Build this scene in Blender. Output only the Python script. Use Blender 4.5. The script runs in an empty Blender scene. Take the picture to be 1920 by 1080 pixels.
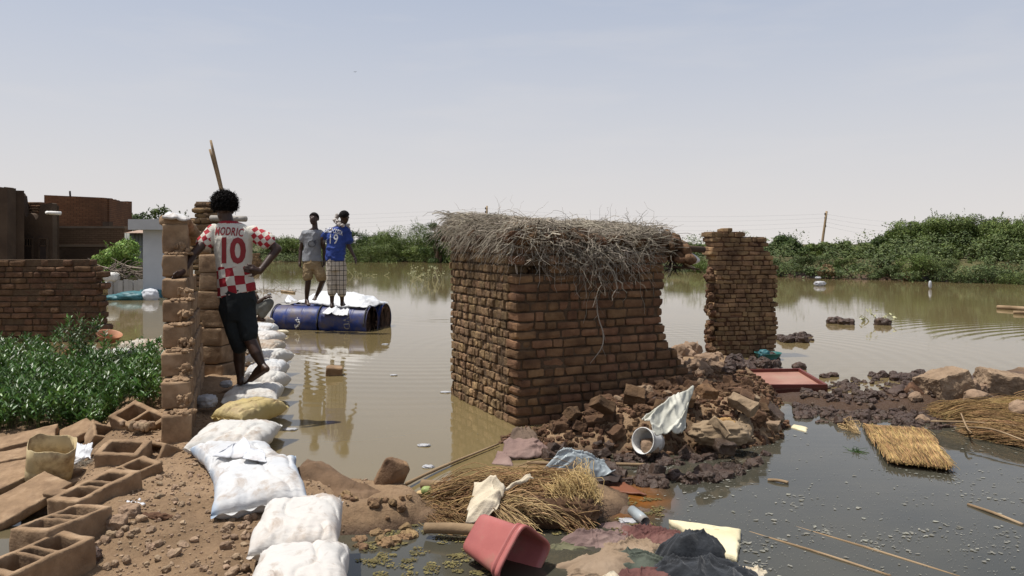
import bpy, math, random
import numpy as np
from mathutils import Vector, Matrix, Euler
from mathutils.bvhtree import BVHTree
R = math.radians
F, HY, CH = 1500.0, 455.0, 1.6      # focal length and horizon row of the photograph (1920 wide), eye height over the water

# ------------------------------------------------------------------ camera
scn = bpy.context.scene
col = scn.collection
cam = bpy.data.cameras.new('camera')
cam.sensor_width = 36; cam.lens = 36 * F / 1920
cam.shift_y = -(540 - HY) / 1920
cam.clip_start = 0.05; cam.clip_end = 3000
cam_o = bpy.data.objects.new('camera', cam); col.objects.link(cam_o)
cam_o.location = (0, 0, CH); cam_o.rotation_euler = (R(90), 0, 0)
scn.camera = cam_o

# ------------------------------------------------------------------ sky and sun
SUN_EL = 71.0
SUN_H = Vector((-1.0, 0.02)).normalized()           # horizontal direction towards the sun: left, a little behind the scene
world = bpy.data.worlds.new('World'); scn.world = world; world.use_nodes = True
nt = world.node_tree; nd = nt.nodes; lk = nt.links
bg = nd['Background']
sky = nd.new('ShaderNodeTexSky'); sky.sky_type = 'NISHITA'; sky.sun_disc = False
sky.sun_elevation = R(SUN_EL); sky.sun_rotation = math.atan2(SUN_H.x, SUN_H.y)
sky.air_density = 1.0; sky.dust_density = 5.0; sky.ozone_density = 1.2; sky.altitude = 300
tc = nd.new('ShaderNodeTexCoord')
sep = nd.new('ShaderNodeSeparateXYZ'); lk.new(tc.outputs['Generated'], sep.inputs[0])
# dusty desert air: a pale veil that is thickest at the horizon
rp = nd.new('ShaderNodeValToRGB'); lk.new(sep.outputs['Z'], rp.inputs[0])
rp.color_ramp.elements[0].position = 0.0; rp.color_ramp.elements[0].color = (0.93,)*3 + (1,)
rp.color_ramp.elements[1].position = 0.75; rp.color_ramp.elements[1].color = (0.25,)*3 + (1,)
e = rp.color_ramp.elements.new(0.30); e.color = (0.62,)*3 + (1,)
vc = nd.new('ShaderNodeValToRGB'); lk.new(sep.outputs['Z'], vc.inputs[0])
vc.color_ramp.elements[0].position = 0.0; vc.color_ramp.elements[0].color = (9.2, 8.75, 8.45, 1)
vc.color_ramp.elements[1].position = 0.35; vc.color_ramp.elements[1].color = (6.7, 7.5, 9.2, 1)
mx = nd.new('ShaderNodeMix'); mx.data_type = 'RGBA'
lk.new(rp.outputs[0], mx.inputs[0]); lk.new(sky.outputs[0], mx.inputs[6]); lk.new(vc.outputs[0], mx.inputs[7])
# a few faint scraps of cloud
cn = nd.new('ShaderNodeTexNoise'); cn.inputs['Scale'].default_value = 3.0; cn.inputs['Detail'].default_value = 7
cm = nd.new('ShaderNodeMapping'); cm.inputs['Scale'].default_value = (1.6, 1.6, 9)
lk.new(tc.outputs['Generated'], cm.inputs[0]); lk.new(cm.outputs[0], cn.inputs['Vector'])
cr = nd.new('ShaderNodeValToRGB'); lk.new(cn.outputs[0], cr.inputs[0])
cr.color_ramp.elements[0].position = 0.52; cr.color_ramp.elements[0].color = (0, 0, 0, 1)
cr.color_ramp.elements[1].position = 0.80; cr.color_ramp.elements[1].color = (0.25, 0.25, 0.25, 1)
mc = nd.new('ShaderNodeMix'); mc.data_type = 'RGBA'; mc.inputs[7].default_value = (8.3, 8.0, 7.9, 1)
lk.new(cr.outputs[0], mc.inputs[0]); lk.new(mx.outputs[2], mc.inputs[6]); lk.new(mc.outputs[2], bg.inputs[0])
bg.inputs[1].default_value = 0.09
sl = bpy.data.lights.new('sun', 'SUN'); sl.energy = 5.0; sl.angle = R(0.5); sl.color = (1.0, 0.965, 0.91)
sun_o = bpy.data.objects.new('sun', sl); col.objects.link(sun_o)
sd = Vector((SUN_H.x * math.cos(R(SUN_EL)), SUN_H.y * math.cos(R(SUN_EL)), math.sin(R(SUN_EL))))
sun_o.rotation_euler = sd.to_track_quat('Z', 'Y').to_euler(); sun_o.location = (-20, 20, 50)
scn.view_settings.view_transform = 'Standard'; scn.view_settings.look = 'None'
scn.view_settings.exposure = 0.0; scn.view_settings.gamma = 1.0
scn.cycles.max_bounces = 8; scn.cycles.transparent_max_bounces = 8

# ------------------------------------------------------------------ helpers
def A(*a): return np.array(a, float)
def G(px, py, z=0.0):
    y = F * (CH - z) / (py - HY); return A((px - 960) * y / F, y, z)
def D(px, py, d): return A((px - 960) * d / F, d, CH - (py - HY) * d / F)
def rng(s): return np.random.RandomState(s)

def _h(i, j, k):
    n = (i * 73856093) ^ (j * 19349663) ^ (k * 83492791); n &= 0x7fffffff
    n = ((n ^ (n >> 13)) * 1274126177) & 0x7fffffff
    n = ((n ^ (n >> 15)) * 668265263) & 0x7fffffff
    return ((n ^ (n >> 16)) & 0xffff) / 32767.5 - 1
def vn(P):
    P = np.asarray(P, float); I = np.floor(P).astype(np.int64); f = P - I; f = f * f * (3 - 2 * f)
    i, j, k = I[..., 0], I[..., 1], I[..., 2]; x, y, z = f[..., 0], f[..., 1], f[..., 2]
    l = lambda a, b, t: a + (b - a) * t
    return l(l(l(_h(i, j, k), _h(i+1, j, k), x), l(_h(i, j+1, k), _h(i+1, j+1, k), x), y),
             l(l(_h(i, j, k+1), _h(i+1, j, k+1), x), l(_h(i, j+1, k+1), _h(i+1, j+1, k+1), x), y), z)
def fbm(P, s=1.0, o=4, seed=0):
    P = np.asarray(P, float) * s + seed * 17.31; a = 1.0; t = 0; n = 0
    for q in range(o): t = t + a * vn(P); n += a; a *= 0.5; P = P * 2.03 + 5.7
    return t / n
def sst(t): t = np.clip(t, 0, 1); return t * t * (3 - 2 * t)
def unit(v): v = np.asarray(v, float); return v / (np.linalg.norm(v, axis=-1, keepdims=True) + 1e-9)
def rotm(yaw=0, pitch=0, roll=0): return np.array(Euler((R(pitch), R(roll), R(yaw)), 'XYZ').to_matrix())

def wloc(o):
    v = np.zeros(3)
    while o is not None: v = v + np.array(o.location); o = o.parent
    return v

class MB:
    def __init__(s): s.v = []; s.f = []; s.n = 0
    def add(s, V, Fc, m=0):
        V = np.asarray(V, float).reshape(-1, 3); Fc = np.asarray(Fc, int)
        s.v.append(V); s.f.append((Fc + s.n, m)); s.n += len(V)
    def mesh(s, name, off, smooth=True):
        V = np.concatenate(s.v) - off; me = bpy.data.meshes.new(name)
        me.vertices.add(len(V)); me.vertices.foreach_set('co', V.astype(np.float32).ravel())
        loops = np.concatenate([f.ravel() for f, m in s.f]); cnt = np.concatenate([np.full(len(f), f.shape[1]) for f, m in s.f])
        mi = np.concatenate([np.full(len(f), m) if np.isscalar(m) else np.asarray(m) for f, m in s.f])
        st = np.concatenate([[0], np.cumsum(cnt)[:-1]])
        me.loops.add(len(loops)); me.loops.foreach_set('vertex_index', loops.astype(np.int32))
        me.polygons.add(len(cnt)); me.polygons.foreach_set('loop_start', st.astype(np.int32))
        me.polygons.foreach_set('material_index', mi.astype(np.int32))
        me.polygons.foreach_set('use_smooth', np.full(len(cnt), smooth))
        me.update(calc_edges=True); me.validate(); return me
    def build(s, name, mats, parent=None, label=None, cat=None, group=None, kind=None, smooth=True, loc=None, solid=0, sub=0):
        V = np.concatenate(s.v)
        if loc is None:
            lo, hi = V.min(0), V.max(0); loc = A((lo[0]+hi[0])/2, (lo[1]+hi[1])/2, lo[2])
        if parent is not None: loc = wloc(parent)
        me = s.mesh(name, np.asarray(loc, float), smooth)
        o = bpy.data.objects.new(name, me); col.objects.link(o)
        if parent is not None: o.parent = parent
        else: o.location = loc
        for m in (mats if isinstance(mats, (list, tuple)) else [mats]): me.materials.append(m)
        if solid: q = o.modifiers.new('s', 'SOLIDIFY'); q.thickness = solid; q.offset = 0
        if sub: q = o.modifiers.new('u', 'SUBSURF'); q.levels = sub; q.render_levels = sub
        tag(o, label, cat, group, kind); return o
def tag(o, label=None, cat=None, group=None, kind=None):
    if label: o['label'] = label
    if cat: o['category'] = cat
    if group: o['group'] = group
    if kind: o['kind'] = kind
    return o
def thing(name, loc, label, cat, group=None):
    o = bpy.data.objects.new(name, None); col.objects.link(o); o.location = loc; o.empty_display_size = 0.1
    return tag(o, label, cat, group)

_bg = {}
def boxgrid(n):
    if n in _bg: return _bg[n]
    idx = {}; V = []; Q = []
    def vi(p):
        if p not in idx: idx[p] = len(V); V.append([2 * c / n - 1 for c in p])
        return idx[p]
    for ax in range(3):
        b, c = (ax + 1) % 3, (ax + 2) % 3
        for sd_ in (0, n):
            for i in range(n):
                for j in range(n):
                    q = []
                    for (di, dj) in ((0, 0), (1, 0), (1, 1), (0, 1)):
                        p = [0, 0, 0]; p[ax] = sd_; p[b] = i + di; p[c] = j + dj; q.append(vi(tuple(p)))
                    Q.append(q if sd_ else q[::-1])
    _bg[n] = (np.array(V), np.array(Q)); return _bg[n]
def lump(mb, c, half, M=None, q=6, n=3, amp=0.1, fr=1.5, seed=0, m=0, cuts=0, cd=(.62, .95)):
    """rounded box (q large) or boulder (q about 2.5) with noise; amp is relative to the mean half size"""
    V, Q = boxgrid(n)
    V = V / ((np.abs(V) ** q).sum(1) ** (1 / q))[:, None]
    half = np.asarray(half, float)
    if cuts:      # broken faces: flatten against random planes
        rr_ = rng(int(abs(seed) * 13.7) % 99991); pn = unit(rr_.randn(cuts, 3)); pd = rr_.uniform(cd[0], cd[1], cuts) * (np.abs(pn) ** 1.2).sum(1) ** .6
        for nn_, d_ in zip(pn, pd):
            e = V @ nn_ - d_; V = V - np.outer(np.clip(e, 0, None), nn_)
    if amp:
        P = V * half / half.mean() * fr + seed * 7.13
        d = np.stack([fbm(P + k * 31.7, 1, 2 if n < 6 else 4) for k in range(3)], 1); V = V + d * amp * half.mean() / half
    V = V * half
    if M is not None: V = V @ M.T
    mb.add(V + c, Q, m)
def rbrick(mb, c, half, M=None, r=.01, n=5, amp=.004, fr=14, seed=0, m=0, chip=0):
    """box with arrises rounded by a fixed radius, worn by noise (amp in metres); chip: random corners broken off"""
    V, Q = boxgrid(n); half = np.asarray(half, float); r = min(r, half.min() * .6); k = 1.5 * r / half
    ax_ = np.abs(V); inner = (ax_ < .999); t = ax_ / (1 - 2 / n); P = np.where(inner, np.sign(V) * np.where(t > .99, 1 - k, t * (1 - k) * .98), V) * half
    core = np.clip(P, -(half - r), half - r); P = core + r * unit(P - core)
    if chip:
        rr_ = rng(int(abs(seed) * 17.3) % 99991)
        for _ in range(chip):
            nn_ = unit(rr_.randn(3) * A(1, .6, 1)); e = P @ nn_ - (np.abs(nn_ * half).sum() * rr_.uniform(.80, .98)); P = P - np.outer(np.clip(e, 0, None), nn_)
    P = P + amp * np.stack([fbm(P * fr + seed * 7.13 + q * 31.7, 1, 3) for q in range(3)], 1) * 1.6
    if M is not None: P = P @ M.T
    mb.add(P + c, Q, m)
def box(mb, lo, hi, M=None, o=(0, 0, 0), m=0):
    V, Q = boxgrid(1); lo = A(*lo); hi = A(*hi); V = (lo + hi) / 2 + V * (hi - lo) / 2
    if M is not None: V = V @ M.T
    mb.add(V + A(*o), Q, m)
def tubes(mb, P, rad, k=3, caps=False, m=0, seed=1):
    """P (N,S,3) centre lines, rad (N,S)"""
    P = np.asarray(P, float)
    if P.ndim == 2: P = P[None]
    N, S, _ = P.shape; rad = np.broadcast_to(np.asarray(rad, float), (N, S))
    T = unit(np.gradient(P, axis=1)); ref = unit(rng(seed).randn(N, 1, 3)) * np.ones((1, S, 1))
    n1 = unit(np.cross(T, ref)); n2 = np.cross(T, n1)
    a = np.arange(k) / k * 2 * math.pi
    V = P[:, :, None] + rad[..., None, None] * (n1[:, :, None] * np.cos(a)[:, None] + n2[:, :, None] * np.sin(a)[:, None])
    i = np.arange(N)[:, None, None] * S * k; j = np.arange(S - 1)[None, :, None] * k; c = np.arange(k)[None, None]
    c2 = (c + 1) % k
    Fq = np.stack([i + j + c, i + j + c2, i + j + k + c2, i + j + k + c], -1).reshape(-1, 4)
    mb.add(V.reshape(-1, 3), Fq, m)
    if caps:
        b = mb.n - N * S * k
        for n in range(N):
            for s_, rev in ((0, 1), (S - 1, 0)):
                r = [b + n * S * k + s_ * k + c for c in range(k)]
                if rev: r = r[::-1]
                mb.f.append((np.array([r]), m))
def spline(pts, n):
    """smooth resample of a polyline (Catmull-Rom); pts (K,D)"""
    p = np.asarray(pts, float); K = len(p)
    if K == 2: t = np.linspace(0, 1, n)[:, None]; return p[0] * (1 - t) + p[1] * t
    e = np.concatenate([[2*p[0]-p[1]], p, [2*p[-1]-p[-2]]])
    u = np.linspace(0, K - 1 - 1e-6, n); i = u.astype(int); t = (u - i)[:, None]
    a, b, c, d = e[i], e[i+1], e[i+2], e[i+3]
    return 0.5 * (2*b + (c-a)*t + (2*a-5*b+4*c-d)*t*t + (3*b-a-3*c+d)*t**3)
def tube(mb, pts, r, n=12, k=8, m=0, caps=True, wob=0, seed=0):
    P = spline(pts, n)
    rr = np.interp(np.linspace(0, 1, n), np.linspace(0, 1, len(r)), r) if hasattr(r, '__len__') else np.full(n, r)
    if wob: rr = rr * (1 + wob * fbm(P, 9, 2, seed))
    tubes(mb, P, rr, k, caps, m)
def loft(mb, rings, k=20, m=0, cap=True):
    """rings: list of (k,3) arrays or (centre, ux, uy) tuples of half axes"""
    a = np.arange(k) / k * 2 * math.pi; V = []
    for r in rings:
        V.append(r if isinstance(r, np.ndarray) else A(*r[0]) + np.outer(np.cos(a), r[1]) + np.outer(np.sin(a), r[2]))
    b = mb.n; n = len(V); i = np.arange(n - 1)[:, None] * k; c = np.arange(k)[None]; c2 = (c + 1) % k
    mb.add(np.concatenate(V), np.stack([i + c, i + c2, i + k + c2, i + k + c], -1).reshape(-1, 4), m)
    if cap:
        mb.f.append((np.array([[b + c for c in range(k)][::-1]]), m))
        mb.f.append((np.array([[b + (n-1)*k + c for c in range(k)]]), m))
def grid(mb, P, m=0):
    """P (ny,nx,3)"""
    ny, nx, _ = P.shape; i = np.arange(ny - 1)[:, None] * nx; j = np.arange(nx - 1)[None]
    mb.add(P.reshape(-1, 3), np.stack([i + j, i + j + 1, i + j + nx + 1, i + j + nx], -1).reshape(-1, 4), m)
def leaves(mb, C, Dr, L, W, seed=0, m=0, nrm=None):
    """rhombic leaves: centre, direction, length, width"""
    N = len(C); Dr = unit(Dr)
    if nrm is None: s = unit(np.cross(Dr, unit(rng(seed).randn(N, 3))))
    else: nrm = unit(nrm); Dr = unit(Dr - nrm * (Dr * nrm).sum(1, keepdims=True)); s = np.cross(nrm, Dr)
    L = np.broadcast_to(L, N)[:, None]; W = np.broadcast_to(W, N)[:, None]
    V = np.stack([C - Dr * L * .5, C + s * W * .5, C + Dr * L * .5, C - s * W * .5], 1)
    mb.add(V.reshape(-1, 3), np.arange(N * 4).reshape(N, 4), m)

# ---- materials
def hexc(h): return tuple(((int(h[i:i+2], 16) / 255 + .055) / 1.055) ** 2.4 if int(h[i:i+2], 16) > 10 else int(h[i:i+2], 16) / 255 / 12.92 for i in (0, 2, 4))
class NT:
    def __init__(s, m): m.use_nodes = True; s.t = m.node_tree; s.n = s.t.nodes; s.l = s.t.links; s.p = s.n['Principled BSDF']
    def new(s, t, **k):
        n = s.n.new('ShaderNode' + t)
        for a, b in k.items(): setattr(n, a, b)
        return n
    def noise(s, vec, sc, det=6, rough=.55, dist=0, stretch=None):
        n = s.new('TexNoise'); n.inputs['Scale'].default_value = sc; n.inputs['Detail'].default_value = det
        n.inputs['Roughness'].default_value = rough; n.inputs['Distortion'].default_value = dist
        if stretch:
            mp = s.new('Mapping'); mp.inputs['Scale'].default_value = stretch; s.l.new(vec, mp.inputs[0]); vec = mp.outputs[0]
        s.l.new(vec, n.inputs['Vector']); return n.outputs[0]
    def ramp(s, fac, stops):
        r = s.new('ValToRGB'); s.l.new(fac, r.inputs[0]); el = r.color_ramp.elements
        while len(el) < len(stops): el.new(.5)
        for e_, (p_, c_) in zip(el, stops):
            e_.position = p_; e_.color = (c_,)*3 + (1,) if not hasattr(c_, '__len__') else tuple(c_) + (1,)
        return r.outputs[0]
    def mix(s, f, a, b, mode='MIX'):
        x = s.new('Mix', data_type='RGBA', blend_type=mode)
        for i, v in ((0, f), (6, a), (7, b)):
            if hasattr(v, 'is_output'): s.l.new(v, x.inputs[i])
            else: x.inputs[i].default_value = v if i == 0 else tuple(v) + (1,)
        return x.outputs[2]
    def math(s, op, a, b=0.0, clamp=False):
        x = s.new('Math', operation=op); x.use_clamp = clamp
        for i, v in ((0, a), (1, b)):
            if hasattr(v, 'is_output'): s.l.new(v, x.inputs[i])
            else: x.inputs[i].default_value = v
        return x.outputs[0]
    def bump(s, h, st=.3, d=.01, prev=None):
        b = s.new('Bump'); b.inputs['Strength'].default_value = st; b.inputs['Distance'].default_value = d
        s.l.new(h, b.inputs['Height'])
        if prev is not None: s.l.new(prev, b.inputs['Normal'])
        return b.outputs[0]
SAT = .95
def desat(c, f): g = .3 * c[0] + .55 * c[1] + .15 * c[2]; return tuple(g + (x - g) * f for x in c)
def mat(name, cols, scale=4, rough=.9, bump=.4, bs=60, bd=.006, isl=0, dirt=None, spec=.3, stretch=None, det=7, sss=0, trans=0, metal=0, sheen=0):
    """cols: 1-3 colours; isl: brightness spread between loose pieces; dirt: (colour, scale, lo, hi)"""
    m = bpy.data.materials.new(name); t = NT(m); co = t.new('TexCoord').outputs['Object']
    cols = [desat(hexc(c) if isinstance(c, str) else c, SAT) for c in cols]
    if len(cols) == 1: cols = [tuple(x * .88 for x in cols[0]), tuple(min(1, x * 1.1) for x in cols[0])]
    n = t.noise(co, scale, det, stretch=stretch)
    st = [(.3 + .4 * i / (len(cols) - 1), c) for i, c in enumerate(cols)]
    c = t.ramp(n, st)
    if isl:
        g = t.new('NewGeometry').outputs['Random Per Island']
        mr = t.new('MapRange'); mr.inputs['To Min'].default_value = 1 - isl; mr.inputs['To Max'].default_value = 1 + isl
        t.l.new(g, mr.inputs[0])
        h = t.new('HueSaturation'); t.l.new(c, h.inputs['Color']); t.l.new(mr.outputs[0], h.inputs['Value'])
        mr2 = t.new('MapRange'); mr2.inputs['To Min'].default_value = .5 - isl * .04; mr2.inputs['To Max'].default_value = .5 + isl * .04
        t.l.new(t.math('FRACT', t.math('MULTIPLY', g, 7.3)), mr2.inputs[0]); t.l.new(mr2.outputs[0], h.inputs['Hue']); c = h.outputs[0]
    if dirt:
        dc = hexc(dirt[0]) if isinstance(dirt[0], str) else dirt[0]
        f = t.ramp(t.noise(co, dirt[1], 8, .65), [(dirt[2], 0.0), (dirt[3], 1.0)]); c = t.mix(f, c, dc)
    t.l.new(c, t.p.inputs['Base Color']); t.p.inputs['Roughness'].default_value = rough
    t.p.inputs['Specular IOR Level'].default_value = spec; t.p.inputs['Metallic'].default_value = metal
    if sheen: t.p.inputs['Sheen Weight'].default_value = sheen
    if bump: t.l.new(t.bump(t.noise(co, bs, 5, .65), bump, bd, t.bump(t.noise(co, bs * .28, 5, .65), bump * .8, bd * 2.5)), t.p.inputs['Normal'])
    if trans:
        tr = t.new('BsdfTranslucent'); t.l.new(c, tr.inputs[0]); ms = t.new('MixShader'); ms.inputs[0].default_value = trans
        t.l.new(t.p.outputs[0], ms.inputs[1]); t.l.new(tr.outputs[0], ms.inputs[2]); t.l.new(ms.outputs[0], t.n['Material Output'].inputs[0])
    return m

# ------------------------------------------------------------------ materials shared by the setting
M = {}
def soil_mat():
    m = bpy.data.materials.new('soil'); t = NT(m); co = t.new('TexCoord').outputs['Object']
    c = t.ramp(t.noise(co, 1.3, 9, .6), [(.3, hexc('6e5a44')), (.5, hexc('887056')), (.7, hexc('9c8368'))])
    c = t.mix(t.ramp(t.noise(co, 26, 6, .7), [(.45, 0.0), (.75, .5)]), c, hexc('5f4835'))
    sp = t.new('SeparateXYZ'); t.l.new(co, sp.inputs[0])
    gr = t.ramp(t.math('MULTIPLY', sp.outputs[1], .02), [(.52, 0.0), (.60, .85)]); c = t.mix(gr, c, hexc('474a2a'))   # the far bank is grown over
    z = t.math('ADD', sp.outputs[2], t.math('MULTIPLY', t.math('SUBTRACT', t.noise(co, 5, 5), .5), .09))
    rt = t.ramp(t.math('MULTIPLY', sp.outputs[0], .1), [(.245, 0.0), (.27, .17)])   # the right hand ridge is soaked through
    wet = t.ramp(t.math('SUBTRACT', t.math('ADD', t.math('MULTIPLY', z, 4.0), .5), t.math('MULTIPLY', rt, 4.0)), [(.50, 1.0), (.78, 0.0)])   # mud soaked just above the waterline
    c = t.mix(wet, c, hexc('4a3728'))
    t.l.new(c, t.p.inputs['Base Color'])
    t.l.new(t.ramp(wet, [(0, .95), (1, .45)]), t.p.inputs['Roughness']); t.p.inputs['Specular IOR Level'].default_value = .25
    b = t.bump(t.noise(co, 14, 8, .7), .9, .03); b = t.bump(t.noise(co, 90, 6, .7), .7, .008, b); t.l.new(b, t.p.inputs['Normal'])
    return m
def water_mat():
    m = bpy.data.materials.new('flood_water'); t = NT(m); co = t.new('TexCoord').outputs['Object']
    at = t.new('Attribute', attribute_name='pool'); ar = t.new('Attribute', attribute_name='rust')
    c = t.ramp(t.noise(co, .25, 4), [(.3, hexc('6a5d3f')), (.7, hexc('736547'))])
    pc = t.ramp(t.noise(co, .9, 5), [(.35, hexc('3a3931')), (.7, hexc('48453a'))])
    c = t.mix(at.outputs['Fac'], c, pc)
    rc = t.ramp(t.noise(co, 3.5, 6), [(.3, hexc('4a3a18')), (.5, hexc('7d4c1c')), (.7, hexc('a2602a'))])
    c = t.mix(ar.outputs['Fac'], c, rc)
    t.l.new(c, t.p.inputs['Base Color']); t.p.inputs['Roughness'].default_value = .045; t.p.inputs['IOR'].default_value = 1.333
    t.p.inputs['Specular IOR Level'].default_value = .5
    mk = t.ramp(t.noise(co, .11, 2), [(.42, .03), (.62, 1.0)])
    w1 = t.noise(co, 1.0, 2, .5, .3, (.55, 5.5, 1)); w2 = t.noise(co, 1.0, 3, .5, .2, (2.5, 12, 1))
    far = t.math('MULTIPLY', mk, t.math('ADD', w1, t.math('MULTIPLY', w2, .35)))
    calm = t.noise(co, 2.2, 2, .4, 0, (1, 1.6, 1))
    # ripple rings spreading in the open water behind the wall stub and beside the raft
    b = t.bump(far, .045, .05); b = t.bump(calm, .035, .02, b)
    for cx, cy, r1 in ((11.5, 9.5, 9.0), (2.6, 11.6, 5.0), (-1.2, 13.0, 6.0)):
        mp = t.new('Mapping'); mp.inputs['Location'].default_value = (-cx, -cy, 0); t.l.new(co, mp.inputs[0])
        wv = t.new('TexWave', wave_type='RINGS', rings_direction='Z'); wv.inputs['Scale'].default_value = 1.1
        wv.inputs['Distortion'].default_value = 1.4; wv.inputs['Detail'].default_value = 2; wv.inputs['Detail Scale'].default_value = .7
        t.l.new(mp.outputs[0], wv.inputs['Vector'])
        ln = t.new('VectorMath', operation='LENGTH'); t.l.new(mp.outputs[0], ln.inputs[0])
        fade = t.ramp(t.math('DIVIDE', ln.outputs['Value'], r1), [(0.25, 0.0), (.55, 1.0), (1.0, 0.0)])
        b = t.bump(t.math('MULTIPLY', wv.outputs[0], fade), .08, .02, b)
    t.l.new(b, t.p.inputs['Normal']); return m
M['soil'] = soil_mat(); M['water'] = water_mat()
M['mudbrick'] = mat('mudbrick', ['5c4733', '7c6347', '9a7d58'], 6, .95, .7, 45, .012, .22)
M['mudbrick_red'] = mat('mudbrick_red', ['583f2c', '73543a', '886748'], 6, .95, .6, 45, .01, .2)
M['mortar'] = mat('mortar', ['4c3a2a', '62503c'], 9, .97, .8, 40, .015)
M['brick_far'] = mat('brick_far', ['6a4c36', '84624a'], 3, .95, .4, 30, .01, .16)
M['block'] = mat('earth_block', ['745d46', '8c7256', 'a2886b'], 7, .95, .6, 70, .006, 0, ('5e4836', 5, .5, .75))
M['clod'] = mat('mud_clod', ['432f20', '5e4530', '7c6046'], 6, .95, .8, 55, .01, .25)
M['clod_wet'] = mat('wet_mud', ['34271b', '48362a', '5c4a38'], 7, .55, .8, 50, .01, .2, spec=.4)
M['clod_dry'] = mat('dry_mud', ['74604b', '8f7860', 'a18a70'], 6, .95, .8, 50, .01, .18)

# ------------------------------------------------------------------ ground
RIDGES = [  # polylines of (x, y, height, flat half width, falloff)
    [(-1.5, 1.2, .12, .50, .5), (-1.5, 3.5, .14, .50, .45), (-1.95, 4.7, .19, .42, .4), (-2.4, 5.7, .22, .4, .35), (-2.85, 7.0, .2, .42, .35), (-3.3, 8.5, .18, .5, .4), (-3.9, 10.5, .16, .5, .5), (-4.7, 12.8, .12, .45, .5), (-5.3, 15.5, .1, .3, .6)],
    [(-3.4, 5.7, .05, .5, .5), (-4.6, 6.2, .05, .8, .6), (-6.5, 8.2, .05, 2.2, 1.0), (-9, 8.5, .04, 2.5, 1.0)],
    [(-5.4, 11.2, .02, .5, .6), (-7.5, 11.8, -.02, .8, .8), (-14, 12.3, -.02, 1.0, .8)],
    [(-1.15, 4.75, .17, .2, .35), (-.85, 4.75, .12, .2, .3), (-.6, 4.75, .03, .15, .2)],
    [(-.45, 4.75, .02, .1, .25), (.35, 5.0, .045, .25, .35), (.75, 5.4, .0, .1, .35)],
    [(.1, 6.45, .02, .12, .25), (.5, 6.45, .12, .15, .4), (1.0, 6.55, .28, .2, .45), (1.7, 6.85, .27, .22, .5), (2.15, 7.1, .10, .1, .4)],
    [(1.7, 7.2, .3, .3, .4), (2.1, 8.2, .25, .25, .5), (2.2, 9.2, .3, .25, .5), (2.6, 10.0, .05, .25, .4), (3.2, 10.3, .02, .2, .35)],
    [(2.75, 8.3, .02, .1, .25), (3.3, 7.9, .07, .2, .3), (4.0, 7.9, .12, .25, .35), (4.8, 8.2, .16, .3, .4), (6.5, 8.6, .2, .6, .5), (12, 9.5, .2, 1, .6)],
    [(4.35, 7.25, .03, .1, .25), (5.2, 7.1, .08, .25, .35), (8, 7.2, .1, .5, .4)],
    [(-30, 30, .35, 9, 3), (-22, 27, .3, 5, 2)],
]
SHX = [-400, -60, -28, -12, -5, 0, 6, 9, 12, 20, 60, 400]; SHY = [75, 72, 68, 68, 66, 62, 54, 46, 39.5, 31.5, 29, 29]
def gheight(x, y, rough=True):
    h = np.full(np.shape(x), -.7)
    for rd in RIDGES:
        for a, b in zip(rd[:-1], rd[1:]):
            dx, dy = b[0] - a[0], b[1] - a[1]
            t = np.clip(((x - a[0]) * dx + (y - a[1]) * dy) / (dx * dx + dy * dy), 0, 1)
            d = np.hypot(x - a[0] - t * dx, y - a[1] - t * dy); H = a[2] + t * (b[2] - a[2])
            w = a[3] + t * (b[3] - a[3]); fo = a[4] + t * (b[4] - a[4])
            h = np.maximum(h, -.7 + (H + .7) * sst(1 - (d - w) / (fo * 2.2)) )
    sy = np.interp(x, SHX, SHY) + 1.2 * vn(np.stack([x * .3, y * 0, y * 0], -1))
    h = np.maximum(h, -.7 + 1.5 * sst((y - sy + 2.5) / 5.5))
    if rough:
        P = np.stack([x, y, x * 0], -1); near = np.clip(14 / (y + 6), 0, 1)
        h = h + near * (.05 * fbm(P, 1.7, 4) + .028 * np.abs(fbm(P, 6, 4, 3)) + .012 * fbm(P, 20, 3, 5))
    return h
def gz(x, y): return float(gheight(np.array([x * 1.0]), np.array([y * 1.0]))[0])
def axis(segs):
    out = []
    for a, b, st in segs: out += list(np.arange(a, b, st))
    return np.array(out)
def ground():
    xs = axis([(-400, -60, 40), (-60, -16, 2), (-16, -7, .3), (-7, -4, .09), (-4, -.2, .025), (-.2, 3.2, .04), (3.2, 7, .05), (7, 24, .5), (24, 60, 3), (60, 401, 40)])
    ys = axis([(-30, 1.5, 2), (1.5, 3, .1), (3, 6, .025), (6, 9.5, .045), (9.5, 16, .12), (16, 80, 1.0), (80, 420, 30)])
    X, Y = np.meshgrid(xs, ys); mb = MB(); grid(mb, np.stack([X, Y, gheight(X, Y)], -1))
    mb.build('ground', M['soil'], kind='structure', loc=(0, 0, 0), label='brown mud and soil of the flooded banks')
ground()
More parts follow.
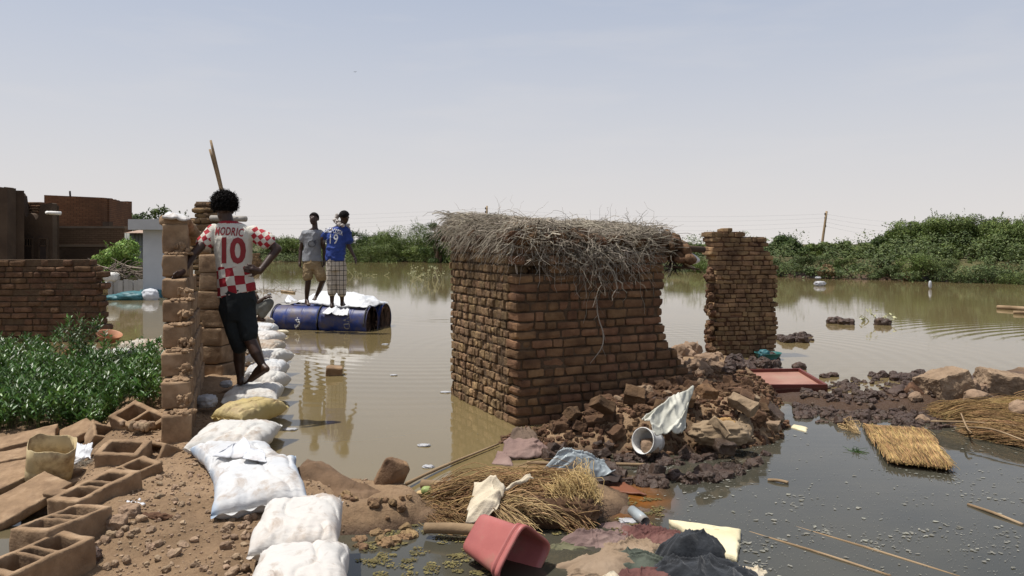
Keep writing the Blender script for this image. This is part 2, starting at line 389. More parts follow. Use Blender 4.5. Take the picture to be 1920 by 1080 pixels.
def water():
    xs = axis([(-400, -40, 30), (-40, -8, 1.5), (-8, 8, .08), (8, 40, 1.5), (40, 401, 30)]); ys = axis([(-30, 2, 4), (2, 10, .08), (10, 90, 1.5), (90, 420, 30)])
    X, Y = np.meshgrid(xs, ys); mb = MB(); grid(mb, np.stack([X, Y, X * 0], -1))
    o = mb.build('water', M['water'], kind='structure', loc=(0, 0, 0), label='murky brown flood water')
    x, y = X.ravel(), Y.ravel(); n = .25 * fbm(np.stack([x, y, x * 0], -1), 2, 3)
    yb = np.interp(x, [-1.3, -1, -.3, .3, .6, 1.5, 2.4, 3, 8, 20], [3.6, 4.5, 4.9, 5.5, 6.0, 6.3, 7.6, 8.3, 8.6, 8.6])
    pool = sst((yb - y + n) / .5 + .5) * np.where(x < -1.25, 0, 1)
    pool = np.maximum(pool, .6 * sst((5.2 - y) / 1) * (x < -1.6))
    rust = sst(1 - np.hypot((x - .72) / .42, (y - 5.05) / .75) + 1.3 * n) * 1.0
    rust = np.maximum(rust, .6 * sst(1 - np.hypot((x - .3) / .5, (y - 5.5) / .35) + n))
    for nm, v in (('pool', pool), ('rust', np.clip(rust, 0, 1))):
        a = o.data.attributes.new(nm, 'FLOAT', 'POINT'); a.data.foreach_set('value', v.astype(np.float32))
water()

# ------------------------------------------------------------------ brickwork
def wall_pt(Aw, Bw, s, off, z):
    u = unit(Bw - Aw); n = A(u[1], -u[0]); p = Aw + u * s + n * off; return A(p[0], p[1], z)
def brickwork(mb, Aw, Bw, thick, z0, z1, ch, bl, left, right, top, gap=.014, amp=.12, q=9, n=3, seed=0, slump=0, core=1, hole=None, jit=.006, mi=0, mc=1, cuts=3, rad=.013):
    """courses of individual bricks through the full wall thickness; left(z), right(z): extent along the wall; top(s): height"""
    Aw = A(*Aw[:2]); Bw = A(*Bw[:2]); u = unit(Bw - Aw); r = rng(seed); M3 = np.array([[u[0], u[1], 0], [u[1], -u[0], 0], [0, 0, 1.0]]).T
    M3 = np.array([[u[0], -u[1], 0], [u[1], u[0], 0], [0, 0, 1.0]])
    z = z0; k = 0
    while z < z1:
        h = ch * (1 + .07 * math.sin(k * 5.1) + .05 * math.sin(k * 2.3)); zc = z + h / 2; s0, s1 = left(zc), right(zc)
        s = s0 + r.uniform(-.02, .01) - (k % 2) * bl * .3
        cs = [None, None]
        while s < s1:
            L = bl * r.choice([.5, .55, .9, 1.0, 1.1]) * r.uniform(.9, 1.1); a, b = max(s, s0 - .01), min(s + L, s1 + r.uniform(-.01, .03)); m_ = (a + b) / 2
            if b - a > bl * .3 and zc < top(m_) and not (hole and hole(m_, zc)):
                zz = zc + slump * math.sin(m_ * 1.7 + seed) * (zc - z0)
                rbrick(mb, wall_pt(Aw, Bw, m_, r.randn() * jit, zz), ((b - a - gap) / 2, thick / 2, (h - gap) / 2), M3 @ rotm(r.randn() * 1.3, r.randn() * 1.0, r.randn() * 1.5), rad * r.uniform(.6, 1.5), 5, amp * .035, 16, seed * 37 + k * 101 + s, mi, cuts if r.rand() < .6 else 1)
                if cs[0] is None: cs[0] = a
                cs[1] = b
            s += L
        if core and cs[0] is not None:
            a, b = cs[0] + .03, cs[1] - .03
            if b - a > .05:
                V, Q = boxgrid(1); mb.add(wall_pt(Aw, Bw, (a + b) / 2, 0, zc) + (V * A((b - a) / 2, thick / 2 - .016, h / 2 + .004)) @ M3.T, Q, mc)
        z += h; k += 1

# low dark brick wall behind the weeds
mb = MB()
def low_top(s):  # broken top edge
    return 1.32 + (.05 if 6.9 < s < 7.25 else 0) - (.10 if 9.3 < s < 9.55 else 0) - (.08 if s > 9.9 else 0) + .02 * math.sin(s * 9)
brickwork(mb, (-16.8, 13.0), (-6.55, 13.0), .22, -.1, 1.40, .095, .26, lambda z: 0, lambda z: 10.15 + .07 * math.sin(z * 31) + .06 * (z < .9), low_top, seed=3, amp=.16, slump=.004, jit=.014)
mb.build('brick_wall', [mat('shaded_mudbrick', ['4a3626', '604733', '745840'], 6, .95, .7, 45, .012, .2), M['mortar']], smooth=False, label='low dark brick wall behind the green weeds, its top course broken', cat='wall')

# plastered dark house at the far left, broken parapet
M['plaster_dark'] = mat('brown_plaster', ['43352a', '4f4033', '5a4a3c'], 1.2, .95, .4, 20, .02, 0, ('382c24', .8, .5, .75))
M['pale'] = mat('pale_paint', ['d8d6d0', 'e6e4de'], 3, .6, .1)
M['iron'] = mat('dark_iron', ['2c2420', '3c302a'], 8, .6, .2)
def slab(mb, p, q, th, z0, z1, m=0, n=None):  # vertical wall panel between two plan points
    p = A(*p[:2]); q = A(*q[:2]); u = unit(q - p); w = A(u[1], -u[0]) * th / 2
    P = [(p - w), (q - w), (q + w), (p + w)]
    V = [[a[0], a[1], z] for z in (z0, z1) for a in P]
    mb.add(V, [[0, 3, 2, 1], [4, 5, 6, 7], [0, 1, 5, 4], [1, 2, 6, 5], [2, 3, 7, 6], [3, 0, 4, 7]], m)
def ragged(mb, p, q, th, z0, topf, nseg, m=0):
    """plaster wall with a ragged upper edge, a closed solid"""
    p = A(*p[:2]); q = A(*q[:2]); u = unit(q - p); w = A(u[1], -u[0]) * th / 2
    L = np.linalg.norm(q - p); ss = np.linspace(0, L, nseg + 1)
    rings = []
    for s in ss:
        c = p + u * s; t = topf(s)
        rings.append(np.array([[*(c + w), z0], [*(c - w), z0], [*(c - w), t], [*(c + w), t]]))
    loft(mb, rings, 4, m)
hs = thing('plastered_house', (-15.5, 24, .2), 'dark brown plastered house at the far left with a broken parapet and two windows', 'house')
a = D(-30, 0, 23); b = D(22, 0, 23); c = D(22, 0, 24.2); d = D(103, 0, 24.2)
mb = MB(); zt = lambda py, dd: CH - (py - HY) * dd / F
r = rng(5); jag = [r.uniform(-.04, .04) for _ in range(200)]
ragged(mb, a, b, .4, -.2, lambda s: zt(352, 23) + jag[int(s * 20) % 200] * .4, 20)
ragged(mb, b + A(0, .3, 0), c + A(0, .3, 0), .3, -.2, lambda s: zt(360, 24), 4)
Lf = np.linalg.norm((d - c)[:2])
def ftop(s):
    px = 22 + s / Lf * 81
    y = np.interp(px, [22, 46, 48, 50, 54, 60, 66, 70, 75, 78, 103], [358, 365, 378, 403, 408, 396, 398, 404, 412, 414, 418]) + 2.0 * math.sin(px * 1.3)
    y = np.interp(px, [22, 46, 48, 51, 55, 60, 66, 72, 76, 80, 100, 103], [358, 365, 380, 404, 408, 399, 402, 412, 408, 384, 381, 382]) if 46 < px else y
    return zt(y, 24.2)
ragged(mb, c, d, .25, -.2, ftop, 60); ragged(mb, d + A(-.1, .15, 0), d + A(-3.4, 5, 0), .25, -.2, lambda s: zt(385, 24.2), 6)
mb.build('wall', M['plaster_dark'], hs, smooth=False)
mb = MB(); brickwork(mb, D(46, 0, 24.5), D(84, 0, 24.5), .22, 1.9, zt(379, 24.5), .085, .24, lambda z: 0, lambda z: .62, lambda s: zt(379, 24.5), seed=9)
mb.build('broken_brickwork', [M['mudbrick_red'], M['mortar']], hs)
for x0, x1 in ((43, 62.5), (75.5, 90)):
    p, q = D(x0, 0, 24.05), D(x1, 0, 24.05); mb = MB()
    z1_, z0_ = zt(447, 24.05), zt(497, 24.05); zm = zt(461, 24.05)
    for zz in (z0_, z1_, zm): box(mb, (p[0], 23.98, zz - .02), (q[0], 24.06, zz + .02))
    for k in range(5):
        x = p[0] + (q[0] - p[0]) * k / 4
        if k in (0, 4): box(mb, (x - .02, 23.98, z0_ + .02), (x + .02, 24.06, z1_ - .02))
        else: box(mb, (x - .012, 23.985, zm + .02), (x + .012, 24.05, z1_ - .02))
    w = mb.build('window', M['pale' if 0 else 'plaster_dark'], hs, smooth=False)
    mb = MB(); box(mb, (p[0] + .02, 24.0, z0_ + .02), (q[0] - .02, 24.045, zm - .02)); mb.build('shutter', M['iron'], w, smooth=False)
    mb = MB(); box(mb, (p[0] + .02, 24.02, zm + .02), (q[0] - .02, 24.05, z1_ - .02)); mb.build('pane', mat('dark_pane', ['1c1a18'], rough=.2, bump=0), w, smooth=False)
mb = MB(); tube(mb, [D(89, 399, 24.0), D(90, 399, 23.6), D(114, 400, 23.6)], .055, 6, 10); mb.build('roof_spout', M['pale'], hs)

# brick house further back, with two walls in front
def texwall(name, c1, c2, mort, sx=4.2, sy=13):
    m = bpy.data.materials.new(name); t = NT(m); co = t.new('TexCoord').outputs['Object']
    sp = t.new('SeparateXYZ'); t.l.new(co, sp.inputs[0]); cb = t.new('CombineXYZ')
    t.l.new(t.math('ADD', sp.outputs[0], sp.outputs[1]), cb.inputs[0]); t.l.new(sp.outputs[2], cb.inputs[1])
    b = t.new('TexBrick'); b.inputs['Scale'].default_value = 1; b.inputs['Brick Width'].default_value = 1 / sx; b.inputs['Row Height'].default_value = 1 / sy
    b.inputs['Mortar Size'].default_value = .009; b.inputs['Color1'].default_value = hexc(c1) + (1,); b.inputs['Color2'].default_value = hexc(c2) + (1,); b.inputs['Mortar'].default_value = hexc(mort) + (1,)
    nz = t.new('VectorMath', operation='ADD'); nn = t.new('TexNoise'); nn.inputs['Scale'].default_value = 6; t.l.new(co, nn.inputs['Vector'])
    sc_ = t.new('VectorMath', operation='SCALE'); sc_.inputs['Scale'].default_value = .03; t.l.new(nn.outputs['Color'], sc_.inputs[0])
    t.l.new(cb.outputs[0], nz.inputs[0]); t.l.new(sc_.outputs[0], nz.inputs[1]); t.l.new(nz.outputs[0], b.inputs['Vector'])
    c = t.mix(t.ramp(t.noise(co, .9, 6), [(.35, 0.0), (.7, .6)]), b.outputs[0], hexc(mort)); t.l.new(c, t.p.inputs['Base Color'])
    t.p.inputs['Roughness'].default_value = .95; t.p.inputs['Specular IOR Level'].default_value = .2
    t.l.new(t.bump(b.outputs['Fac'], -.6, .02), t.p.inputs['Normal']); return m
M['brickhouse'] = texwall('house_brick', '6b4832', '7c573e', '4a382b'); M['brickyard'] = texwall('yard_brick', '65503e', '725b47', '544332')
h2 = thing('brick_house', (-17.5, 33, .3), 'reddish brick house with a flat top behind the yard walls', 'house')
p, q, s_ = D(87, 0, 31), D(198, 0, 31), D(240, 0, 35.5)
mb = MB(); ragged(mb, p, q, .3, 0, lambda s: zt(366, 31) - (zt(366, 31) - zt(371, 31)) * s / 2.3, 10)
ragged(mb, q + A(-.1, .15, 0), s_, .3, 0, lambda s: zt(371, 31) + (zt(383, 35.5) - zt(371, 31)) * s / 4.8 + .02 * (int(s * 3) % 2), 24)
ragged(mb, p + A(.15, .15, 0), p + A(-.5, 5, 0), .3, 0, lambda s: zt(366, 31), 4); ragged(mb, p + A(-.4, 5, 0), s_ + A(0, .15, 0), .3, 0, lambda s: zt(366, 31), 4)
mb.build('wall', M['brickhouse'], h2, smooth=False)
mb = MB(); tube(mb, [D(132, 372, 31.5), D(131, 358, 31.5)], .035, 4, 8); mb.build('roof_post', M['iron'], h2)
mb = MB(); slab(mb, D(196, 0, 30.6), D(208, 0, 30.6), .3, 1.4, zt(416, 30.6)); mb.build('lean_to', M['plaster_dark'], h2, smooth=False)
M['coping'] = mat('coping_plaster', ['6a5a4a', '7c6c5a'], 2, .95, .3)
for nm, y1, dd, x0, x1, lb, mm in (('yard_wall', 424, 29.3, 100, 236, 'upper yard wall directly below the reddish brick house', 'brickyard'), ('yard_wall', 458.5, 27.6, 96, 200, 'lower yard wall with a pale coping line, right of the dark plastered house', 'plaster_dark')):
    t_ = thing(nm, D((x0 + x1) / 2, 0, dd) * A(1, 1, 0), lb, 'wall'); mb = MB()
    slab(mb, D(x0, 0, dd), D(x1, 0, dd + .3), .25, -.1, zt(y1, dd) - .08); mb.build('wall', M[mm], t_, smooth=False)
    mb = MB(); slab(mb, D(x0, 0, dd), D(x1, 0, dd + .3), .31, zt(y1, dd) - .08, zt(y1, dd)); mb.build('coping', M['coping'], t_, smooth=False)
# shed with a rusty corrugated roof
M['tin'] = mat('rusty_tin', ['8a6a55', 'a08a78', '9c7458'], 1.5, .6, .1, metal=.2); M['tin_grey'] = mat('grey_tin', ['7d8078', '92948a'], 2, .6, .1)
def corrugated(mb, p, q, z0, z1, pitch=.09, amp=.02, out=(0, 0)):
    p = A(*p[:2]); q = A(*q[:2]); L = np.linalg.norm(q - p); n = int(L / pitch * 6) + 2; u = unit(q - p); w = A(u[1], -u[0]); s = np.linspace(0, L, n)
    off = amp * np.sin(s / pitch * 2 * math.pi); X = p[None] + u * s[:, None] + w * off[:, None]
    P = np.stack([np.c_[X, np.full(n, z0)], np.c_[X + A(*out), np.full(n, z1)]]); grid(mb, P)
sh = thing('tin_shed', D(250, 0, 28) * A(1, 1, 0), 'small shed with a rusty corrugated roof left of the white column', 'shed')
mb = MB(); corrugated(mb, D(232, 0, 26.6), D(272, 0, 26.6), zt(437, 26.6), zt(428, 28.4), .12, .02, (0, 1.8)); mb.build('roof', M['tin'], sh, solid=.01)
mb = MB(); corrugated(mb, D(234, 0, 27), D(272, 0, 27), 0, zt(437, 26.8), .12, .02); mb.build('wall', M['tin_grey'], sh, solid=.01)

# white column
M['whitewash'] = mat('whitewash', ['a9acb0', 'b8babd', 'c3c4c5'], .8, .9, .2, 15, .01, 0, ('8d9096', .9, .55, .8)); M['cap'] = mat('grey_cement', ['a6a8aa', 'b6b7b8'], 1.5, .9, .2)
M['teal'] = mat('teal_skirting', ['2f5a60', '41747a'], 3, .5, .2)
cw = thing('white_column', G(290, 558), 'tall whitewashed column with a wide grey cap and teal skirting at its foot', 'column')
x0, x1 = (268 - 960) * 23.4 / F, (330 - 960) * 23.4 / F
mb = MB(); box(mb, (x0, 23.4, -.3), (x1, 24.3, zt(431, 23.4))); mb.build('shaft', M['whitewash'], cw, smooth=False)
mb = MB(); box(mb, ((243 - 960) * 23.2 / F, 23.1, zt(430.6, 23.1)), (x1 + .35, 24.6, zt(411, 23.1))); mb.build('cap', M['cap'], cw, smooth=False)
mb = MB(); corrugated(mb, (x0 - .03, 23.3), (x1, 23.3), -.3, zt(543, 23.3), .11, .02); mb.build('skirting', M['teal'], cw, solid=.02)

# ------------------------------------------------------------------ trees and bushes
def leafmat(name, c1, c2, c3=None, isl=.5, tr=.15): return mat(name, [c1, c2] + ([c3] if c3 else []), .45, .6, 0, isl=isl, trans=tr, spec=.25)
LM = [leafmat('foliage_fresh', '4a5826', '5e6e32', '748240'), leafmat('foliage_dark', '2f3f1a', '405224', '4e6029'), leafmat('foliage_mid', '445026', '586630', '6a763c'), leafmat('foliage_low', '404c2a', '525f34', '64703f')]
M['bark'] = mat('bark', ['4a3a2c', '6a5644'], 4, .95, .5)
def bush(name, label, base, rx, ry, h, N, ls, lm, seed, group=None, flat=0., lobe=1.0, K=14, sprigs=30, cat='tree'):
    r = rng(seed); base = A(*base); t_ = thing(name, base, label, cat, group)
    th = r.uniform(0, 2 * math.pi, K); rad = np.sqrt(r.uniform(0, 1, K)); zc = r.uniform(.12, .86, K)
    lim = np.sqrt(np.clip(1 - zc ** 2 * .9, .05, 1))
    C = np.stack([np.cos(th) * rad * rx * lim * .95, np.sin(th) * rad * ry * lim * .9, zc * h * .9], 1)
    lr = r.uniform(.20, .36, K) * min(rx, h * .8) * lobe
    w = lr ** 2 / (lr ** 2).sum(); k = r.choice(K, N, p=w); d = unit(r.randn(N, 3)); d[:, 2] = np.abs(d[:, 2]) * np.where(r.rand(N) < .62, 1, -1)
    rr = np.where(r.rand(N) < .72, r.uniform(.82, 1.08, N), r.uniform(.3, .9, N))
    P = C[k] + d * (lr[k] * rr)[:, None] * A(1.15, 1.15, .85); P = P + .16 * lr[k][:, None] * np.stack([vn(P * 3.1 + q * 9) for q in range(3)], 1)
    keep = (vn(P * (2.2 / max(.4, lr.mean())) * .5 + seed) > -.35) & (P[:, 2] > -.1 - base[2]); P = P[keep]; d = d[keep]
    mb = MB(); leaves(mb, base + P, r.randn(len(P), 3), ls * r.uniform(.7, 1.5, len(P)), ls * r.uniform(.35, .6, len(P)), seed, 0, d * A(1, 1, 1.1) + .42 * r.randn(len(P), 3))
    # thin sprays that break the outline
    for q in range(sprigs):
        j = r.randint(K); dd = unit(A(r.randn(), r.randn(), abs(r.randn()) + .5)); p0 = C[j] + dd * lr[j] * .8; L = lr[j] * r.uniform(.4, 1.3)
        n = 16; tt = r.rand(n)[:, None]; PP = p0 + dd * tt * L + A(0, 0, -.15) * tt ** 2 * L + r.randn(n, 3) * .035 * L
        leaves(mb, base + PP, r.randn(n, 3) + dd, ls * .9, ls * .32, seed + q)
    mb.build('crown', lm, t_)
    mb = MB()
    for q in range(min(K, 7)): 
        p1 = base + C[q]; tube(mb, [base + A(r.randn() * .1, r.randn() * .1, -.3), base + C[q] * A(.4, .4, .5), p1], [.03 * h, .018 * h, .006 * h], 6, 5, caps=False)
    mb.build('trunk', M['bark'], t_); return t_
def bank_bush(px, d, w, top, N, lm, seed, label, group=None, name='thorn_bush', ls=.10, K=14, sprigs=30, hz=0.5):
    x = (px - 960) * d / F; z = gz(x, d) - .1; h = CH + (HY - top) * d / F - z; rx = w / 2 * d / F
    return bush(name, label, (x, d, z), rx, rx * .8, h, N, ls, LM[lm], seed, group, K=K, sprigs=sprigs, cat='bush' if 'bush' in name else 'tree')
BK = [ # px, distance, width px, top row, leaves, leaf material, label
    (498, 70, 90, 447, 2600, 1, 'dark rounded bush on the far bank, right of the elbow of the standing man'),
    (548, 69, 110, 438, 4000, 0, 'bright green tree on the far bank left of the boy in the grey shirt'),
    (600, 71, 90, 446, 2000, 2, 'mid green bush on the far bank hidden mostly by the two on the raft'),
    (672, 72, 74, 428, 3200, 1, 'dark green tree on the far bank directly right of the boy in the blue shirt'),
    (712, 73, 70, 436, 2400, 2, 'small tree on the far bank between the dark one and the long sunlit one'),
    (768, 68, 150, 414, 7000, 0, 'broad sunlit tree in the middle of the left bank, sloping up to the right'),
    (700, 66, 120, 452, 4200, 2, 'spreading bush low on the left bank below the small dark tree'),
    (822, 64, 78, 396, 5200, 1, 'tallest dark tree on the left bank, touching the brush roof'),
    (890, 63, 110, 412, 2500, 2, 'green tree behind the brush roof of the ruined hut'),
    (1290, 50, 110, 452, 4200, 0, 'yellowish green bush between the ruined hut and the brick wall stub'),
    (1230, 52, 100, 470, 1500, 2, 'bush behind the right end of the hut wall'),
    (1342, 52, 90, 466, 2200, 2, 'bush behind the left edge of the brick wall stub'),
    (1398, 48, 120, 452, 2600, 2, 'bush hidden behind the brick wall stub'),
    (1472, 45, 82, 440, 3600, 1, 'dark pointed bush just right of the brick wall stub'),
    (1520, 46, 80, 456, 2600, 0, 'light green bush left of the utility pole'),
    (1580, 43, 130, 450, 4600, 2, 'wide low bush right behind the utility pole'),
    (1668, 43, 110, 440, 4200, 1, 'dark green bush on the right bank where the tall trees begin'),
    (1612, 43, 90, 462, 2600, 0, 'light low bush right of the wide one behind the pole'),
    (1640, 44, 100, 456, 2600, 2, 'open twiggy bush with bare stems on the right bank'),
    (1708, 42, 120, 412, 6000, 0, 'leftmost of the tall bright trees on the right bank'),
    (1770, 41, 130, 402, 6500, 0, 'tall bright tree with a feathery top on the right bank'),
    (1832, 40, 120, 402, 5600, 2, 'tall round tree second from the right edge'),
    (1905, 38, 130, 396, 6500, 0, 'tall bright tree at the right edge of the photograph'),
    (1960, 37, 130, 404, 3000, 2, 'tree cut by the right edge of the photograph'),
]
for i, (px, d, w, top, N, lm, lb) in enumerate(BK):
    bank_bush(px, d, w * 1.08, top - 1, int(N * 4.2), lm, 100 + i, lb, name='acacia_tree' if top < 440 else 'thorn_bush', K=34 if w > 100 else 20, sprigs=70)
fr = 0
def fringe(pxs, off, tops, lbl, grp, lm, N=1700, ls=.10):
    global fr
    r = rng(900 + fr)
    for px in pxs:
        fr += 1; px = px + r.uniform(-8, 8)
        d = 60.0
        for _ in range(12): x = (px - 960) * d / F; d = float(np.interp(x, SHX, SHY))
        d += off; w = r.uniform(80, 120) * 1.05; top = r.uniform(*tops)
        bank_bush(px, d, w, top, N, int(r.choice([lm, 0, 2, 1], p=[.3, .25, .3, .15])), 300 + fr, lbl, grp, ls=ls * d / 45, K=10, sprigs=12)
fringe(range(480, 880, 34), .3, (456, 476), 'low green waterside bush, one of the dense row under the trees of the left bank', 'low bushes along the left bank', 3)
fringe(range(1235, 1960, 40), -.5, (470, 500), 'low green waterside bush, one of the dense row under the trees of the right bank', 'low bushes along the right bank', 3, 6000, .075)
fringe(range(1260, 1960, 52), 2.8, (452, 480), 'knee high green bush of the middle row on the right bank', 'middle bushes on the right bank', 2, 6000, .08)
# the tangle of low growth under and between the bushes of the far bank
def undergrowth():
    r = rng(77); mb = MB(); N = 90000; x = np.concatenate([r.uniform(-32, 9, N // 2), r.uniform(6, 34, N // 2)]); t = r.rand(N) ** 1.3
    sy = np.interp(x, SHX, SHY) + 1.2 * vn(np.stack([x * .3, x * 0, x * 0], -1)); y = sy - 1.6 + t * 6
    top = (.42 + .25 * t * 2) * (1 + .9 * vn(np.stack([x * .9, y * .9, x * 0], -1))); z = np.maximum(gheight(x, y, False), 0) + top * r.rand(N) ** .6
    keep = vn(np.stack([x * 1.3, y * 1.3, x * 0 + 7], -1)) > -.35; leaves(mb, np.stack([x, y, z], 1)[keep], r.randn(keep.sum(), 3), r.uniform(.08, .17, keep.sum()), r.uniform(.04, .07, keep.sum()), 3, 0, A(0, -.3, .9) + .5 * r.randn(keep.sum(), 3))
    mb.build('undergrowth', LM[3], kind='stuff', label='dense tangle of low green growth along the far bank', cat='undergrowth')
undergrowth()
# dry reddish brush by the water on the right bank
M['drybrush'] = leafmat('dry_brush', '6b5738', '806a48', '5c5434', .3, .2)
for px, top, w, lb in ((1556, 492, 54, 'dry reddish brush at the water line below the utility pole'), (1712, 505, 40, 'small yellow withered bush at the water line of the right bank')):
    d = 35.5 if px < 1600 else 33.5; x = (px - 960) * d / F; bush('dry_bush', lb, (x, d, 0), w / 2 * d / F, .5, CH + (HY - top) * d / F, 900, .12, M['drybrush'], px, K=7, sprigs=10, cat='bush')
# trees between the houses and the white column
for px, top, w, sd_, lb in ((262, 392, 60, 61, 'left half of the dark leafy trees behind the tin shed'), (298, 374, 48, 62, 'dark round topped tree behind the white column'), (330, 395, 50, 63, 'dark leafy tree behind the earth block wall')):
    d = 38; x = (px - 960) * d / F; bush('leafy_tree', lb, (x, d, .3), w / 2 * d / F * 1.1, .9, 1.12 * (CH + (HY - top) * d / F - .3), 4600, .13, LM[1] if sd_ == 61 else LM[2], sd_, K=14, sprigs=20, lobe=1.7)
d = 25.0; bush('green_bush', 'pale green bush above the driftwood left of the white column', ((226 - 960) * d / F, d, .25), 52 * d / F, .8, CH - (437 - HY) * d / F - .25, 5200, .1, leafmat('foliage_pale', '5d7a35', '7d9848', '8ca858'), 71, K=16, sprigs=40, cat='bush')
mb = MB(); r = rng(8)
for k in range(60):
    a0 = D(r.uniform(190, 268), r.uniform(500, 524), 24.3 + r.uniform(-.3, .3)); dv = A(r.uniform(-.9, .9), r.uniform(-.3, .2), r.uniform(-.2, .35))
    tube(mb, [a0, a0 + dv * .5 + A(0, 0, .06 * r.randn()), a0 + dv], [.028, .018, .006], 6, 4, caps=False)
mb.build('brushwood', mat('grey_twigs', ['75695c', '93877a'], 3, .9, .2, isl=.3), label='heap of bare grey branches under the pale green bush', cat='brushwood')

# utility poles and wires
M['pole'] = mat('pole_wood', ['8a7458', 'a08a6c'], 3, .9, .2)
M['wire'] = mat('wire', ['909294'], 3, .8, 0)
def pole(px, y, d, lb, tilt=0):
    top = D(px + tilt, y, d); b = A((px - tilt * 1.6 - 960) * d / F, d, .6); t_ = thing('utility_pole', b, lb, 'pole')
    mb = MB(); tube(mb, [b, top], [.17, .13], 6, 8); mb.build('pole', M['pole'], t_)
    mb = MB()
    for k in range(4): mb = MB(); c = top + A(-.17, 0, -.35 - .5 * k); lump(mb, c, (.11, .09, .16), None, 3, 3, .05); mb.build('insulator', M['iron'], t_)
    return top
t1 = pole(1546, 396, 100, 'leaning wooden utility pole standing in the bushes of the right bank', 4)
t2 = pole(913, 386, 112, 'distant pole whose tip shows above the brush roof')
t3 = pole(205, 396, 118, 'distant utility pole hidden behind the brick house'); t4 = pole(1890, 410, 95, 'distant utility pole hidden behind the tall trees at the right')
for a, b, lb in ((t3, t2, 'between the left houses and the hut'), (t2, t1, 'between the hut and the leaning pole'), (t1, t4, 'right of the leaning pole')):
    for k, nm in enumerate(('top', 'second', 'third', 'lowest')):
        o_ = A(-.2, 0, -.35 - .5 * k); s_ = np.linspace(0, 1, 24)[:, None]; P = (a + o_) * (1 - s_) + (b + o_) * s_ - A(0, 0, 1) * (4 * s_ * (1 - s_)) * (.7 + .12 * k)
        mb = MB(); tubes(mb, P, .009, 3); mb.build('power_line', M['wire'], label=f'{nm} of four power lines {lb}', cat='power line', group='power lines')

# ------------------------------------------------------------------ the ruined hut
UH = A(.9063, .4226); VH = A(-.4226, .9063); CO = A(.037, 6.95)       # directions of its front and side walls, its near corner
def wz(t, y): return CH - (y - HY) * (6.95 + .4226 * t) / F
hut = thing('ruined_hut', (CO[0] + .8, CO[1] + .9, 0), 'ruined mud brick hut standing in the water under a roof of grey brushwood', 'hut')
HZ = [-.3, .19, .39, .656, .864, 1.346, 1.45, 1.9]; HS = [2.2, 2.08, 1.80, 1.63, 1.56, 1.56, 1.62, 1.62]
mb = MB()
a = CO + VH * .1; b = a + UH * 2.4
brickwork(mb, a, b, .2, -.25, 1.8, .083, .20, lambda z: 0, lambda z: float(np.interp(z, HZ, HS)) + .02 * math.sin(z * 37), lambda s: 1.72 - .10 * sst((s - .3) / 1.2) - (.28 if .08 < s < .26 else 0) * 0, amp=.15, q=7, n=4, seed=11,
          hole=lambda s, z: (.06 < s < .34 and 1.36 < z < 1.46))
mb.build('front_wall', [M['mudbrick_red'], M['mortar']], hut, smooth=False)
mb = MB(); a = CO + UH * .1 + VH * .19; b = a + VH * 1.5
brickwork(mb, a, b, .2, -.25, 1.8, .083, .125, lambda z: 0, lambda z: 1.43 + .02 * math.sin(z * 41), lambda s: 1.70, amp=.26, seed=12, gap=.018, jit=.006, rad=.007, cuts=4)
mb.build('side_wall', [M['mudbrick'], M['mortar']], hut, smooth=False)
mb = MB(); a = CO + VH * 1.6 + UH * .2; brickwork(mb, a, a + UH * 1.5, .2, -.25, 1.7, .083, .2, lambda z: 0, lambda z: 1.35, lambda s: 1.62, amp=.12, n=2, seed=13)
mb.build('back_wall', [M['mudbrick'], M['mortar']], hut)
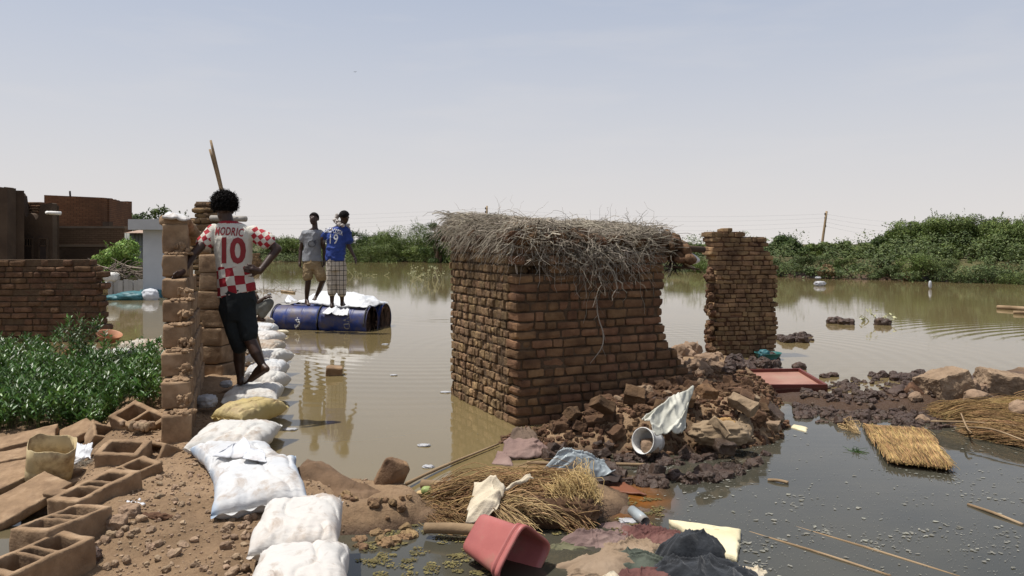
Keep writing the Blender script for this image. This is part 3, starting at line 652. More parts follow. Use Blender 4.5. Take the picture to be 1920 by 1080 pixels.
def brush_roof():
    r = rng(21); P = []; rd = []
    def top(s): return np.interp(s, [-.2, 0, .3, .7, 1.1, 1.5, 1.75], [1.82, 1.81, 1.78, 1.73, 1.74, 1.76, 1.68])
    def add(p0, d, L, sag, curl, r0, n=6):
        r0 = r0 * np.where(r.rand(len(r0)) < .12, 1.9, 1.0); curl = curl * .55
        N = len(p0); t = np.linspace(0, 1, n)[None, :, None]; d = unit(d); c = r.randn(N, 1, 3) * curl
        Q = p0[:, None] + d[:, None] * L[:, None, None] * t - A(0, 0, 1) * (sag[:, None, None] * t ** 2) + c * np.sin(t * math.pi * 1.2) * L[:, None, None]
        Q += .011 * r.randn(N, n, 3) * (t > 0); P.append(Q); rd.append(r0[:, None] * np.linspace(1, .45, n)[None])
    def at(s, v, z): s, v, z = np.broadcast_arrays(s, v, z); return np.stack([CO[0] + UH[0] * s + VH[0] * v, CO[1] + UH[1] * s + VH[1] * v, z], -1)
    N = 3600; s = r.uniform(-.05, 1.62, N); v = r.uniform(-.05, 1.6, N); th = r.uniform(0, 6.3, N)   # the mat on top
    z = top(s) + .10 * np.clip(v, 0, 1.6) / 1.6 - .2 * r.rand(N) ** 1.6
    d = np.stack([np.cos(th), np.sin(th), r.randn(N) * .10], 1); L = r.uniform(.2, .55, N); add(at(s, v, z) - d * L[:, None] * .5, d, L, L * .06, .09, r.uniform(.0018, .0042, N))
    N = 1000; s = np.where(r.rand(N) < .16, r.uniform(.0, .4, N), r.uniform(.36, 1.5, N)); d = A(*(-VH * .45), .0) + r.randn(N, 3) * .5 + np.outer(r.randn(N) * .9, A(*UH, 0))   # front fringe
    L = r.uniform(.12, .32, N); add(at(s, r.uniform(-.05, .2, N), top(s) - r.uniform(.02, .26, N)), d, L, L * r.uniform(.0, .5, N), .2, r.uniform(.0015, .0036, N))
    N = 330; s = np.clip(r.normal(.85, .33, N), .15, 1.5); d = A(*(-VH * .25), -.45) + r.randn(N, 3) * .55       # long dangling twigs in the middle
    L = r.uniform(.14, .42, N) * (1 - .3 * np.abs(s - .8)); add(at(s, r.uniform(-.1, .05, N), top(s) - r.uniform(.1, .36, N)), d, L, L * r.uniform(.0, .4, N), .2, r.uniform(.0014, .0034, N), 9)
    N = 1900; v = r.uniform(-.05, 1.65, N); d = A(*(-UH * .7), -.55) + A(*(VH * .3), 0) + r.randn(N, 3) * .35      # combed overhang of the side
    L = r.uniform(.12, .36, N); add(at(r.uniform(.0, .35, N), v, 1.70 + .10 * v / 1.6 + r.uniform(0, .12, N)), d, L, L * r.uniform(.1, .5, N), .06, r.uniform(.0016, .0038, N))
    N = 60; s = r.uniform(0, 1.8, N); d = A(0, 0, .7) + r.randn(N, 3) * .9; d[:, 2] = np.abs(d[:, 2]); L = r.uniform(.12, .42, N); add(at(s, r.uniform(0, 1.0, N), top(s)), d, L, L * .3, .1, r.uniform(.0012, .002, N))
    mb = MB()
    for q, w in zip(P, rd): tubes(mb, q, w, 3)
    return mb
M['twig'] = mat('roof_twigs', ['756d60', '968c7c', 'b4aa98'], 2.2, .9, 0, isl=.42); M['straw'] = mat('dry_straw', ['8f7650', 'b2966a', 'c4a97c'], 3, .85, 0, isl=.35)
M['wood'] = mat('weathered_wood', ['6a5740', '8a7356', 'a08a6c'], 3, .9, .5, 30, .006, stretch=(1, 1, 1)); M['wood_dark'] = mat('dark_wood', ['3f3126', '5a4737'], 6, .9, .4)
brush_roof().build('brush_roof', M['twig'], hut)
mb = MB(); r = rng(22)          # mud that fell from the roof layer under the brush
for k in range(190):
    s = r.uniform(-.05, 1.7); v = r.uniform(-.02, 1.6) if k < 90 else r.uniform(-.03, .15); p = CO + UH * s + VH * v
    lump(mb, (p[0], p[1], 1.66 - .05 * sst(s) + .02 * r.randn()), r.uniform(.04, .09, 3) * A(1, 1, .5), rotm(r.uniform(0, 360), r.randn() * 15, 0), 3, 5, .35, 1.5, k, cuts=7)
mb.build('roof_mud', M['clod'], hut, kind='stuff', smooth=False)
for v in (.12, .6, 1.1, 1.55):
    mb = MB(); p = CO + VH * v; q = p + UH * 2.12; tube(mb, [(*(p - UH * .12), 1.64), (*((p + q) / 2), 1.60), (*q, 1.55 if v > .3 else 1.53)], [.035, .04, .03], 10, 8, wob=.2, seed=3); mb.build('roof_beam', M['wood_dark'], hut)
mb = MB(); r = rng(23)          # broken roof end at the right with clods
for k in range(60):
    t = r.rand(); p = D(1248 + 46 * t ** 1.2 + r.uniform(-4, 2), 448 + 30 * t + r.uniform(-12, 26) * (1 - .3 * t), 7.75 + r.uniform(-.15, .5)); lump(mb, p, r.uniform(.025, .07, 3), rotm(r.uniform(0, 360), r.uniform(0, 90), 0), 3.2, 4, .4, 1.6, k + 200)
mb.build('roof_end', M['clod'], hut)
mb = MB()
for k in range(26):
    p = D(r.uniform(1252, 1282), r.uniform(488, 500), 7.8); d_ = A(r.uniform(-.12, .06), r.randn() * .03, -.08 - .05 * r.rand()); tube(mb, [p, p + d_ * .6, p + d_ * 1.1], [.006, .004, .001], 4, 3, caps=False)
mb.build('torn_lining', M['iron'], hut)
M['white_plastic'] = mat('white_plastic', ['c8c6c0', 'dcdad4'], 4, .45, .1, dirt=('7a6450', 6, .55, .8))
mb = MB(); c = D(1297, 484, 7.9); V = []
loft(mb, [(c + A(-.08, 0, .01) + A(.02, 0, -.004) * k * 1.0, A(0, w, 0), A(0, 0, w)) for k, w in enumerate([.038, .045, .052, .056, .056, .052, .042, .028, .012])], 18)
mb.build('plastic_pot', M['white_plastic'], label='white round plastic pot stuck under the right end of the brush roof', cat='pot')
mb = MB(); P = np.stack([np.stack([D(1279 + 24 * u + 2 * v, 489 + 12 * u + 10 * v * (.4 + .6 * u), 7.7 + .02 * math.sin(9 * u + 4 * v)) for u in np.linspace(0, 1, 9)]) for v in np.linspace(0, 1, 5)]); grid(mb, P)
mb.build('torn_paper', mat('tan_paper', ['a08a6a', 'c8b99a'], 9, .8, .2, dirt=('5a4030', 12, .5, .6)), label='torn pale paper hanging under the right end of the brush roof', cat='paper', solid=.004)
mb = MB(); tube(mb, [D(1246, 499, 7.75), D(1285, 502, 7.7), D(1312, 505, 7.65)], [.012, .011, .006], 6, 6); mb.build('stick', M['wood_dark'], label='thin dark stick poking out under the right end of the brush roof', cat='stick')
mb = MB(); tube(mb, [D(1118, 555, 7.25), D(1122, 595, 7.2), D(1131, 625, 7.18), D(1128, 652, 7.16), D(1106, 682, 7.15)], [.004, .006, .007, .006, .002], 16, 5, wob=.3)
for q in ((1128, 650, 1136, 668), (1131, 622, 1136, 640), (1121, 590, 1113, 600)): tube(mb, [D(q[0], q[1], 7.16), D(q[2], q[3], 7.12)], [.003, .001], 5, 4)
mb.build('hanging_twig', M['twig'], label='long crooked pale twig hanging down the middle of the hut front wall', cat='twig')
mb = MB(); r = rng(31)
for k in range(7):
    lump(mb, D(962 + r.uniform(-6, 30), 424 + k * 5 * (k < 3), 7.0 + r.uniform(0, .25)), (.07, .05, .03), rotm(r.uniform(0, 180), 0, 0), 6, 4, .2, 1.4, k)
mb.build('roof_brick', M['mudbrick'], hut)

# ------------------------------------------------------------------ the free standing wall stub on the right
su = unit(A(.985, .17)); sA = A(*G(1343, 671)[:2]); sd0 = sA[1]
sA2 = sA + A(-su[1], su[0]) * .17
def px_s(px): k = (px - 960) / F; return (sd0 * k - sA[0]) / (su[0] - su[1] * k)
def stop(s): return float(np.interp(s, [-.1, .14, .18, .3, .42, .70, .73, .85, .9], [1.77, 1.77, 1.79, 1.74, 1.70, 1.66, 1.55, 1.36, 1.3]))
mb = MB()
brickwork(mb, sA2, sA2 + su * 1.2, .34, -.35, 1.85, .0655, .155, lambda z: (-.06 if z > 1.43 else .0) + .008 * math.sin(z * 50), lambda z: float(np.interp(z, [-.3, .2, 1.3, 1.5, 1.7], [px_s(1455), px_s(1456), px_s(1459), px_s(1447), px_s(1441)])) + .014 * math.sin(z * 47), stop, gap=.011, amp=.12, q=7, n=4, seed=41, jit=.004, rad=.006,
          hole=lambda s, z: .5 < s < .545 and 1.38 < z < 1.46)
r = rng(42)
for k in range(60): lump(mb, (sA2[0] - .02 + r.randn() * .012, sA2[1] + r.uniform(-.15, .15), r.uniform(-.1, 1.25)), r.uniform(.025, .055, 3), rotm(r.uniform(0, 360), 20, 0), 3, 4, .4, 1.5, k, 1)
mb.build('wall_stub', [M['mudbrick'], M['clod']], smooth=False, label='free standing brick wall stub with a broken stepped top, right of the hut', cat='wall', loc=(sA[0] + .4, sA[1], 0))
# far brick remnant seen in the crook of the man's arm
mb = MB(); p = A(*G(462, 500.5)[:2]); brickwork(mb, p, p + A(1.0, 0), .3, -.3, .9, .08, .24, lambda z: 0, lambda z: .98 - .1 * (z > .6), lambda s: .88, n=2, seed=45)
mb.build('far_wall_stub', [M['mudbrick'], M['mortar']], label='small brick wall remnant standing far out in the water, seen beside the elbow', cat='wall')

# ------------------------------------------------------------------ earth block wall beside the sandbags
bw = thing('block_wall', (-2.6, 6.0, .25), 'tall broken wall of earth blocks, toothed like stairs, that the man leans on', 'wall')
TOP = [778, 716, 661, 611, 565, 523, 477, 419]; DD = [5.55, 5.72, 5.9, 6.1, 6.3, 6.5, 6.72, 6.86]; RX = [356, 354, 353, 352, 350, 347, 349, 349]
wu = unit(A(-.35, 1.0)); WM = np.array([[wu[1], wu[0], 0], [-wu[0], wu[1], 0], [0, 0, 1.0]]); r = rng(51)
WM = np.array([[wu[1], wu[0], 0], [-wu[0], wu[1], 0], [0, 0, 1.0]])
mb = MB(); mm = MB()
zb = .05
for i in range(8):
    z1 = zt(TOP[i], DD[i]); xr = (RX[i] - 960) * DD[i] / F; xl = (305 - 960) * DD[i] / F; w = xr - xl
    z0 = zb if i == 0 else zt(TOP[i-1], DD[i-1]) + .004; 
    ze = z0
    if i == 0: z0 = .02
    s = 0.0; end = (8.4 - DD[i]) / wu[1] if i < 6 else ((7.9 - DD[i]) if i == 6 else .62)
    while s < end - .05:
        L = .4 if s > 0 else (.38 if i % 2 else .36); L = min(L, end - s); c = A(xl + w / 2, DD[i]) + wu * (s + L / 2)
        drop = 0.02 * s if i < 6 else .12 * s
        rbrick(mb, (c[0], c[1], (z0 + z1) / 2 - drop), (w / 2, L / 2 - .004, (z1 - z0) / 2 - .004), WM @ rotm(r.randn() * .8, r.randn() * .5, 0), .010, 9, .006, 12, 60 + i * 9 + s * 5, 0, 2); s += L
    if i < 7 and i != 5:   # lumps of old mortar left on each step and on the block faces
        for k in range(26):
            c = A(xl + w * r.uniform(.08, .92), DD[i] + r.uniform(.02, .17)); lump(mm, (c[0], c[1], z1 + .004), r.uniform(.008, .028, 3) * A(1, 1, .6), rotm(r.uniform(0, 360), 0, 0), 3, 4, .5, 1.6, i * 20 + k, cuts=6)
        for k in range(9):
            lump(mm, (xl + w * r.uniform(.25, .8), DD[i+1] - .005, z1 + r.uniform(.02, .09)), r.uniform(.012, .040, 3) * A(1, .6, .9), rotm(r.uniform(0, 360), 0, 0), 3, 5, .5, 1.6, i * 20 + k + 500, cuts=6)
mb.build('block_course', M['block'], bw); 
# rounded slab of mud and stones that caps the wall
for k in range(14):
    t = k / 13; c = D(328 + 40 * t, 414 + 36 * t, 6.95 + .75 * t); lump(mm, c, (.115 - .03 * t, .08, .035 + .01 * r.rand()), rotm(19 + r.randn() * 12, 0, r.randn() * 5), 4, 5, .25, 1.4, k + 900)
lump(mm, D(384, 470, 8.0), (.06, .06, .035), None, 3, 5, .2, 1.3, 5)
mm.build('mortar', M['block'], bw)
mb = MB(); xp0, xp1 = (374 - 960) * 8.5 / F, (421 - 960) * 8.5 / F
for i in range(8):
    z1 = zt(477 + 34.5 * i, 8.5); h = 34.5 * 8.5 / F; off = .012 * math.sin(i * 2.4)
    rbrick(mb, ((xp0 + xp1) / 2 + off, 8.72, z1 - h / 2), ((xp1 - xp0) / 2, .2, h / 2 - .004), rotm(-8 + r.randn(), 0, 0), .009, 9, .004, 12, 400 + i, 0, 1)
mb.build('pier', M['block'], bw)
mb = MB(); p = A((360 - 960) * 9.4 / F, 9.4)
brickwork(mb, p, p + A(.36, -.02), .25, .1, 2.12, .066, .3, lambda z: .02 * math.sin(z * 23) + (.0 if z > 2.0 else .02), lambda z: .33 + .015 * math.sin(z * 31), lambda s: 2.1, q=5, amp=.2, n=5, seed=52, gap=.014)
mb.build('brick_pillar', [M['mudbrick'], M['mortar']], label='dark brick pillar behind the head of the man in the checked shirt', cat='pillar')
mb = MB(); tube(mb, [D(396, 409, 9.15), D(461, 410.5, 9.0)], [.034, .033], 6, 14); mb.build('beam', mat('grey_beam', ['8a847c', 'a09a92'], 4, .8, .2), label='short grey beam sticking out behind the neck of the man', cat='beam')
for (x0, y0, x1, y1, d0, lb) in ((395, 263, 421, 385, 9.0, 'taller of the two thin wooden poles rising behind the hair of the man'), (393.5, 280, 418, 378, 9.1, 'shorter of the two thin wooden poles rising behind the hair of the man')):
    mb = MB(); a_ = D(x0, y0, d0); b_ = D(x1, y1, d0); e_ = b_ + (b_ - a_) * (b_[2] - .2) / (a_[2] - b_[2]); tube(mb, [a_, b_ + A(.01, 0, 0), e_], [.013, .016, .02], 14, 8, wob=.1); mb.build('wooden_pole', M['wood'], label=lb, cat='pole')

# ------------------------------------------------------------------ sandbags
def sackmat(name, cols, print_c=None, dirt=.0, tint=(.5, .62)):
    m = bpy.data.materials.new(name); t = NT(m); co = t.new('TexCoord').outputs['Object']
    c = t.ramp(t.noise(co, 3, 5), [(.35, hexc(cols[0])), (.65, hexc(cols[1]))])
    if print_c:   # faded printing at the bag ends
        sp = t.new('SeparateXYZ'); t.l.new(co, sp.inputs[0]); f = t.math('ADD', t.math('ABSOLUTE', sp.outputs[0]), t.math('MULTIPLY', t.noise(co, 9, 4), .10))
        c = t.mix(t.ramp(f, [(.255, 0.0), (.30, .75)]), c, hexc(print_c))
    g = t.new('NewGeometry'); sn = t.new('SeparateXYZ'); t.l.new(co, sn.inputs[0])
    up = t.ramp(t.math('ADD', t.math('MULTIPLY', sn.outputs[2], 7.0), .2), [(.3, 0.0), (.75, 1.0)])
    f = t.math('MULTIPLY', t.ramp(t.noise(co, 4.2, 9, .68, .8), [(.50 - dirt, 0.0), (.64 - dirt, .75)]), up)
    c = t.mix(f, c, hexc('8f7358'))
    f2 = t.ramp(t.noise(co, 1.5, 4), [(.4, 0.0), (.8, .35)]); c = t.mix(f2, c, hexc('9c8a74'))
    t.l.new(c, t.p.inputs['Base Color']); t.p.inputs['Roughness'].default_value = .55; t.p.inputs['Specular IOR Level'].default_value = .3
    w1 = t.new('TexWave'); w1.inputs['Scale'].default_value = 90; w1.bands_direction = 'X'; w2 = t.new('TexWave'); w2.inputs['Scale'].default_value = 90; w2.bands_direction = 'Y'
    t.l.new(co, w1.inputs[0]); t.l.new(co, w2.inputs[0])
    b = t.bump(t.math('ADD', w1.outputs[0], w2.outputs[0]), .25, .002)
    b = t.bump(t.noise(co, 9, 6, .6, 1.2, (1, 2.2, 1)), .6, .014, b); b = t.bump(t.noise(co, 38, 4, .6), .25, .006, b)
    t.l.new(b, t.p.inputs['Normal'])
    tr = t.new('BsdfTranslucent'); t.l.new(c, tr.inputs[0]); ms = t.new('MixShader'); ms.inputs[0].default_value = .12
    t.l.new(t.p.outputs[0], ms.inputs[1]); t.l.new(tr.outputs[0], ms.inputs[2]); t.l.new(ms.outputs[0], t.n['Material Output'].inputs[0]); return m
SM = dict(w=sackmat('white_sack', ('c9c7c1', 'dad8d2')), b=sackmat('white_blue_sack', ('c6c8ca', 'd8d9d8'), '7d9fc0'), y=sackmat('yellow_sack', ('b8a46c', 'c6b47e'), None, .03), p=sackmat('white_pink_sack', ('c9c6c0', 'dad6d0'), 'c79a88'), d=sackmat('dirty_sack', ('b4ac9e', 'c8c0b2'), None, .1))
def sandbag(c, L, W, H, yaw, mt, label, seed=0, tilt=0, roll=0, ears=.5, name='sandbag', fl=0.0, cat='sandbag', group='sandbags laid in a row as a dyke', bendx=0):
    r = rng(seed); nu, nv = 56, 40; th = np.linspace(-1, 1, nu); u = np.sin(th * math.pi / 2) * .6 + th * .4; tv = np.linspace(-1, 1, nv); v = np.sin(tv * math.pi / 2) * .6 + tv * .4
    v = np.concatenate([[-1.07], v, [1.07]]); nv += 2; U, V = np.meshgrid(u, v); a = np.clip(1 - np.abs(U) ** 5, 0, 1) * np.clip(1 - np.abs(V) ** 4.5, 0, 1); t = a ** .40 * H * .43 * (1 - .10 * (U ** 2 + V ** 2))
    # outline: sides pulled in, corners left as ears
    X = L / 2 * U * (1 - .07 * ears * (1 - V ** 2) * np.abs(U) ** 2) + .012 * vn(np.stack([V * 2 + seed, U * 0 + 1, U * 2], -1)); Y = W / 2 * V * (1 - .08 * ears * (1 - U ** 2) * np.abs(V) ** 2) + .012 * vn(np.stack([U * 2 + seed, V * 2, U * 0], -1))
    P = np.stack([X, Y, X * 0], -1); out = []
    wr = .010 * np.abs(U) ** 3 * np.sin(V * (22 + 6 * vn(np.stack([U * 2, V, U * 0 + seed], -1)))) * (1 - np.abs(V) ** 6)        # gathers by the seams
    wr = wr + .006 * np.abs(V) ** 3 * np.sin(U * 26 + seed)
    for sg in (1, -1):
        Q = P.copy(); n3 = .022 * fbm(P * 3.0 + seed * 3 + sg, 1, 3) + .014 * (1 - np.abs(fbm(P * A(5, 9, 1) + seed * 5, 1, 3))) ** 3
        crease = .020 * (1 - np.abs(np.sin((U * 1.7 + V * .9 * math.sin(seed) + .8 * vn(np.stack([U * 1.5, V * 1.5, U * 0 + seed], -1))) * 2.4))) ** 6
        Q[..., 2] = sg * (t * (1 + .12 * sg) + (n3 + wr - crease * (sg > 0)) * a ** .35)
        Q[..., 2] += (np.abs(V) > 1.01) * .010 * np.sin(U * 17 + seed) + (np.abs(V) > 1.01) * .004
        Q[..., 2] += fl * 0.5 * (np.abs(V) > .93) * (sg > 0) * r.rand(*U.shape) * .03
        out.append(Q)
    mb = MB(); mt_ = rotm(yaw, tilt, roll)
    for k, Q in enumerate(out):
        Q[..., 2] += bendx * (U ** 2) * -1
        Qw = (Q.reshape(-1, 3) @ mt_.T).reshape(Q.shape); grid(mb, (Qw if k == 0 else Qw[:, ::-1]))
    o_ = A(*c); mb.v = [q + o_ for q in mb.v]
    # keep material coordinates in the bag's own frame: bake rotation into the object
    V_ = np.concatenate(mb.v) - o_; mb.v = [V_ @ mt_]
    me = mb.mesh(name, A(0, 0, 0)); ob = bpy.data.objects.new(name, me); col.objects.link(ob); me.materials.append(SM[mt]); ob.location = c
    ob.rotation_euler = Matrix(mt_.tolist()).to_euler(); bm_merge(me); return tag(ob, label, cat, group)
import bmesh
def bm_merge(me, d=.0008):
    b = bmesh.new(); b.from_mesh(me); bmesh.ops.remove_doubles(b, verts=b.verts, dist=d); bmesh.ops.recalc_face_normals(b, faces=b.faces); b.to_mesh(me); b.free()
BAGS = [ # px, py, z, L, W, H, yaw, tilt, roll, material, label
    (566, 1056, .23, .39, .46, .19, 12, 4, 0, 'p', 'white sandbag with a pinkish left end at the bottom edge, nearest of the row'),
    (562, 962, .25, .40, .58, .19, 10, 3, 0, 'p', 'white sandbag with frayed upper seam and pink corners, second from the bottom edge'),
    (482, 888, .24, .49, .68, .18, 22, 4, -3, 'b', 'large white sandbag with a blue corner, third from the bottom edge'),
    (446, 842, .25, .46, .50, .16, 32, 2, 5, 'b', 'white and pale blue sandbag with a torn flap, fourth from the bottom edge'),
    (440, 804, .26, .50, .62, .18, 2, 0, 0, 'w', 'broad white sandbag with brown dirt on top, just below the yellow one'),
    (470, 757, .28, .28, .62, .19, -16, -2, 4, 'y', 'yellow sandbag, the only one of that colour in the row'),
    (478, 727, .25, .45, .62, .18, 8, 0, 0, 'w', 'white sandbag under the bare feet of the man in the checked shirt'),
    (496, 706, .22, .50, .52, .20, -4, 0, 0, 'w', 'white sandbag right behind the one the man stands on'),
    (502, 683, .22, .50, .60, .20, 6, 0, 0, 'b', 'white sandbag with a pale blue side, second beyond the feet of the man'),
    (503, 661, .22, .52, .62, .20, -8, 0, 0, 'w', 'dusty white sandbag third beyond the feet of the man'),
    (498, 643, .22, .52, .66, .20, 4, 0, 0, 'd', 'dirty beige sandbag fourth beyond the feet of the man'),
    (493, 627, .22, .54, .72, .20, -6, 0, 0, 'p', 'white sandbag with a reddish seam, level with the floating bottle'),
    (488, 611, .22, .56, .78, .22, 5, 0, 0, 'b', 'white sandbag in front of the crouching man'),
    (478, 598, .20, .58, .8, .22, -3, 0, 0, 'd', 'sandbag under the feet of the crouching man'),
]
for i, (px, py, z, L, W, H, yw, tl, rl, mt, lb) in enumerate(BAGS):
    p = G(px, py, z + H * .35); L = L * (.74 if i >= 7 else 1); sb = sandbag((p[0], p[1], z), L, W, H, yw, mt, lb, 7 + i, tl, rl)
    if i in (0, 1, 2, 4, 6):     # frayed weave along the seam
        rr_ = rng(900 + i); n_ = 260 if i < 2 else 120; xx = rr_.uniform(-.46, .46, n_) * L; zz_ = rr_.uniform(.0, .012, n_)
        P0_ = np.stack([xx, np.full(n_, W * .47), zz_], 1); dv_ = np.stack([rr_.randn(n_) * .3, .5 + .3 * rr_.rand(n_), .9 + 0 * xx], 1); t_ = np.linspace(0, 1, 3)[None, :, None]
        fm = MB(); tubes(fm, P0_[:, None] + dv_[:, None] * rr_.uniform(.008, .030, (n_, 1, 1)) * t_, .0009, 3)
        f_ = bpy.data.objects.new('frayed_seam', fm.mesh('frayed_seam', A(0, 0, 0))); col.objects.link(f_); f_.parent = sb; f_.data.materials.append(SM[mt])
# torn flap of the fourth bag and loose plastic
def cloth(name, quad, nx, ny, folds, mt, label, cat, seed=0, fbm_a=.02, fbm_s=5, edge=.02, solid=.004, ground=False, arch=0, group=None, lat=.6, parent=None, rip=0, zmin=None):
    p00, p10, p11, p01 = [A(*q) for q in quad]; u = np.linspace(0, 1, nx)[None, :, None]; v = np.linspace(0, 1, ny)[:, None, None]
    P = (p00 * (1 - u) + p10 * u) * (1 - v) + (p01 * (1 - u) + p11 * u) * v; U = u[..., 0] + 0 * v[..., 0]; V = v[..., 0] + 0 * U
    S3 = np.stack([U * np.linalg.norm(p10 - p00), V * np.linalg.norm(p01 - p00), U * 0 + seed], -1)
    h = fbm_a * fbm(S3, fbm_s, 4, seed); fa_ = max([f[2] for f in folds]) * .55; wx_ = S3[..., 0] + .09 * fbm(S3 * 4, 1, 3, seed); wy_ = S3[..., 1] + .09 * fbm(S3 * 4 + 7, 1, 3, seed); an_ = R(folds[0][0])
    ux_ = wx_ * math.cos(an_) + wy_ * math.sin(an_); uy_ = -wx_ * math.sin(an_) + wy_ * math.cos(an_)
    h = h + fa_ * ((1 - np.abs(vn(np.stack([ux_ * 14, uy_ * 4, ux_ * 0 + seed], -1)))) ** 5 - .3) + fa_ * .6 * ((1 - np.abs(vn(np.stack([ux_ * 9, uy_ * 22, ux_ * 0 + seed + 3], -1)))) ** 6 - .3)

    for (ang, fq, am, sh) in folds:
        q = (S3[..., 0] * math.cos(R(ang)) + S3[..., 1] * math.sin(R(ang))) * fq + .9 * fbm(S3 * 2.2 + ang, 1, 2, seed)
        h = h + am * (1 - np.abs(np.sin(q * math.pi))) ** sh * (.6 + .8 * (.5 + .5 * vn(S3 * 3 + ang)))
    h = h + arch * (np.sin(U * math.pi) * np.sin(V * math.pi)) ** .7
    e = edge * np.stack([fbm(S3 * 6 + 3, 1, 3, seed), fbm(S3 * 6 + 9, 1, 3, seed), h * 0], -1); P = P + e
    P[..., 2] += h; P[..., 0] += lat * h * .7; P[..., 1] -= lat * h * .3
    if ground:
        g_ = gheight(P[..., 0], P[..., 1], False); P[..., 2] = np.maximum(P[..., 2], np.maximum(g_, -.01) + .012)
    if zmin is not None: P[..., 2] = np.maximum(P[..., 2], zmin + .004 * U)
    mb = MB(); grid(mb, P); return mb.build(name, mt, parent, label, cat, group, solid=solid)
M['sheet_white'] = mat('white_sheeting', ['c6c8cc', 'd8dade'], 3, .5, .3, 30, .006, dirt=('a08c74', 3, .56, .8), trans=.15)
M['sheet_blue'] = mat('pale_blue_sheeting', ['a9bccd', 'd0d6da'], 2.5, .5, .3, 30, .006, dirt=('a08c74', 3, .6, .8), trans=.15)
p = G(452, 842, .36)
cloth('plastic_flap', [G(402, 858, .32), G(462, 858, .34), G(458, 826, .37), G(432, 836, .37)], 40, 30, [(20, 5, .022, 1.5), (110, 4, .016, 2)], M['sheet_white'], 'torn white flap of sacking on the fourth sandbag', 'plastic', 4, .03, 6, .07, arch=.02)
cloth('plastic_flap', [G(455, 862, .36), G(500, 866, .35), G(495, 842, .36), G(462, 838, .36)], 40, 30, [(60, 4, .012, 2)], M['sheet_white'], 'white plastic edge folded over the third sandbag', 'plastic', 5, .015, 6, .02)
# sack draped over the wall top, small crumpled bags
cloth('draped_sack', [D(306, 407, 6.8), D(352, 411, 6.85), D(362, 428, 7.45), D(322, 398, 7.4)], 40, 30, [(15, 8, .012, 2)], SM['b'], 'white and blue sack lying on top of the earth block wall', 'sack', 6, .015, 7, .02, solid=.02, arch=.035)
def wad(name, c, half, mt, label, cat, seed=0, amp=.4, n=10, q=2.4, parent=None, yaw=0, group=None, fr=2.2):
    V, Q = boxgrid(n); V = V / ((np.abs(V) ** q).sum(1) ** (1 / q))[:, None]; half = A(*half)
    rd = 1 + amp * ((1 - np.abs(fbm(V * fr + seed * 3.3, 1, 4))) ** 2 - .6) + amp * .4 * fbm(V * 6, 1, 3, seed); V = V * rd[:, None] * half @ rotm(yaw).T
    mb = MB(); mb.add(V + A(*c), Q); return mb.build(name, mt, parent, label, cat, group)
M['film'] = mat('thin_white_film', ['b9b9bb', 'd2d2d4'], 6, .35, .5, 40, .008, trans=.3)
wad('crumpled_bag', G(388, 752, .29), (.075, .07, .05), M['film'], 'crumpled white plastic bag in the shade between block wall and yellow sandbag', 'plastic bag', 3)
wad('crumpled_bag', G(424, 720, .28), (.05, .05, .03), M['film'], 'small scrap of white film left of the feet of the man', 'plastic bag', 9)

# ------------------------------------------------------------------ fallen hollow blocks
def hollow_block(name, c, yaw, pitch, roll, dims, holes, label, seed, mt='block', group='fallen earth blocks'):
    """holes: list of (x0, x1, y0, y1, z0) fractions cut from the top down to height fraction z0"""
    L, W, H = dims; nx, ny, nz = [max(3, int(round(d_ / .0125))) for d_ in dims]
    S = np.ones((nx + 2, ny + 2, nz + 2), bool); S[0] = S[-1] = False; S[:, 0] = S[:, -1] = False; S[:, :, 0] = S[:, :, -1] = False
    for x0, x1, y0, y1, z0 in holes: S[1 + int(x0 * nx):1 + int(math.ceil(x1 * nx)), 1 + int(y0 * ny):1 + int(math.ceil(y1 * ny)), 1 + int(z0 * nz):nz + 1 + 1] = False
    idx = -np.ones((nx + 1, ny + 1, nz + 1), int); V = []; Q = []
    def vi(p):
        if idx[p] < 0: idx[p] = len(V); V.append(p)
        return idx[p]
    I, J, K = np.where(S)
    for i, j, k in zip(I, J, K):
        for ax, sg in ((0, 1), (0, -1), (1, 1), (1, -1), (2, 1), (2, -1)):
            nb = [i, j, k]; nb[ax] += sg
            if S[tuple(nb)]: continue
            b_, c_ = (ax + 1) % 3, (ax + 2) % 3; q = []
            for db, dc in ((0, 0), (1, 0), (1, 1), (0, 1)):
                p = [i - 1, j - 1, k - 1]; p[ax] += (sg > 0); p[b_] += db; p[c_] += dc; q.append(vi(tuple(p)))
            Q.append(q if sg > 0 else q[::-1])
    V = np.array(V, float); Q = np.array(Q)
    # one smoothing pass rounds the arrises, then noise roughens them
    acc = np.zeros_like(V); cnt = np.zeros(len(V))
    for a_, b_ in ((0, 1), (1, 2), (2, 3), (3, 0)):
        np.add.at(acc, Q[:, a_], V[Q[:, b_]]); np.add.at(cnt, Q[:, a_], 1); np.add.at(acc, Q[:, b_], V[Q[:, a_]]); np.add.at(cnt, Q[:, b_], 1)
    V = V * .62 + .38 * acc / cnt[:, None]; V = (V / A(nx, ny, nz) - .5) * A(L, W, H)
    V += .0045 * np.stack([fbm(V * 28 + q_ * 9 + seed, 1, 3) for q_ in range(3)], 1) + .007 * np.stack([fbm(V * 7 + q_ * 5 + seed, 1, 2) for q_ in range(3)], 1)
    mb = MB(); mb.add(V @ rotm(yaw, pitch, roll).T + A(*c), Q); return mb.build(name, M[mt], label=label, cat='block', group=group)
H3 = [(.12, .38, .17, .83, 0), (.45, .55, .17, .83, 0), (.62, .88, .17, .83, 0)]; H2 = [(.12, .44, .17, .83, 0), (.56, .88, .17, .83, 0)]; H1 = [(.14, .86, .17, .83, 0)]
def hb(px, py, z, *a, **k): hollow_block('earth_block', G(px, py, z), *a, **k)
DB = (.40, .21, .19)
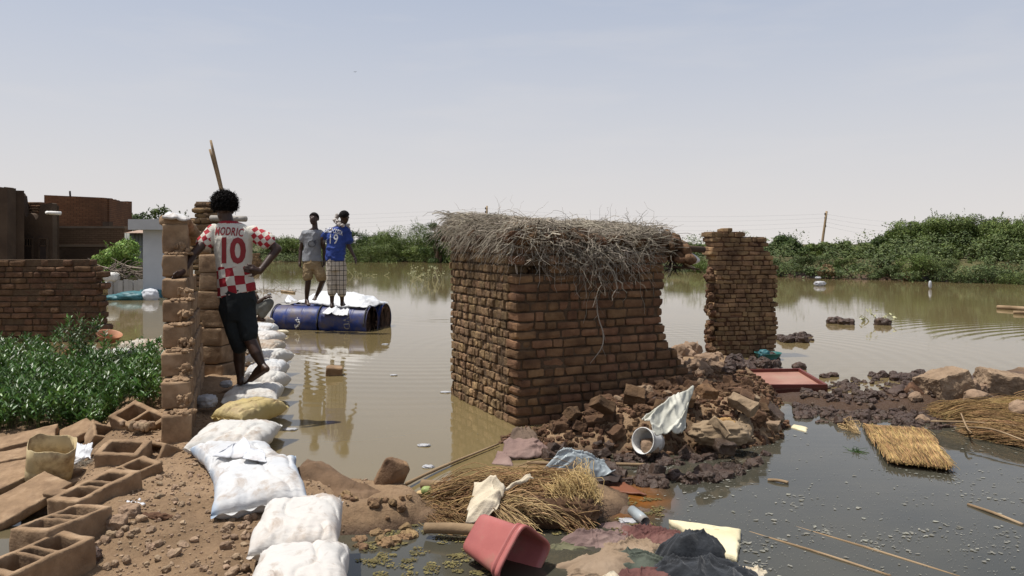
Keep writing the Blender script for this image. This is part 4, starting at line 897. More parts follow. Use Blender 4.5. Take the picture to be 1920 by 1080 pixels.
hb(72, 1074, .17, 66, 0, -3, DB, H3, 'hollow earth block cut by the bottom edge, nearest of the fallen blocks', 1)
hb(118, 1006, .20, 76, -2, 2, DB, H3, 'hollow earth block with three slots, second from the bottom edge', 2)
hb(182, 940, .17, 72, -2, -6, (.44, .22, .20), H3, 'hollow earth block with three slots, in the middle of the fallen row', 3)
hb(238, 908, .14, 57, 3, -10, (.36, .20, .18), H3, 'hollow earth block behind the middle one of the row', 4)
hb(232, 862, .20, 2, 12, 2, (.27, .22, .18), H1, 'short hollow earth block with one square opening, beside the cut container', 5)
hb(300, 862, .15, -28, 60, 0, (.22, .19, .2), H1, 'earth block tipped on its side with a smooth face, right of the fallen heap', 6)
hb(266, 802, .20, -28, 22, 12, (.40, .24, .22), H2, 'big tilted hollow earth block with crumbs inside, against the foot of the block wall', 7)
hb(200, 826, .12, 40, 20, 24, (.26, .2, .14), H1, 'broken hollow earth block wedged behind the short square one', 8)
hb(225, 842, .13, 30, 10, -14, (.3, .16, .06), [], 'thin tilted earth slab above the short square block', 9)
hb(152, 808, .12, 50, 10, -18, (.30, .22, .06), [(.86, 1, 0, 1, .5)], 'flat earth slab with a raised rim, below the leafy weeds', 10)
hb(48, 826, .10, 24, 8, -10, (.42, .26, .06), [], 'broad flat earth slab behind the cut container', 11)
hb(6, 862, .10, 24, 8, -8, (.34, .22, .05), [], 'flat earth slab at the left edge, upper one', 12)
hb(30, 876, .08, 60, 4, -8, (.30, .2, .05), [], 'flat earth slab half under the cut container', 13)
hb(14, 900, .10, 56, 6, -14, (.44, .24, .05), [], 'flat earth slab at the left edge, middle one', 14)
hb(40, 940, .09, 60, 8, -16, (.46, .27, .055), [], 'large sunlit flat earth slab sloping towards the water at the left edge', 15)
hb(140, 898, .09, 40, 6, -12, (.38, .22, .05), [(.2, .7, .3, .7, .4)], 'broken earth slab in front of the cut container', 16)
hb(116, 944, .06, 80, 0, 55, (.22, .14, .045), [], 'small upright earth fragment left of the middle hollow block', 17)
hb(80, 952, .02, 10, 0, 0, (.18, .14, .06), [], 'dark wet earth fragment at the water under the large slab', 18, mt='clod_wet')
mb = MB(); r = rng(66)
for k in range(14): p = G(262, 798, .27); lump(mb, p + A(r.randn() * .05, r.randn() * .035, 0), r.uniform(.015, .035, 3), rotm(r.uniform(0, 360)), 3, 4, .4, 1.5, k)
mb.build('mud_crumbs', M['clod_dry'], label='crumbs of dry mud inside the big tilted block', cat='mud')
# cut plastic container
M['jerry'] = mat('stained_yellow_plastic', ['c0ac80', 'd2be92', 'dccb9f'], 5, .4, .15, 30, .004, dirt=('6e4c28', 5.5, .44, .66), trans=.25)
def container():
    c = G(91, 895, .10); mb = MB(); rings = []; k = 40; a_ = np.arange(k) / k * 2 * math.pi
    rx, ry = .135, .118; n = 5.0
    sx = np.sign(np.cos(a_)) * np.abs(np.cos(a_)) ** (2 / 3.0); sy = np.sign(np.sin(a_)) * np.abs(np.sin(a_)) ** (2 / 3.0)
    def ring(z, s, w=0): return np.c_[sx * rx * s, sy * ry * s, np.full(k, z) + w] @ rotm(28, 17, 6).T + c
    w = .008 * np.sin(a_ * 3 + 1) + .006 * np.sin(a_ * 7)
    for z, s in ((0, .9), (.012, .97), (.05, 1.0), (.085, 1.0), (.09, .985), (.095, 1.0), (.17, 1.01), (.24, 1.02)): rings.append(ring(z, s, w if z > .2 else 0))
    rings += [ring(.24, .985, w), ring(.1, .98), ring(.02, .95), ring(.012, .5)]
    loft(mb, rings, k); mb.build('cut_container', M['jerry'], label='cut open yellowish plastic container stained with mud, on the earth slabs', cat='container')
container()
cloth('torn_sack', [G(136, 866, .16), G(172, 862, .15), G(170, 832, .22), G(140, 832, .20)], 30, 24, [(40, 9, .03, 2)], M['sheet_white'], 'torn white sack wedged behind the cut container', 'sack', 12, .03, 9, .03)
mb = MB(); r = rng(67); N = 160; p0 = G(160, 868, .15) + r.randn(N, 3) * A(.05, .03, .01); d = r.randn(N, 3) * A(1, .5, .8); t = np.linspace(0, 1, 4)[None, :, None]
tubes(mb, p0[:, None] + unit(d)[:, None] * .06 * t - A(0, 0, .03) * t ** 2, .0012, 3); mb.build('frayed_roots', M['twig'], label='dark frayed root tuft below the torn white sack', cat='roots', kind='stuff')
# cloth scrap and clods on the mud bank
cloth('cloth_scrap', [G(240, 958, .2), G(272, 950, .2), G(264, 940, .2), G(240, 944, .2)], 20, 14, [(30, 14, .02, 2)], M['sheet_white'], 'small whitish scrap half buried in the mud right of the hollow blocks', 'cloth', 14, .02, 9, .02, ground=True)
def clods(n, pxr, pyr, hr, mt, label, cat, group, seed, name='mud_clod', q=3.6, amp=.32, n_=7, zf=.35, zf0=None, fn=None, flat=.8, stuff=False):
    r = rng(seed); k = 0; tries = 0; mb = MB()
    while k < n and tries < n * 30:
        tries += 1; px, py = r.uniform(*pxr), r.uniform(*pyr)
        if fn and not fn(px, py, r): continue
        z = .1
        for _ in range(5): p = G(px, py, z); z = max(gz(p[0], p[1]), -.01)
        if p[2] < -.02 and zf0 is None: continue
        h = r.uniform(*hr) * r.uniform(.7, 1.3, 3) * A(1, 1, flat); c = A(p[0], p[1], z + h[2] * zf)
        if not stuff: mb = MB()
        lump(mb, c, h, rotm(r.uniform(0, 360), r.randn() * 14, r.randn() * 14), q, n_ if max(h) > .03 else 4, amp, 2.2, seed * 10 + k, cuts=9)
        if not stuff: mb.build(name, M[mt], label=label, cat=cat, group=group, smooth=False)
        k += 1
    if stuff: mb.build(name, M[mt], label=label, cat=cat, kind='stuff', smooth=False)
def spot(px, py, h, mt, label, cat='mud clod', seed=1, yaw=0, z=None, q=3.2, amp=.35, name='mud_clod', pitch=0, roll=0, n=8, zf=.4, group=None):
    if z is None:
        z = .1
        for _ in range(5): p = G(px, py, z); z = max(gz(p[0], p[1]), -.01)
    p = G(px, py, z); mb = MB(); lump(mb, (p[0], p[1], z + h[2] * zf), h, rotm(yaw, pitch, roll), q, max(n, 12), amp, 2.4, seed, cuts=9); return mb.build(name, M[mt], label=label, cat=cat, group=group)
spot(193, 990, (.05, .045, .035), 'clod_dry', 'rounded dry mud clod just right of the second hollow block', seed=2); spot(218, 985, (.045, .05, .035), 'clod_dry', 'dry mud clod beside the rounded one, right of the hollow blocks', seed=3)
spot(240, 965, (.055, .045, .035), 'clod_dry', 'brown mud clod above the two dry ones right of the hollow blocks', seed=4); spot(170, 1048, (.05, .05, .035), 'clod_wet', 'dark clod at the right foot of the nearest hollow blocks', seed=5)
spot(290, 970, (.10, .018, .014), 'clod', 'long thin crust of mud lying on the bank', seed=6, yaw=-8, cat='mud crust'); spot(330, 812, (.05, .04, .025), 'clod', 'clod at the foot of the block wall', seed=7)
clods(46, (165, 400), (960, 1078), (.010, .026), 'clod_dry', 'small dry clods on the mud bank in the foreground', 'mud clod', '', 71, stuff=True)
clods(30, (290, 380), (800, 960), (.010, .024), 'clod_dry', 'small dry clods on the path between blocks and sandbags', 'mud clod', '', 72, stuff=True)
clods(26, (420, 480), (960, 1078), (.012, .026), 'clod_dry', 'small clods at the foot of the nearest sandbags', 'mud clod', '', 73, stuff=True)
def crumbs(name, n, xr, yr, hr, mt, label, seed, cond=None):
    r = rng(seed); mb = MB(); x = r.uniform(*xr, n); y = r.uniform(*yr, n); z = gheight(x, y)
    for i in range(n):
        if z[i] < -.01 or (cond and not cond(x[i], y[i])): continue
        h = r.uniform(*hr) * r.uniform(.6, 1.3, 3); lump(mb, (x[i], y[i], z[i] + h[2] * .2), h, rotm(r.uniform(0, 360)), 4, 2, .35, 1.5, i)
    mb.build(name, M[mt], label=label, cat='gravel', kind='stuff', smooth=False)
crumbs('loose_crumbs', 5200, (-2.9, -.9), (3.0, 6.6), (.002, .008), 'clod_dry', 'fine loose crumbs of soil on the mud bank', 74)

# ------------------------------------------------------------------ people
def voxelize(mb, vs, smooth=4, fac=.5):
    me = mb.mesh('tmp', A(0, 0, 0)); o = bpy.data.objects.new('tmp', me); col.objects.link(o)
    q = o.modifiers.new('r', 'REMESH'); q.mode = 'VOXEL'; q.voxel_size = vs; q.adaptivity = 0
    s_ = o.modifiers.new('s', 'SMOOTH'); s_.factor = fac; s_.iterations = smooth
    dg = bpy.context.evaluated_depsgraph_get(); e = o.evaluated_get(dg); m2 = e.to_mesh()
    V = np.empty(len(m2.vertices) * 3); m2.vertices.foreach_get('co', V); V = V.reshape(-1, 3)
    N = np.empty(len(m2.vertices) * 3); m2.vertex_normals.foreach_get('vector', N); N = N.reshape(-1, 3)
    L = np.empty(len(m2.loops), int); m2.loops.foreach_get('vertex_index', L)
    Fq = L.reshape(-1, 4) if len(L) == 4 * len(m2.polygons) else None
    if Fq is None:
        cnt = np.empty(len(m2.polygons), int); m2.polygons.foreach_get('loop_total', cnt); st = np.cumsum(cnt) - cnt; ok = cnt == 4
        Fq = L[st[ok][:, None] + np.arange(4)]
    e.to_mesh_clear(); bpy.data.objects.remove(o); bpy.data.meshes.remove(me); return V, N, Fq
def ball(mb, c, h, M_=None, n=5): lump(mb, c, h, M_, 2.0, n, 0)
def limb(mb, pts, rad, k=14):
    for i in range(len(pts) - 1):
        a, b = A(*pts[i]), A(*pts[i+1]); tubes(mb, np.stack([a + (b - a) * t for t in (0, .25, .5, .75, 1)]), [[rad[i] + (rad[i+1] - rad[i]) * t for t in (0, .25, .5, .75, 1)]], k, True)
    for p, r_ in zip(pts, rad): ball(mb, A(*p), (r_, r_, r_))
def hand(mb, wrist, knuck, down, spread, fl=.075, curl=.6, pr=.013):
    """palm from the wrist to the knuckles, four fingers and a thumb; down: bending direction; spread: across the palm"""
    w, kn = A(*wrist), A(*knuck); f = unit(kn - w); sp = unit(A(*spread) - f * np.dot(A(*spread), f)); dn = unit(A(*down) - f * np.dot(A(*down), f) * .9)
    limb(mb, [w, w + (kn - w) * .5, kn], [.024, .027, .025], 10)
    for s_ in (-.022, .022): limb(mb, [w + sp * s_ * .6, kn + sp * s_], [.015, .014], 8)
    for i, (o_, l_) in enumerate(((-.033, .82), (-.011, 1.0), (.011, .95), (.033, .72))):
        b = kn + sp * o_; p1 = b + (f * (1 - curl * .3) + dn * curl * .4) * fl * l_ * .45; p2 = p1 + unit(f * (1 - curl) + dn * curl) * fl * l_ * .35; p3 = p2 + unit(f * (.8 - curl) + dn * curl) * fl * l_ * .25
        limb(mb, [b, p1, p2, p3], [.0095, .009, .0085, .007], 7)
    t0 = w + (kn - w) * .35 - sp * .026; t1 = t0 + unit(f * .6 - sp * .8 + dn * .2) * .035; t2 = t1 + unit(f - sp * .25 + dn * .3) * .032; limb(mb, [t0, t1, t2], [.013, .011, .008], 7)
def foot(mb, ankle, heel, ball_, toe, side):
    an, he, ba, to = A(*ankle), A(*heel), A(*ball_), A(*toe); sd_ = unit(A(*side))
    limb(mb, [an, he], [.034, .032], 10); limb(mb, [an, (an + ba) / 2 + A(0, 0, .008), ba], [.034, .032, .026], 10); limb(mb, [he, ba], [.028, .028], 10)
    for o_ in (-.022, .022): limb(mb, [(he + ba) / 2 + sd_ * o_ * .5, ba + sd_ * o_], [.022, .02], 8)
    for i in range(5):
        o_ = -.036 + .018 * i; l_ = (1.0, .95, .9, .8, .7)[i]; b = ba + sd_ * o_ * .9; limb(mb, [b, b + (to - ba) * l_], [.0125 if i == 0 else .0095, .010 if i == 0 else .007], 7)
def head(mb, c, yaw, nod=0, tilt=0, s=1.0):
    """c: head centre; yaw 0 looks away from the camera (+y)"""
    Mh = rotm(yaw, nod, tilt); T = lambda x, y, z: A(*c) + Mh @ (A(x, y, z) * s)
    def el(x, y, z, a, b, h): lump(mb, T(x, y, z), A(a, b, h) * s, Mh, 2, 7, 0)
    el(0, -.012, .03, .074, .092, .085); el(0, .025, -.02, .062, .068, .085); el(0, .045, -.075, .04, .042, .035)
    el(0, .085, -.005, .012, .018, .026); el(0, .092, -.02, .018, .014, .011); el(0, .084, -.052, .026, .012, .011)
    el(.03, .074, .022, .024, .012, .009); el(-.03, .074, .022, .024, .012, .009)
    for sg in (-1, 1): el(sg * .073, -.005, -.005, .010, .018, .03)
    return T, Mh
M['skin'] = mat('dark_skin', ['2e1d15', '3c281d', '45301f'], 6, .48, .25, 120, .002, spec=.4)
M['hair'] = mat('black_hair', ['0c0908', '17110e'], 20, .85, .8, 90, .01, spec=.2)
def eyes(T, Mh, par):
    mb = MB()
    for sg in (-1, 1): ball(mb, T(sg * .03, .078, .008), (.010, .006, .006), Mh, 4)
    mb.build('eyes', mat('eye_white', ['b8b0a8'], rough=.3, bump=0), par)
def cap_hair(T, Mh, par, r0=.096, s=1.0, name='hair', rough=.03, seed=1, back=-.012):
    V, Q = boxgrid(14); V = V / np.linalg.norm(V, axis=1)[:, None]
    keep = (V[:, 2] > -.15 + .55 * np.clip(V[:, 1] * 1.4, -.6, 1)); kq = keep[Q].all(1)
    rr = 1 + rough * fbm(V * 9 + seed, 1, 3); P = V * rr[:, None] * A(.081, .099, .093) * s; c = np.array([T(0, back, .031)])
    mb = MB(); mb.add(P @ Mh.T + c, Q[kq]); return mb.build(name, M['hair'], par, solid=.008)
def wrinkle(V, N, amp, s=A(9, 9, 5), seed=0): 
    n = (1 - np.abs(fbm(V * s + seed, 1, 3))) ** 3 - .5; return V + N * (amp * n)[:, None]
def clothmesh(name, mb, vs, mats, par, amp=.012, s=A(9, 9, 5), seed=0, mi=None, smooth=4):
    V, N, Q = voxelize(mb, vs, smooth); V = wrinkle(V, N, amp, s, seed); m2 = MB(); m2.add(V, Q, 0 if mi is None else mi(V[Q].mean(1)))
    return m2.build(name, mats, par), BVHTree.FromPolygons([Vector(v) for v in V], [tuple(q) for q in Q])
def text_on(txt, size, name, m, par, bvh, px, py, d, rot=0, arch=0, stretch=(1, 1), bold=.02, ray=(0, 1, 0), off=.004, spacing=1.0, sub=3):
    """real lettering laid on the surface under it; px,py: centre in the photograph, size in metres"""
    cu = bpy.data.curves.new('t', 'FONT'); cu.body = txt; cu.size = size; cu.align_x = 'CENTER'; cu.align_y = 'CENTER'; cu.offset = bold * size; cu.space_character = spacing; cu.resolution_u = 3
    o = bpy.data.objects.new('t', cu); col.objects.link(o); dg = bpy.context.evaluated_depsgraph_get(); me = bpy.data.meshes.new_from_object(o.evaluated_get(dg))
    bm = bmesh.new(); bm.from_mesh(me); bmesh.ops.triangulate(bm, faces=bm.faces)
    for _ in range(sub):
        es = [e for e in bm.edges if e.calc_length() > .012]
        if not es: break
        bmesh.ops.subdivide_edges(bm, edges=es, cuts=1); bmesh.ops.triangulate(bm, faces=bm.faces)
    V = np.array([v.co[:] for v in bm.verts]); Fq = np.array([[v.index for v in f.verts] for f in bm.faces]); bm.free(); bpy.data.objects.remove(o)
    x, z = V[:, 0] * stretch[0], V[:, 1] * stretch[1]; z = z - arch * x ** 2; ca, sa = math.cos(R(rot)), math.sin(R(rot)); x, z = x * ca - z * sa, x * sa + z * ca
    c = D(px, py, d); P = np.stack([c[0] + x, np.full(len(x), c[1]), c[2] + z], 1); rv = Vector(ray)
    for i in range(len(P)):
        h = bvh.ray_cast(Vector(P[i]) - rv * 1.0, rv)
        if h[0] is not None: P[i] = np.array(h[0] - rv * off)
    mb = MB(); mb.add(P, Fq); return mb.build(name, m, par, smooth=True)
M['white_print'] = mat('white_print', ['c9cacc', 'd8d8d8'], 20, .5, .1); M['red_print'] = mat('red_print', ['7e2226', '8f2a2c'], 9, .6, .2)

# -- the man in the red and white checked shirt
dm = 7.12
J = lambda px, py, dd=0.0: D(px, py, dm + dd)
man = thing('person', J(452, 724) * A(1, 1, 1), 'person seen from behind in a red and white checked football shirt, leaning on a wall', 'person')
mb = MB(); sw = lambda px, py, hw, hd, dd=0, tl=0: (J(px, py, dd), A(hw * dm / F, 0, tl * hw * dm / F), A(0, hd, 0))
TB = [(446, 578, 30, .10), (445, 560, 31, .105), (442, 530, 27, .095), (439, 500, 26, .09), (438, 470, 30, .10), (438, 445, 34, .10), (437, 432, 33, .085), (432, 422, 22, .065), (428, 414, 11, .05)]
loft(mb, [sw(*t) for t in TB], 24)
limb(mb, [J(428, 418, -.0), J(424, 402, .0)], [.052, .05])
Th, Mh = head(mb, J(421, 393, .01), 20, -14, 4)
limb(mb, [J(399, 436), J(362, 478, -.16), J(344, 509, -.36)], [.050, .037, .025]); hand(mb, J(344, 509, -.36), J(331, 516.0, -.45), (0, -.6, -1), (0, -1, .3), curl=.15)
limb(mb, [J(477, 438), J(520, 467, .02), J(487, 509, -.13)], [.052, .040, .027]); hand(mb, J(487, 509, -.13), J(473, 505, -.165), (0, 1, -.2), (.2, 0, 1), curl=.35)
limb(mb, [J(434, 575), J(448, 640, -.03), J(449, 676, .03), J(451, 708, .02)], [.088, .056, .052, .033])
foot(mb, J(451, 708, .02), J(451, 716, -.02), J(455, 717.5, .08), J(452, 719.5, .13), (1, 0, 0))
limb(mb, [J(457, 575), J(468, 636, -.06), J(480, 662, -.10), J(492, 685, -.10)], [.088, .056, .050, .032])
foot(mb, J(492, 685, -.10), J(499, 692, -.14), J(471, 711, -.06), J(462, 717, -.02), (.3, 1, .2))
V, N, Q = voxelize(mb, .0065, 3); m2 = MB(); m2.add(V, Q); m2.build('body', M['skin'], man)
# hair: tight curls
mb = MB(); r = rng(81); hc = Th(0, -.015, .045); n_ = 900; dv = unit(r.randn(n_, 3)); dv = dv[(dv[:, 2] > -.62) & ~((dv[:, 1] > .45) & (dv[:, 2] < .1))]
V_, Q_ = boxgrid(9); V_ = V_ / np.linalg.norm(V_, axis=1)[:, None]; mb.add(V_ * (1 + .06 * fbm(V_ * 5, 1, 3))[:, None] * A(.092, .094, .092) + hc + A(0, -.01, .01), Q_)
for k, d_ in enumerate(dv):
    lump(mb, hc + d_ * A(.098, .098, .100) * r.uniform(.92, 1.08) + A(0, -.01, .008), A(.010, .010, .010) * r.uniform(.7, 1.5), None, 2.4, 3, .5, 2.5, k)
N_ = 3200; dd_ = unit(r.randn(N_, 3)); dd_ = dd_[dd_[:, 2] > -.6]; t = np.linspace(0, 1, 4)[None, :, None]; st = hc + A(0, -.01, .008) + dd_ * .094
tubes(mb, st[:, None] + (dd_ + .5 * r.randn(*dd_.shape))[:, None] * .022 * t + .004 * r.randn(len(dd_), 4, 3), .0016, 3)
mb.build('hair', M['hair'], man)
# shirt
def checks(name, base, red, sc, rot, off=(0, 0, 0)):
    m = bpy.data.materials.new(name); t = NT(m); co = t.new('TexCoord').outputs['Object']; mp = t.new('Mapping'); mp.inputs['Rotation'].default_value = rot; mp.inputs['Location'].default_value = off
    nz = t.new('TexNoise'); nz.inputs['Scale'].default_value = 5; t.l.new(co, nz.inputs[0]); ad = t.new('VectorMath', operation='MULTIPLY_ADD'); t.l.new(nz.outputs['Color'], ad.inputs[0]); ad.inputs[1].default_value = (.03, .03, .03); t.l.new(co, ad.inputs[2])
    t.l.new(ad.outputs[0], mp.inputs[0]); sp = t.new('SeparateXYZ'); t.l.new(mp.outputs[0], sp.inputs[0]); cb = t.new('CombineXYZ'); t.l.new(sp.outputs[0], cb.inputs[0]); t.l.new(sp.outputs[2], cb.inputs[1]); cb.inputs[2].default_value = .5
    ck = t.new('TexChecker'); ck.inputs['Scale'].default_value = sc; t.l.new(cb.outputs[0], ck.inputs[0]); ck.inputs[1].default_value = hexc(base) + (1,); ck.inputs[2].default_value = hexc(red) + (1,)
    t.l.new(ck.outputs[0], t.p.inputs['Base Color']); t.p.inputs['Roughness'].default_value = .8; t.l.new(t.bump(t.noise(co, 14, 4, .5, .6), .5, .02), t.p.inputs['Normal']); return m
M['shirt_cream'] = mat('cream_jersey', ['b9b3a6', 'c9c4b8'], 3, .8, .5, 14, .015)
M['shirt_hem'] = checks('red_white_checks', 'c4beb2', '8c1420', 13.2, (0, R(9), 0)); M['shirt_sleeve'] = checks('sleeve_checks', 'c4beb2', '9c1c28', 24, (0, R(40), 0)); M['collar_red'] = mat('collar_red', ['8c1420', '9c2028'], 3, .8, .3)
mb = MB(); SH = [(444, 552, 35, .125, 0, .22), (444, 540, 34, .12, 0, .12), (440, 518, 32, .115), (438, 496, 32.5, .11), (438, 470, 35, .118), (438, 447, 38, .118), (437.5, 433, 38, .10), (434, 424, 29, .08), (429, 415, 14, .062)]
loft(mb, [sw(*t) for t in SH], 28)
limb(mb, [J(402, 435), J(383, 455, -.05)], [.070, .072]); limb(mb, [J(475, 437), J(500, 452, .01)], [.070, .073])
zsp = J(0, 500)[2]; xl_, xr_ = J(402, 0)[0], J(476, 0)[0]; zs = J(0, 468)[2]; zc_ = J(0, 419)[2]
def smi(C):
    r_ = np.zeros(len(C), int); r_[C[:, 2] < zsp + .02 * (C[:, 0] - J(440, 0)[0])] = 1; r_[((C[:, 0] < xl_) | (C[:, 0] > xr_)) & (C[:, 2] > zs)] = 2; r_[(C[:, 2] > zc_)] = 3; return r_
shirt, bvh = clothmesh('shirt', mb, .008, [M['shirt_cream'], M['shirt_hem'], M['shirt_sleeve'], M['collar_red']], man, .014, A(8, 8, 3.5), 4, smi)
text_on('10', .27, 'shirt_number', M['red_print'], man, bvh, 441, 472, dm, -1, 0, (.92, 1.12), .035, spacing=.95)
text_on('MODRIC', .078, 'shirt_name', M['red_print'], man, bvh, 436, 434.5, dm, -3, .5, (.80, 1.25), .02, spacing=1.06)
M['shorts_dark'] = mat('dark_shorts', ['15191b', '1f2527'], 4, .85, .5, 20, .01)
mb = MB(); loft(mb, [sw(445, 541, 32, .112), sw(446, 560, 34, .12), sw(446, 582, 34, .125), sw(447, 600, 31, .11)], 24)
limb(mb, [J(431, 578), J(439, 615, -.01), J(449, 648, -.02)], [.102, .084, .070]); limb(mb, [J(459, 578), J(464, 605, -.03), J(468, 628, -.05)], [.098, .086, .076])
clothmesh('shorts', mb, .009, M['shorts_dark'], man, .014, A(7, 7, 4), 9)

# -- raft and the two boys
ax = A(.976, -.218, 0); pe = A(.218, .976, 0); F0 = A(*G(514, 616)[:2], 0) + A(.02, .12, 0); RZ = .146; RR = .29
def raftp(s, t, z): return F0 + ax * s + pe * t + A(0, 0, z)
M['drum'] = mat('blue_drum', ['1a2a5c', '223876', '2c468a'], 3, .45, .3, 20, .006, dirt=('62564a', 2.8, .42, .66)); M['drum_rust'] = mat('rusty_drum_end', ['3a2a20', '5c4230', '6e5440'], 6, .8, .5); M['rim'] = mat('drum_rim', ['2a2a2c', '54504a'], 8, .6, .3)
raft = thing('raft', raftp(.9, .3, 0), 'raft of blue steel drums lashed together, floating beside the sandbags', 'raft')
bvd = None; r = rng(91)
for (s, t, ro) in ((.0, 0, 0), (.97, .0, 40), (.02, .62, 10), (.99, .61, 70)):
    mb = MB(); prof = []; n = 46; L = .93
    for i in range(n):
        x = L * i / (n - 1); rr = RR - .006 + .012 * math.exp(-((x - .31) / .012) ** 2) + .012 * math.exp(-((x - .62) / .012) ** 2) + .010 * (x < .02 or x > L - .02)
        k = 40; a_ = np.arange(k) / k * 2 * math.pi; rv = rr + .006 * fbm(np.stack([np.cos(a_) * 2 + s * 5, np.sin(a_) * 2 + t * 7, np.full(k, x * 3)], -1), 1, 2)
        prof.append(raftp(s + x, t + .02, RZ) + np.outer(np.cos(a_) * rv, pe) + np.outer(np.sin(a_) * rv, A(0, 0, 1)))
    loft(mb, prof, 40, 0, False); dr = mb.build('drum', M['drum'], raft)
    if t == 0:
        Vv = np.concatenate(mb.v); b2 = BVHTree.FromPolygons([Vector(v) for v in Vv], [tuple(q) for q in mb.f[0][0]]); bvd = (bvd or []) + [b2]
    for e_ in (.012, L - .012):
        m2 = MB(); c = raftp(s + e_, t + .02, RZ); rings = []
        for rr, dx in ((RR - .002, 0), (RR * .97, 0), (RR * .6, 0), (.02, 0)): rings.append((c + ax * dx, pe * rr, A(0, 0, rr)))
        loft(m2, rings, 36); m2.build('drum_end', M['drum_rust'], dr)
for s in (.03, .95, 1.86):
    mb = MB()
    for q in (.0, .64): tube(mb, [raftp(s, q - .31, RZ - .05), raftp(s, q - .2, RZ + .22), raftp(s, q, RZ + RR + .014), raftp(s, q + .22, RZ + .22)], .011, 14, 6)
    mb.build('lashing', M['rim'], raft)
text_on('CVD', .17, 'drum_mark', mat('faded_paint', ['9a9080', 'b0a898'], 20, .8, .2, dirt=('1b2c5e', 18, .5, .6)), raft, bvd[1], 643, 603, 14.2, -83, 0, (1, 1), .0, off=.004)
mb = MB(); bz = bvd[0]
def stroke(pts, w=.012):
    P = spline([[x, y, 0] for x, y in pts], 14); out = []
    for q in P:
        p = D(q[0], q[1], 14.5); h = bz.ray_cast(Vector(p) - Vector((0, 1, 0)), Vector((0, 1, 0))); out.append(np.array(h[0]) - A(0, .004, 0) if h[0] else p)
    tubes(mb, np.array(out), w, 5)
stroke([(557, 602), (554, 600), (552, 603), (555, 606), (558, 604), (557, 610), (553, 612)]); stroke([(556, 613), (552, 614), (550, 617)]); stroke([(549, 610), (549, 616)]); stroke([(549.5, 601), (550.5, 602)]); stroke([(553, 597.5), (554, 598)])
mb.build('drum_mark', M['white_print'], raft)
M['tarp'] = mat('white_tarp', ['d0d2d6', 'e0e2e4'], 3, .45, .35, 25, .01, dirt=('9a948c', 2.2, .55, .85), trans=.1); M['tarp_grey'] = mat('grey_sheet', ['85837f', 'a3a19c'], 4, .7, .4, 25, .01)
cloth('tarpaulin', [raftp(.42, -.02, .47), raftp(1.86, -.17, .40), raftp(1.90, .80, .42), raftp(.45, .72, .58)], 90, 60, [(15, 1.8, .022, 1.1), (70, 2.4, .018, 1.2)], M['tarp'], 'crumpled white tarpaulin spread over the drums of the raft', 'tarpaulin', 21, .03, 2.0, .03, .005, arch=.20, lat=.2)
cloth('tarpaulin_edge', [raftp(1.02, -.30, .31), raftp(1.55, -.30, .29), raftp(1.50, -.05, .44), raftp(1.15, -.02, .45)], 40, 20, [(0, 1.9, .04, 1.2)], M['tarp'], 'peaked flap of the white sheeting hanging over the front drums', 'tarpaulin', 22, .01, 4, .02, .005, lat=.1)
cloth('grey_sheet', [raftp(.06, .0, .45), raftp(.72, -.02, .45), raftp(.62, .42, .50), raftp(.12, .42, .46)], 50, 34, [(30, 4, .03, 1.5), (100, 5, .02, 2)], M['tarp_grey'], 'rumpled grey sheet at the left end of the raft', 'sheet', 23, .03, 4, .05, .005)
cloth('tarpaulin_corner', [raftp(.04, .2, .47), raftp(.22, .16, .46), raftp(.2, .4, .48), raftp(.02, .38, .60)], 16, 12, [(60, 6, .03, 2)], M['tarp'], 'small upright white corner of sheeting at the left end of the raft', 'sheet', 24, .01)
mb = MB(); loft(mb, [(G(530, 624, .03) + A(x, 0, .01), A(0, w, 0), A(0, 0, w)) for x, w in ((-.10, .02), (-.08, .042), (0, .045), (.06, .042), (.09, .028), (.11, .015))], 14); mb.build('float_bottle', mat('dirty_bottle', ['b5a888', 'd0c6ac'], 9, .4, .1), label='dirty pale plastic bottle floating in front of the raft', cat='bottle')

def small_person(name_label, d, spec):
    J = lambda px, py, dd=0.0: D(px, py, d + dd)
    p = thing('person', J(*spec['base']), name_label, 'person'); sw = lambda px, py, hw, hd, dd=0, tl=0: (J(px, py, dd), A(hw * d / F, 0, tl * hw * d / F), A(0, hd, 0))
    mb = MB(); loft(mb, [sw(*t) for t in spec['torso']], 20)
    for ch, rd in spec['limbs']: limb(mb, [J(*q) for q in ch], rd)
    Tm, Mh = head(mb, J(*spec['head'][0]), *spec['head'][1]); 
    for h in spec['hands']: hand(mb, J(*h[0]), J(*h[1]), h[2], h[3], curl=h[4])
    for f in spec['feet']: foot(mb, J(*f[0]), J(*f[1]), J(*f[2]), J(*f[3]), f[4])
    V, N, Q = voxelize(mb, .008, 3); m2 = MB(); m2.add(V, Q); m2.build('body', M['skin'], p); cap_hair(Tm, Mh, p)
    return p, J, sw, Tm, Mh
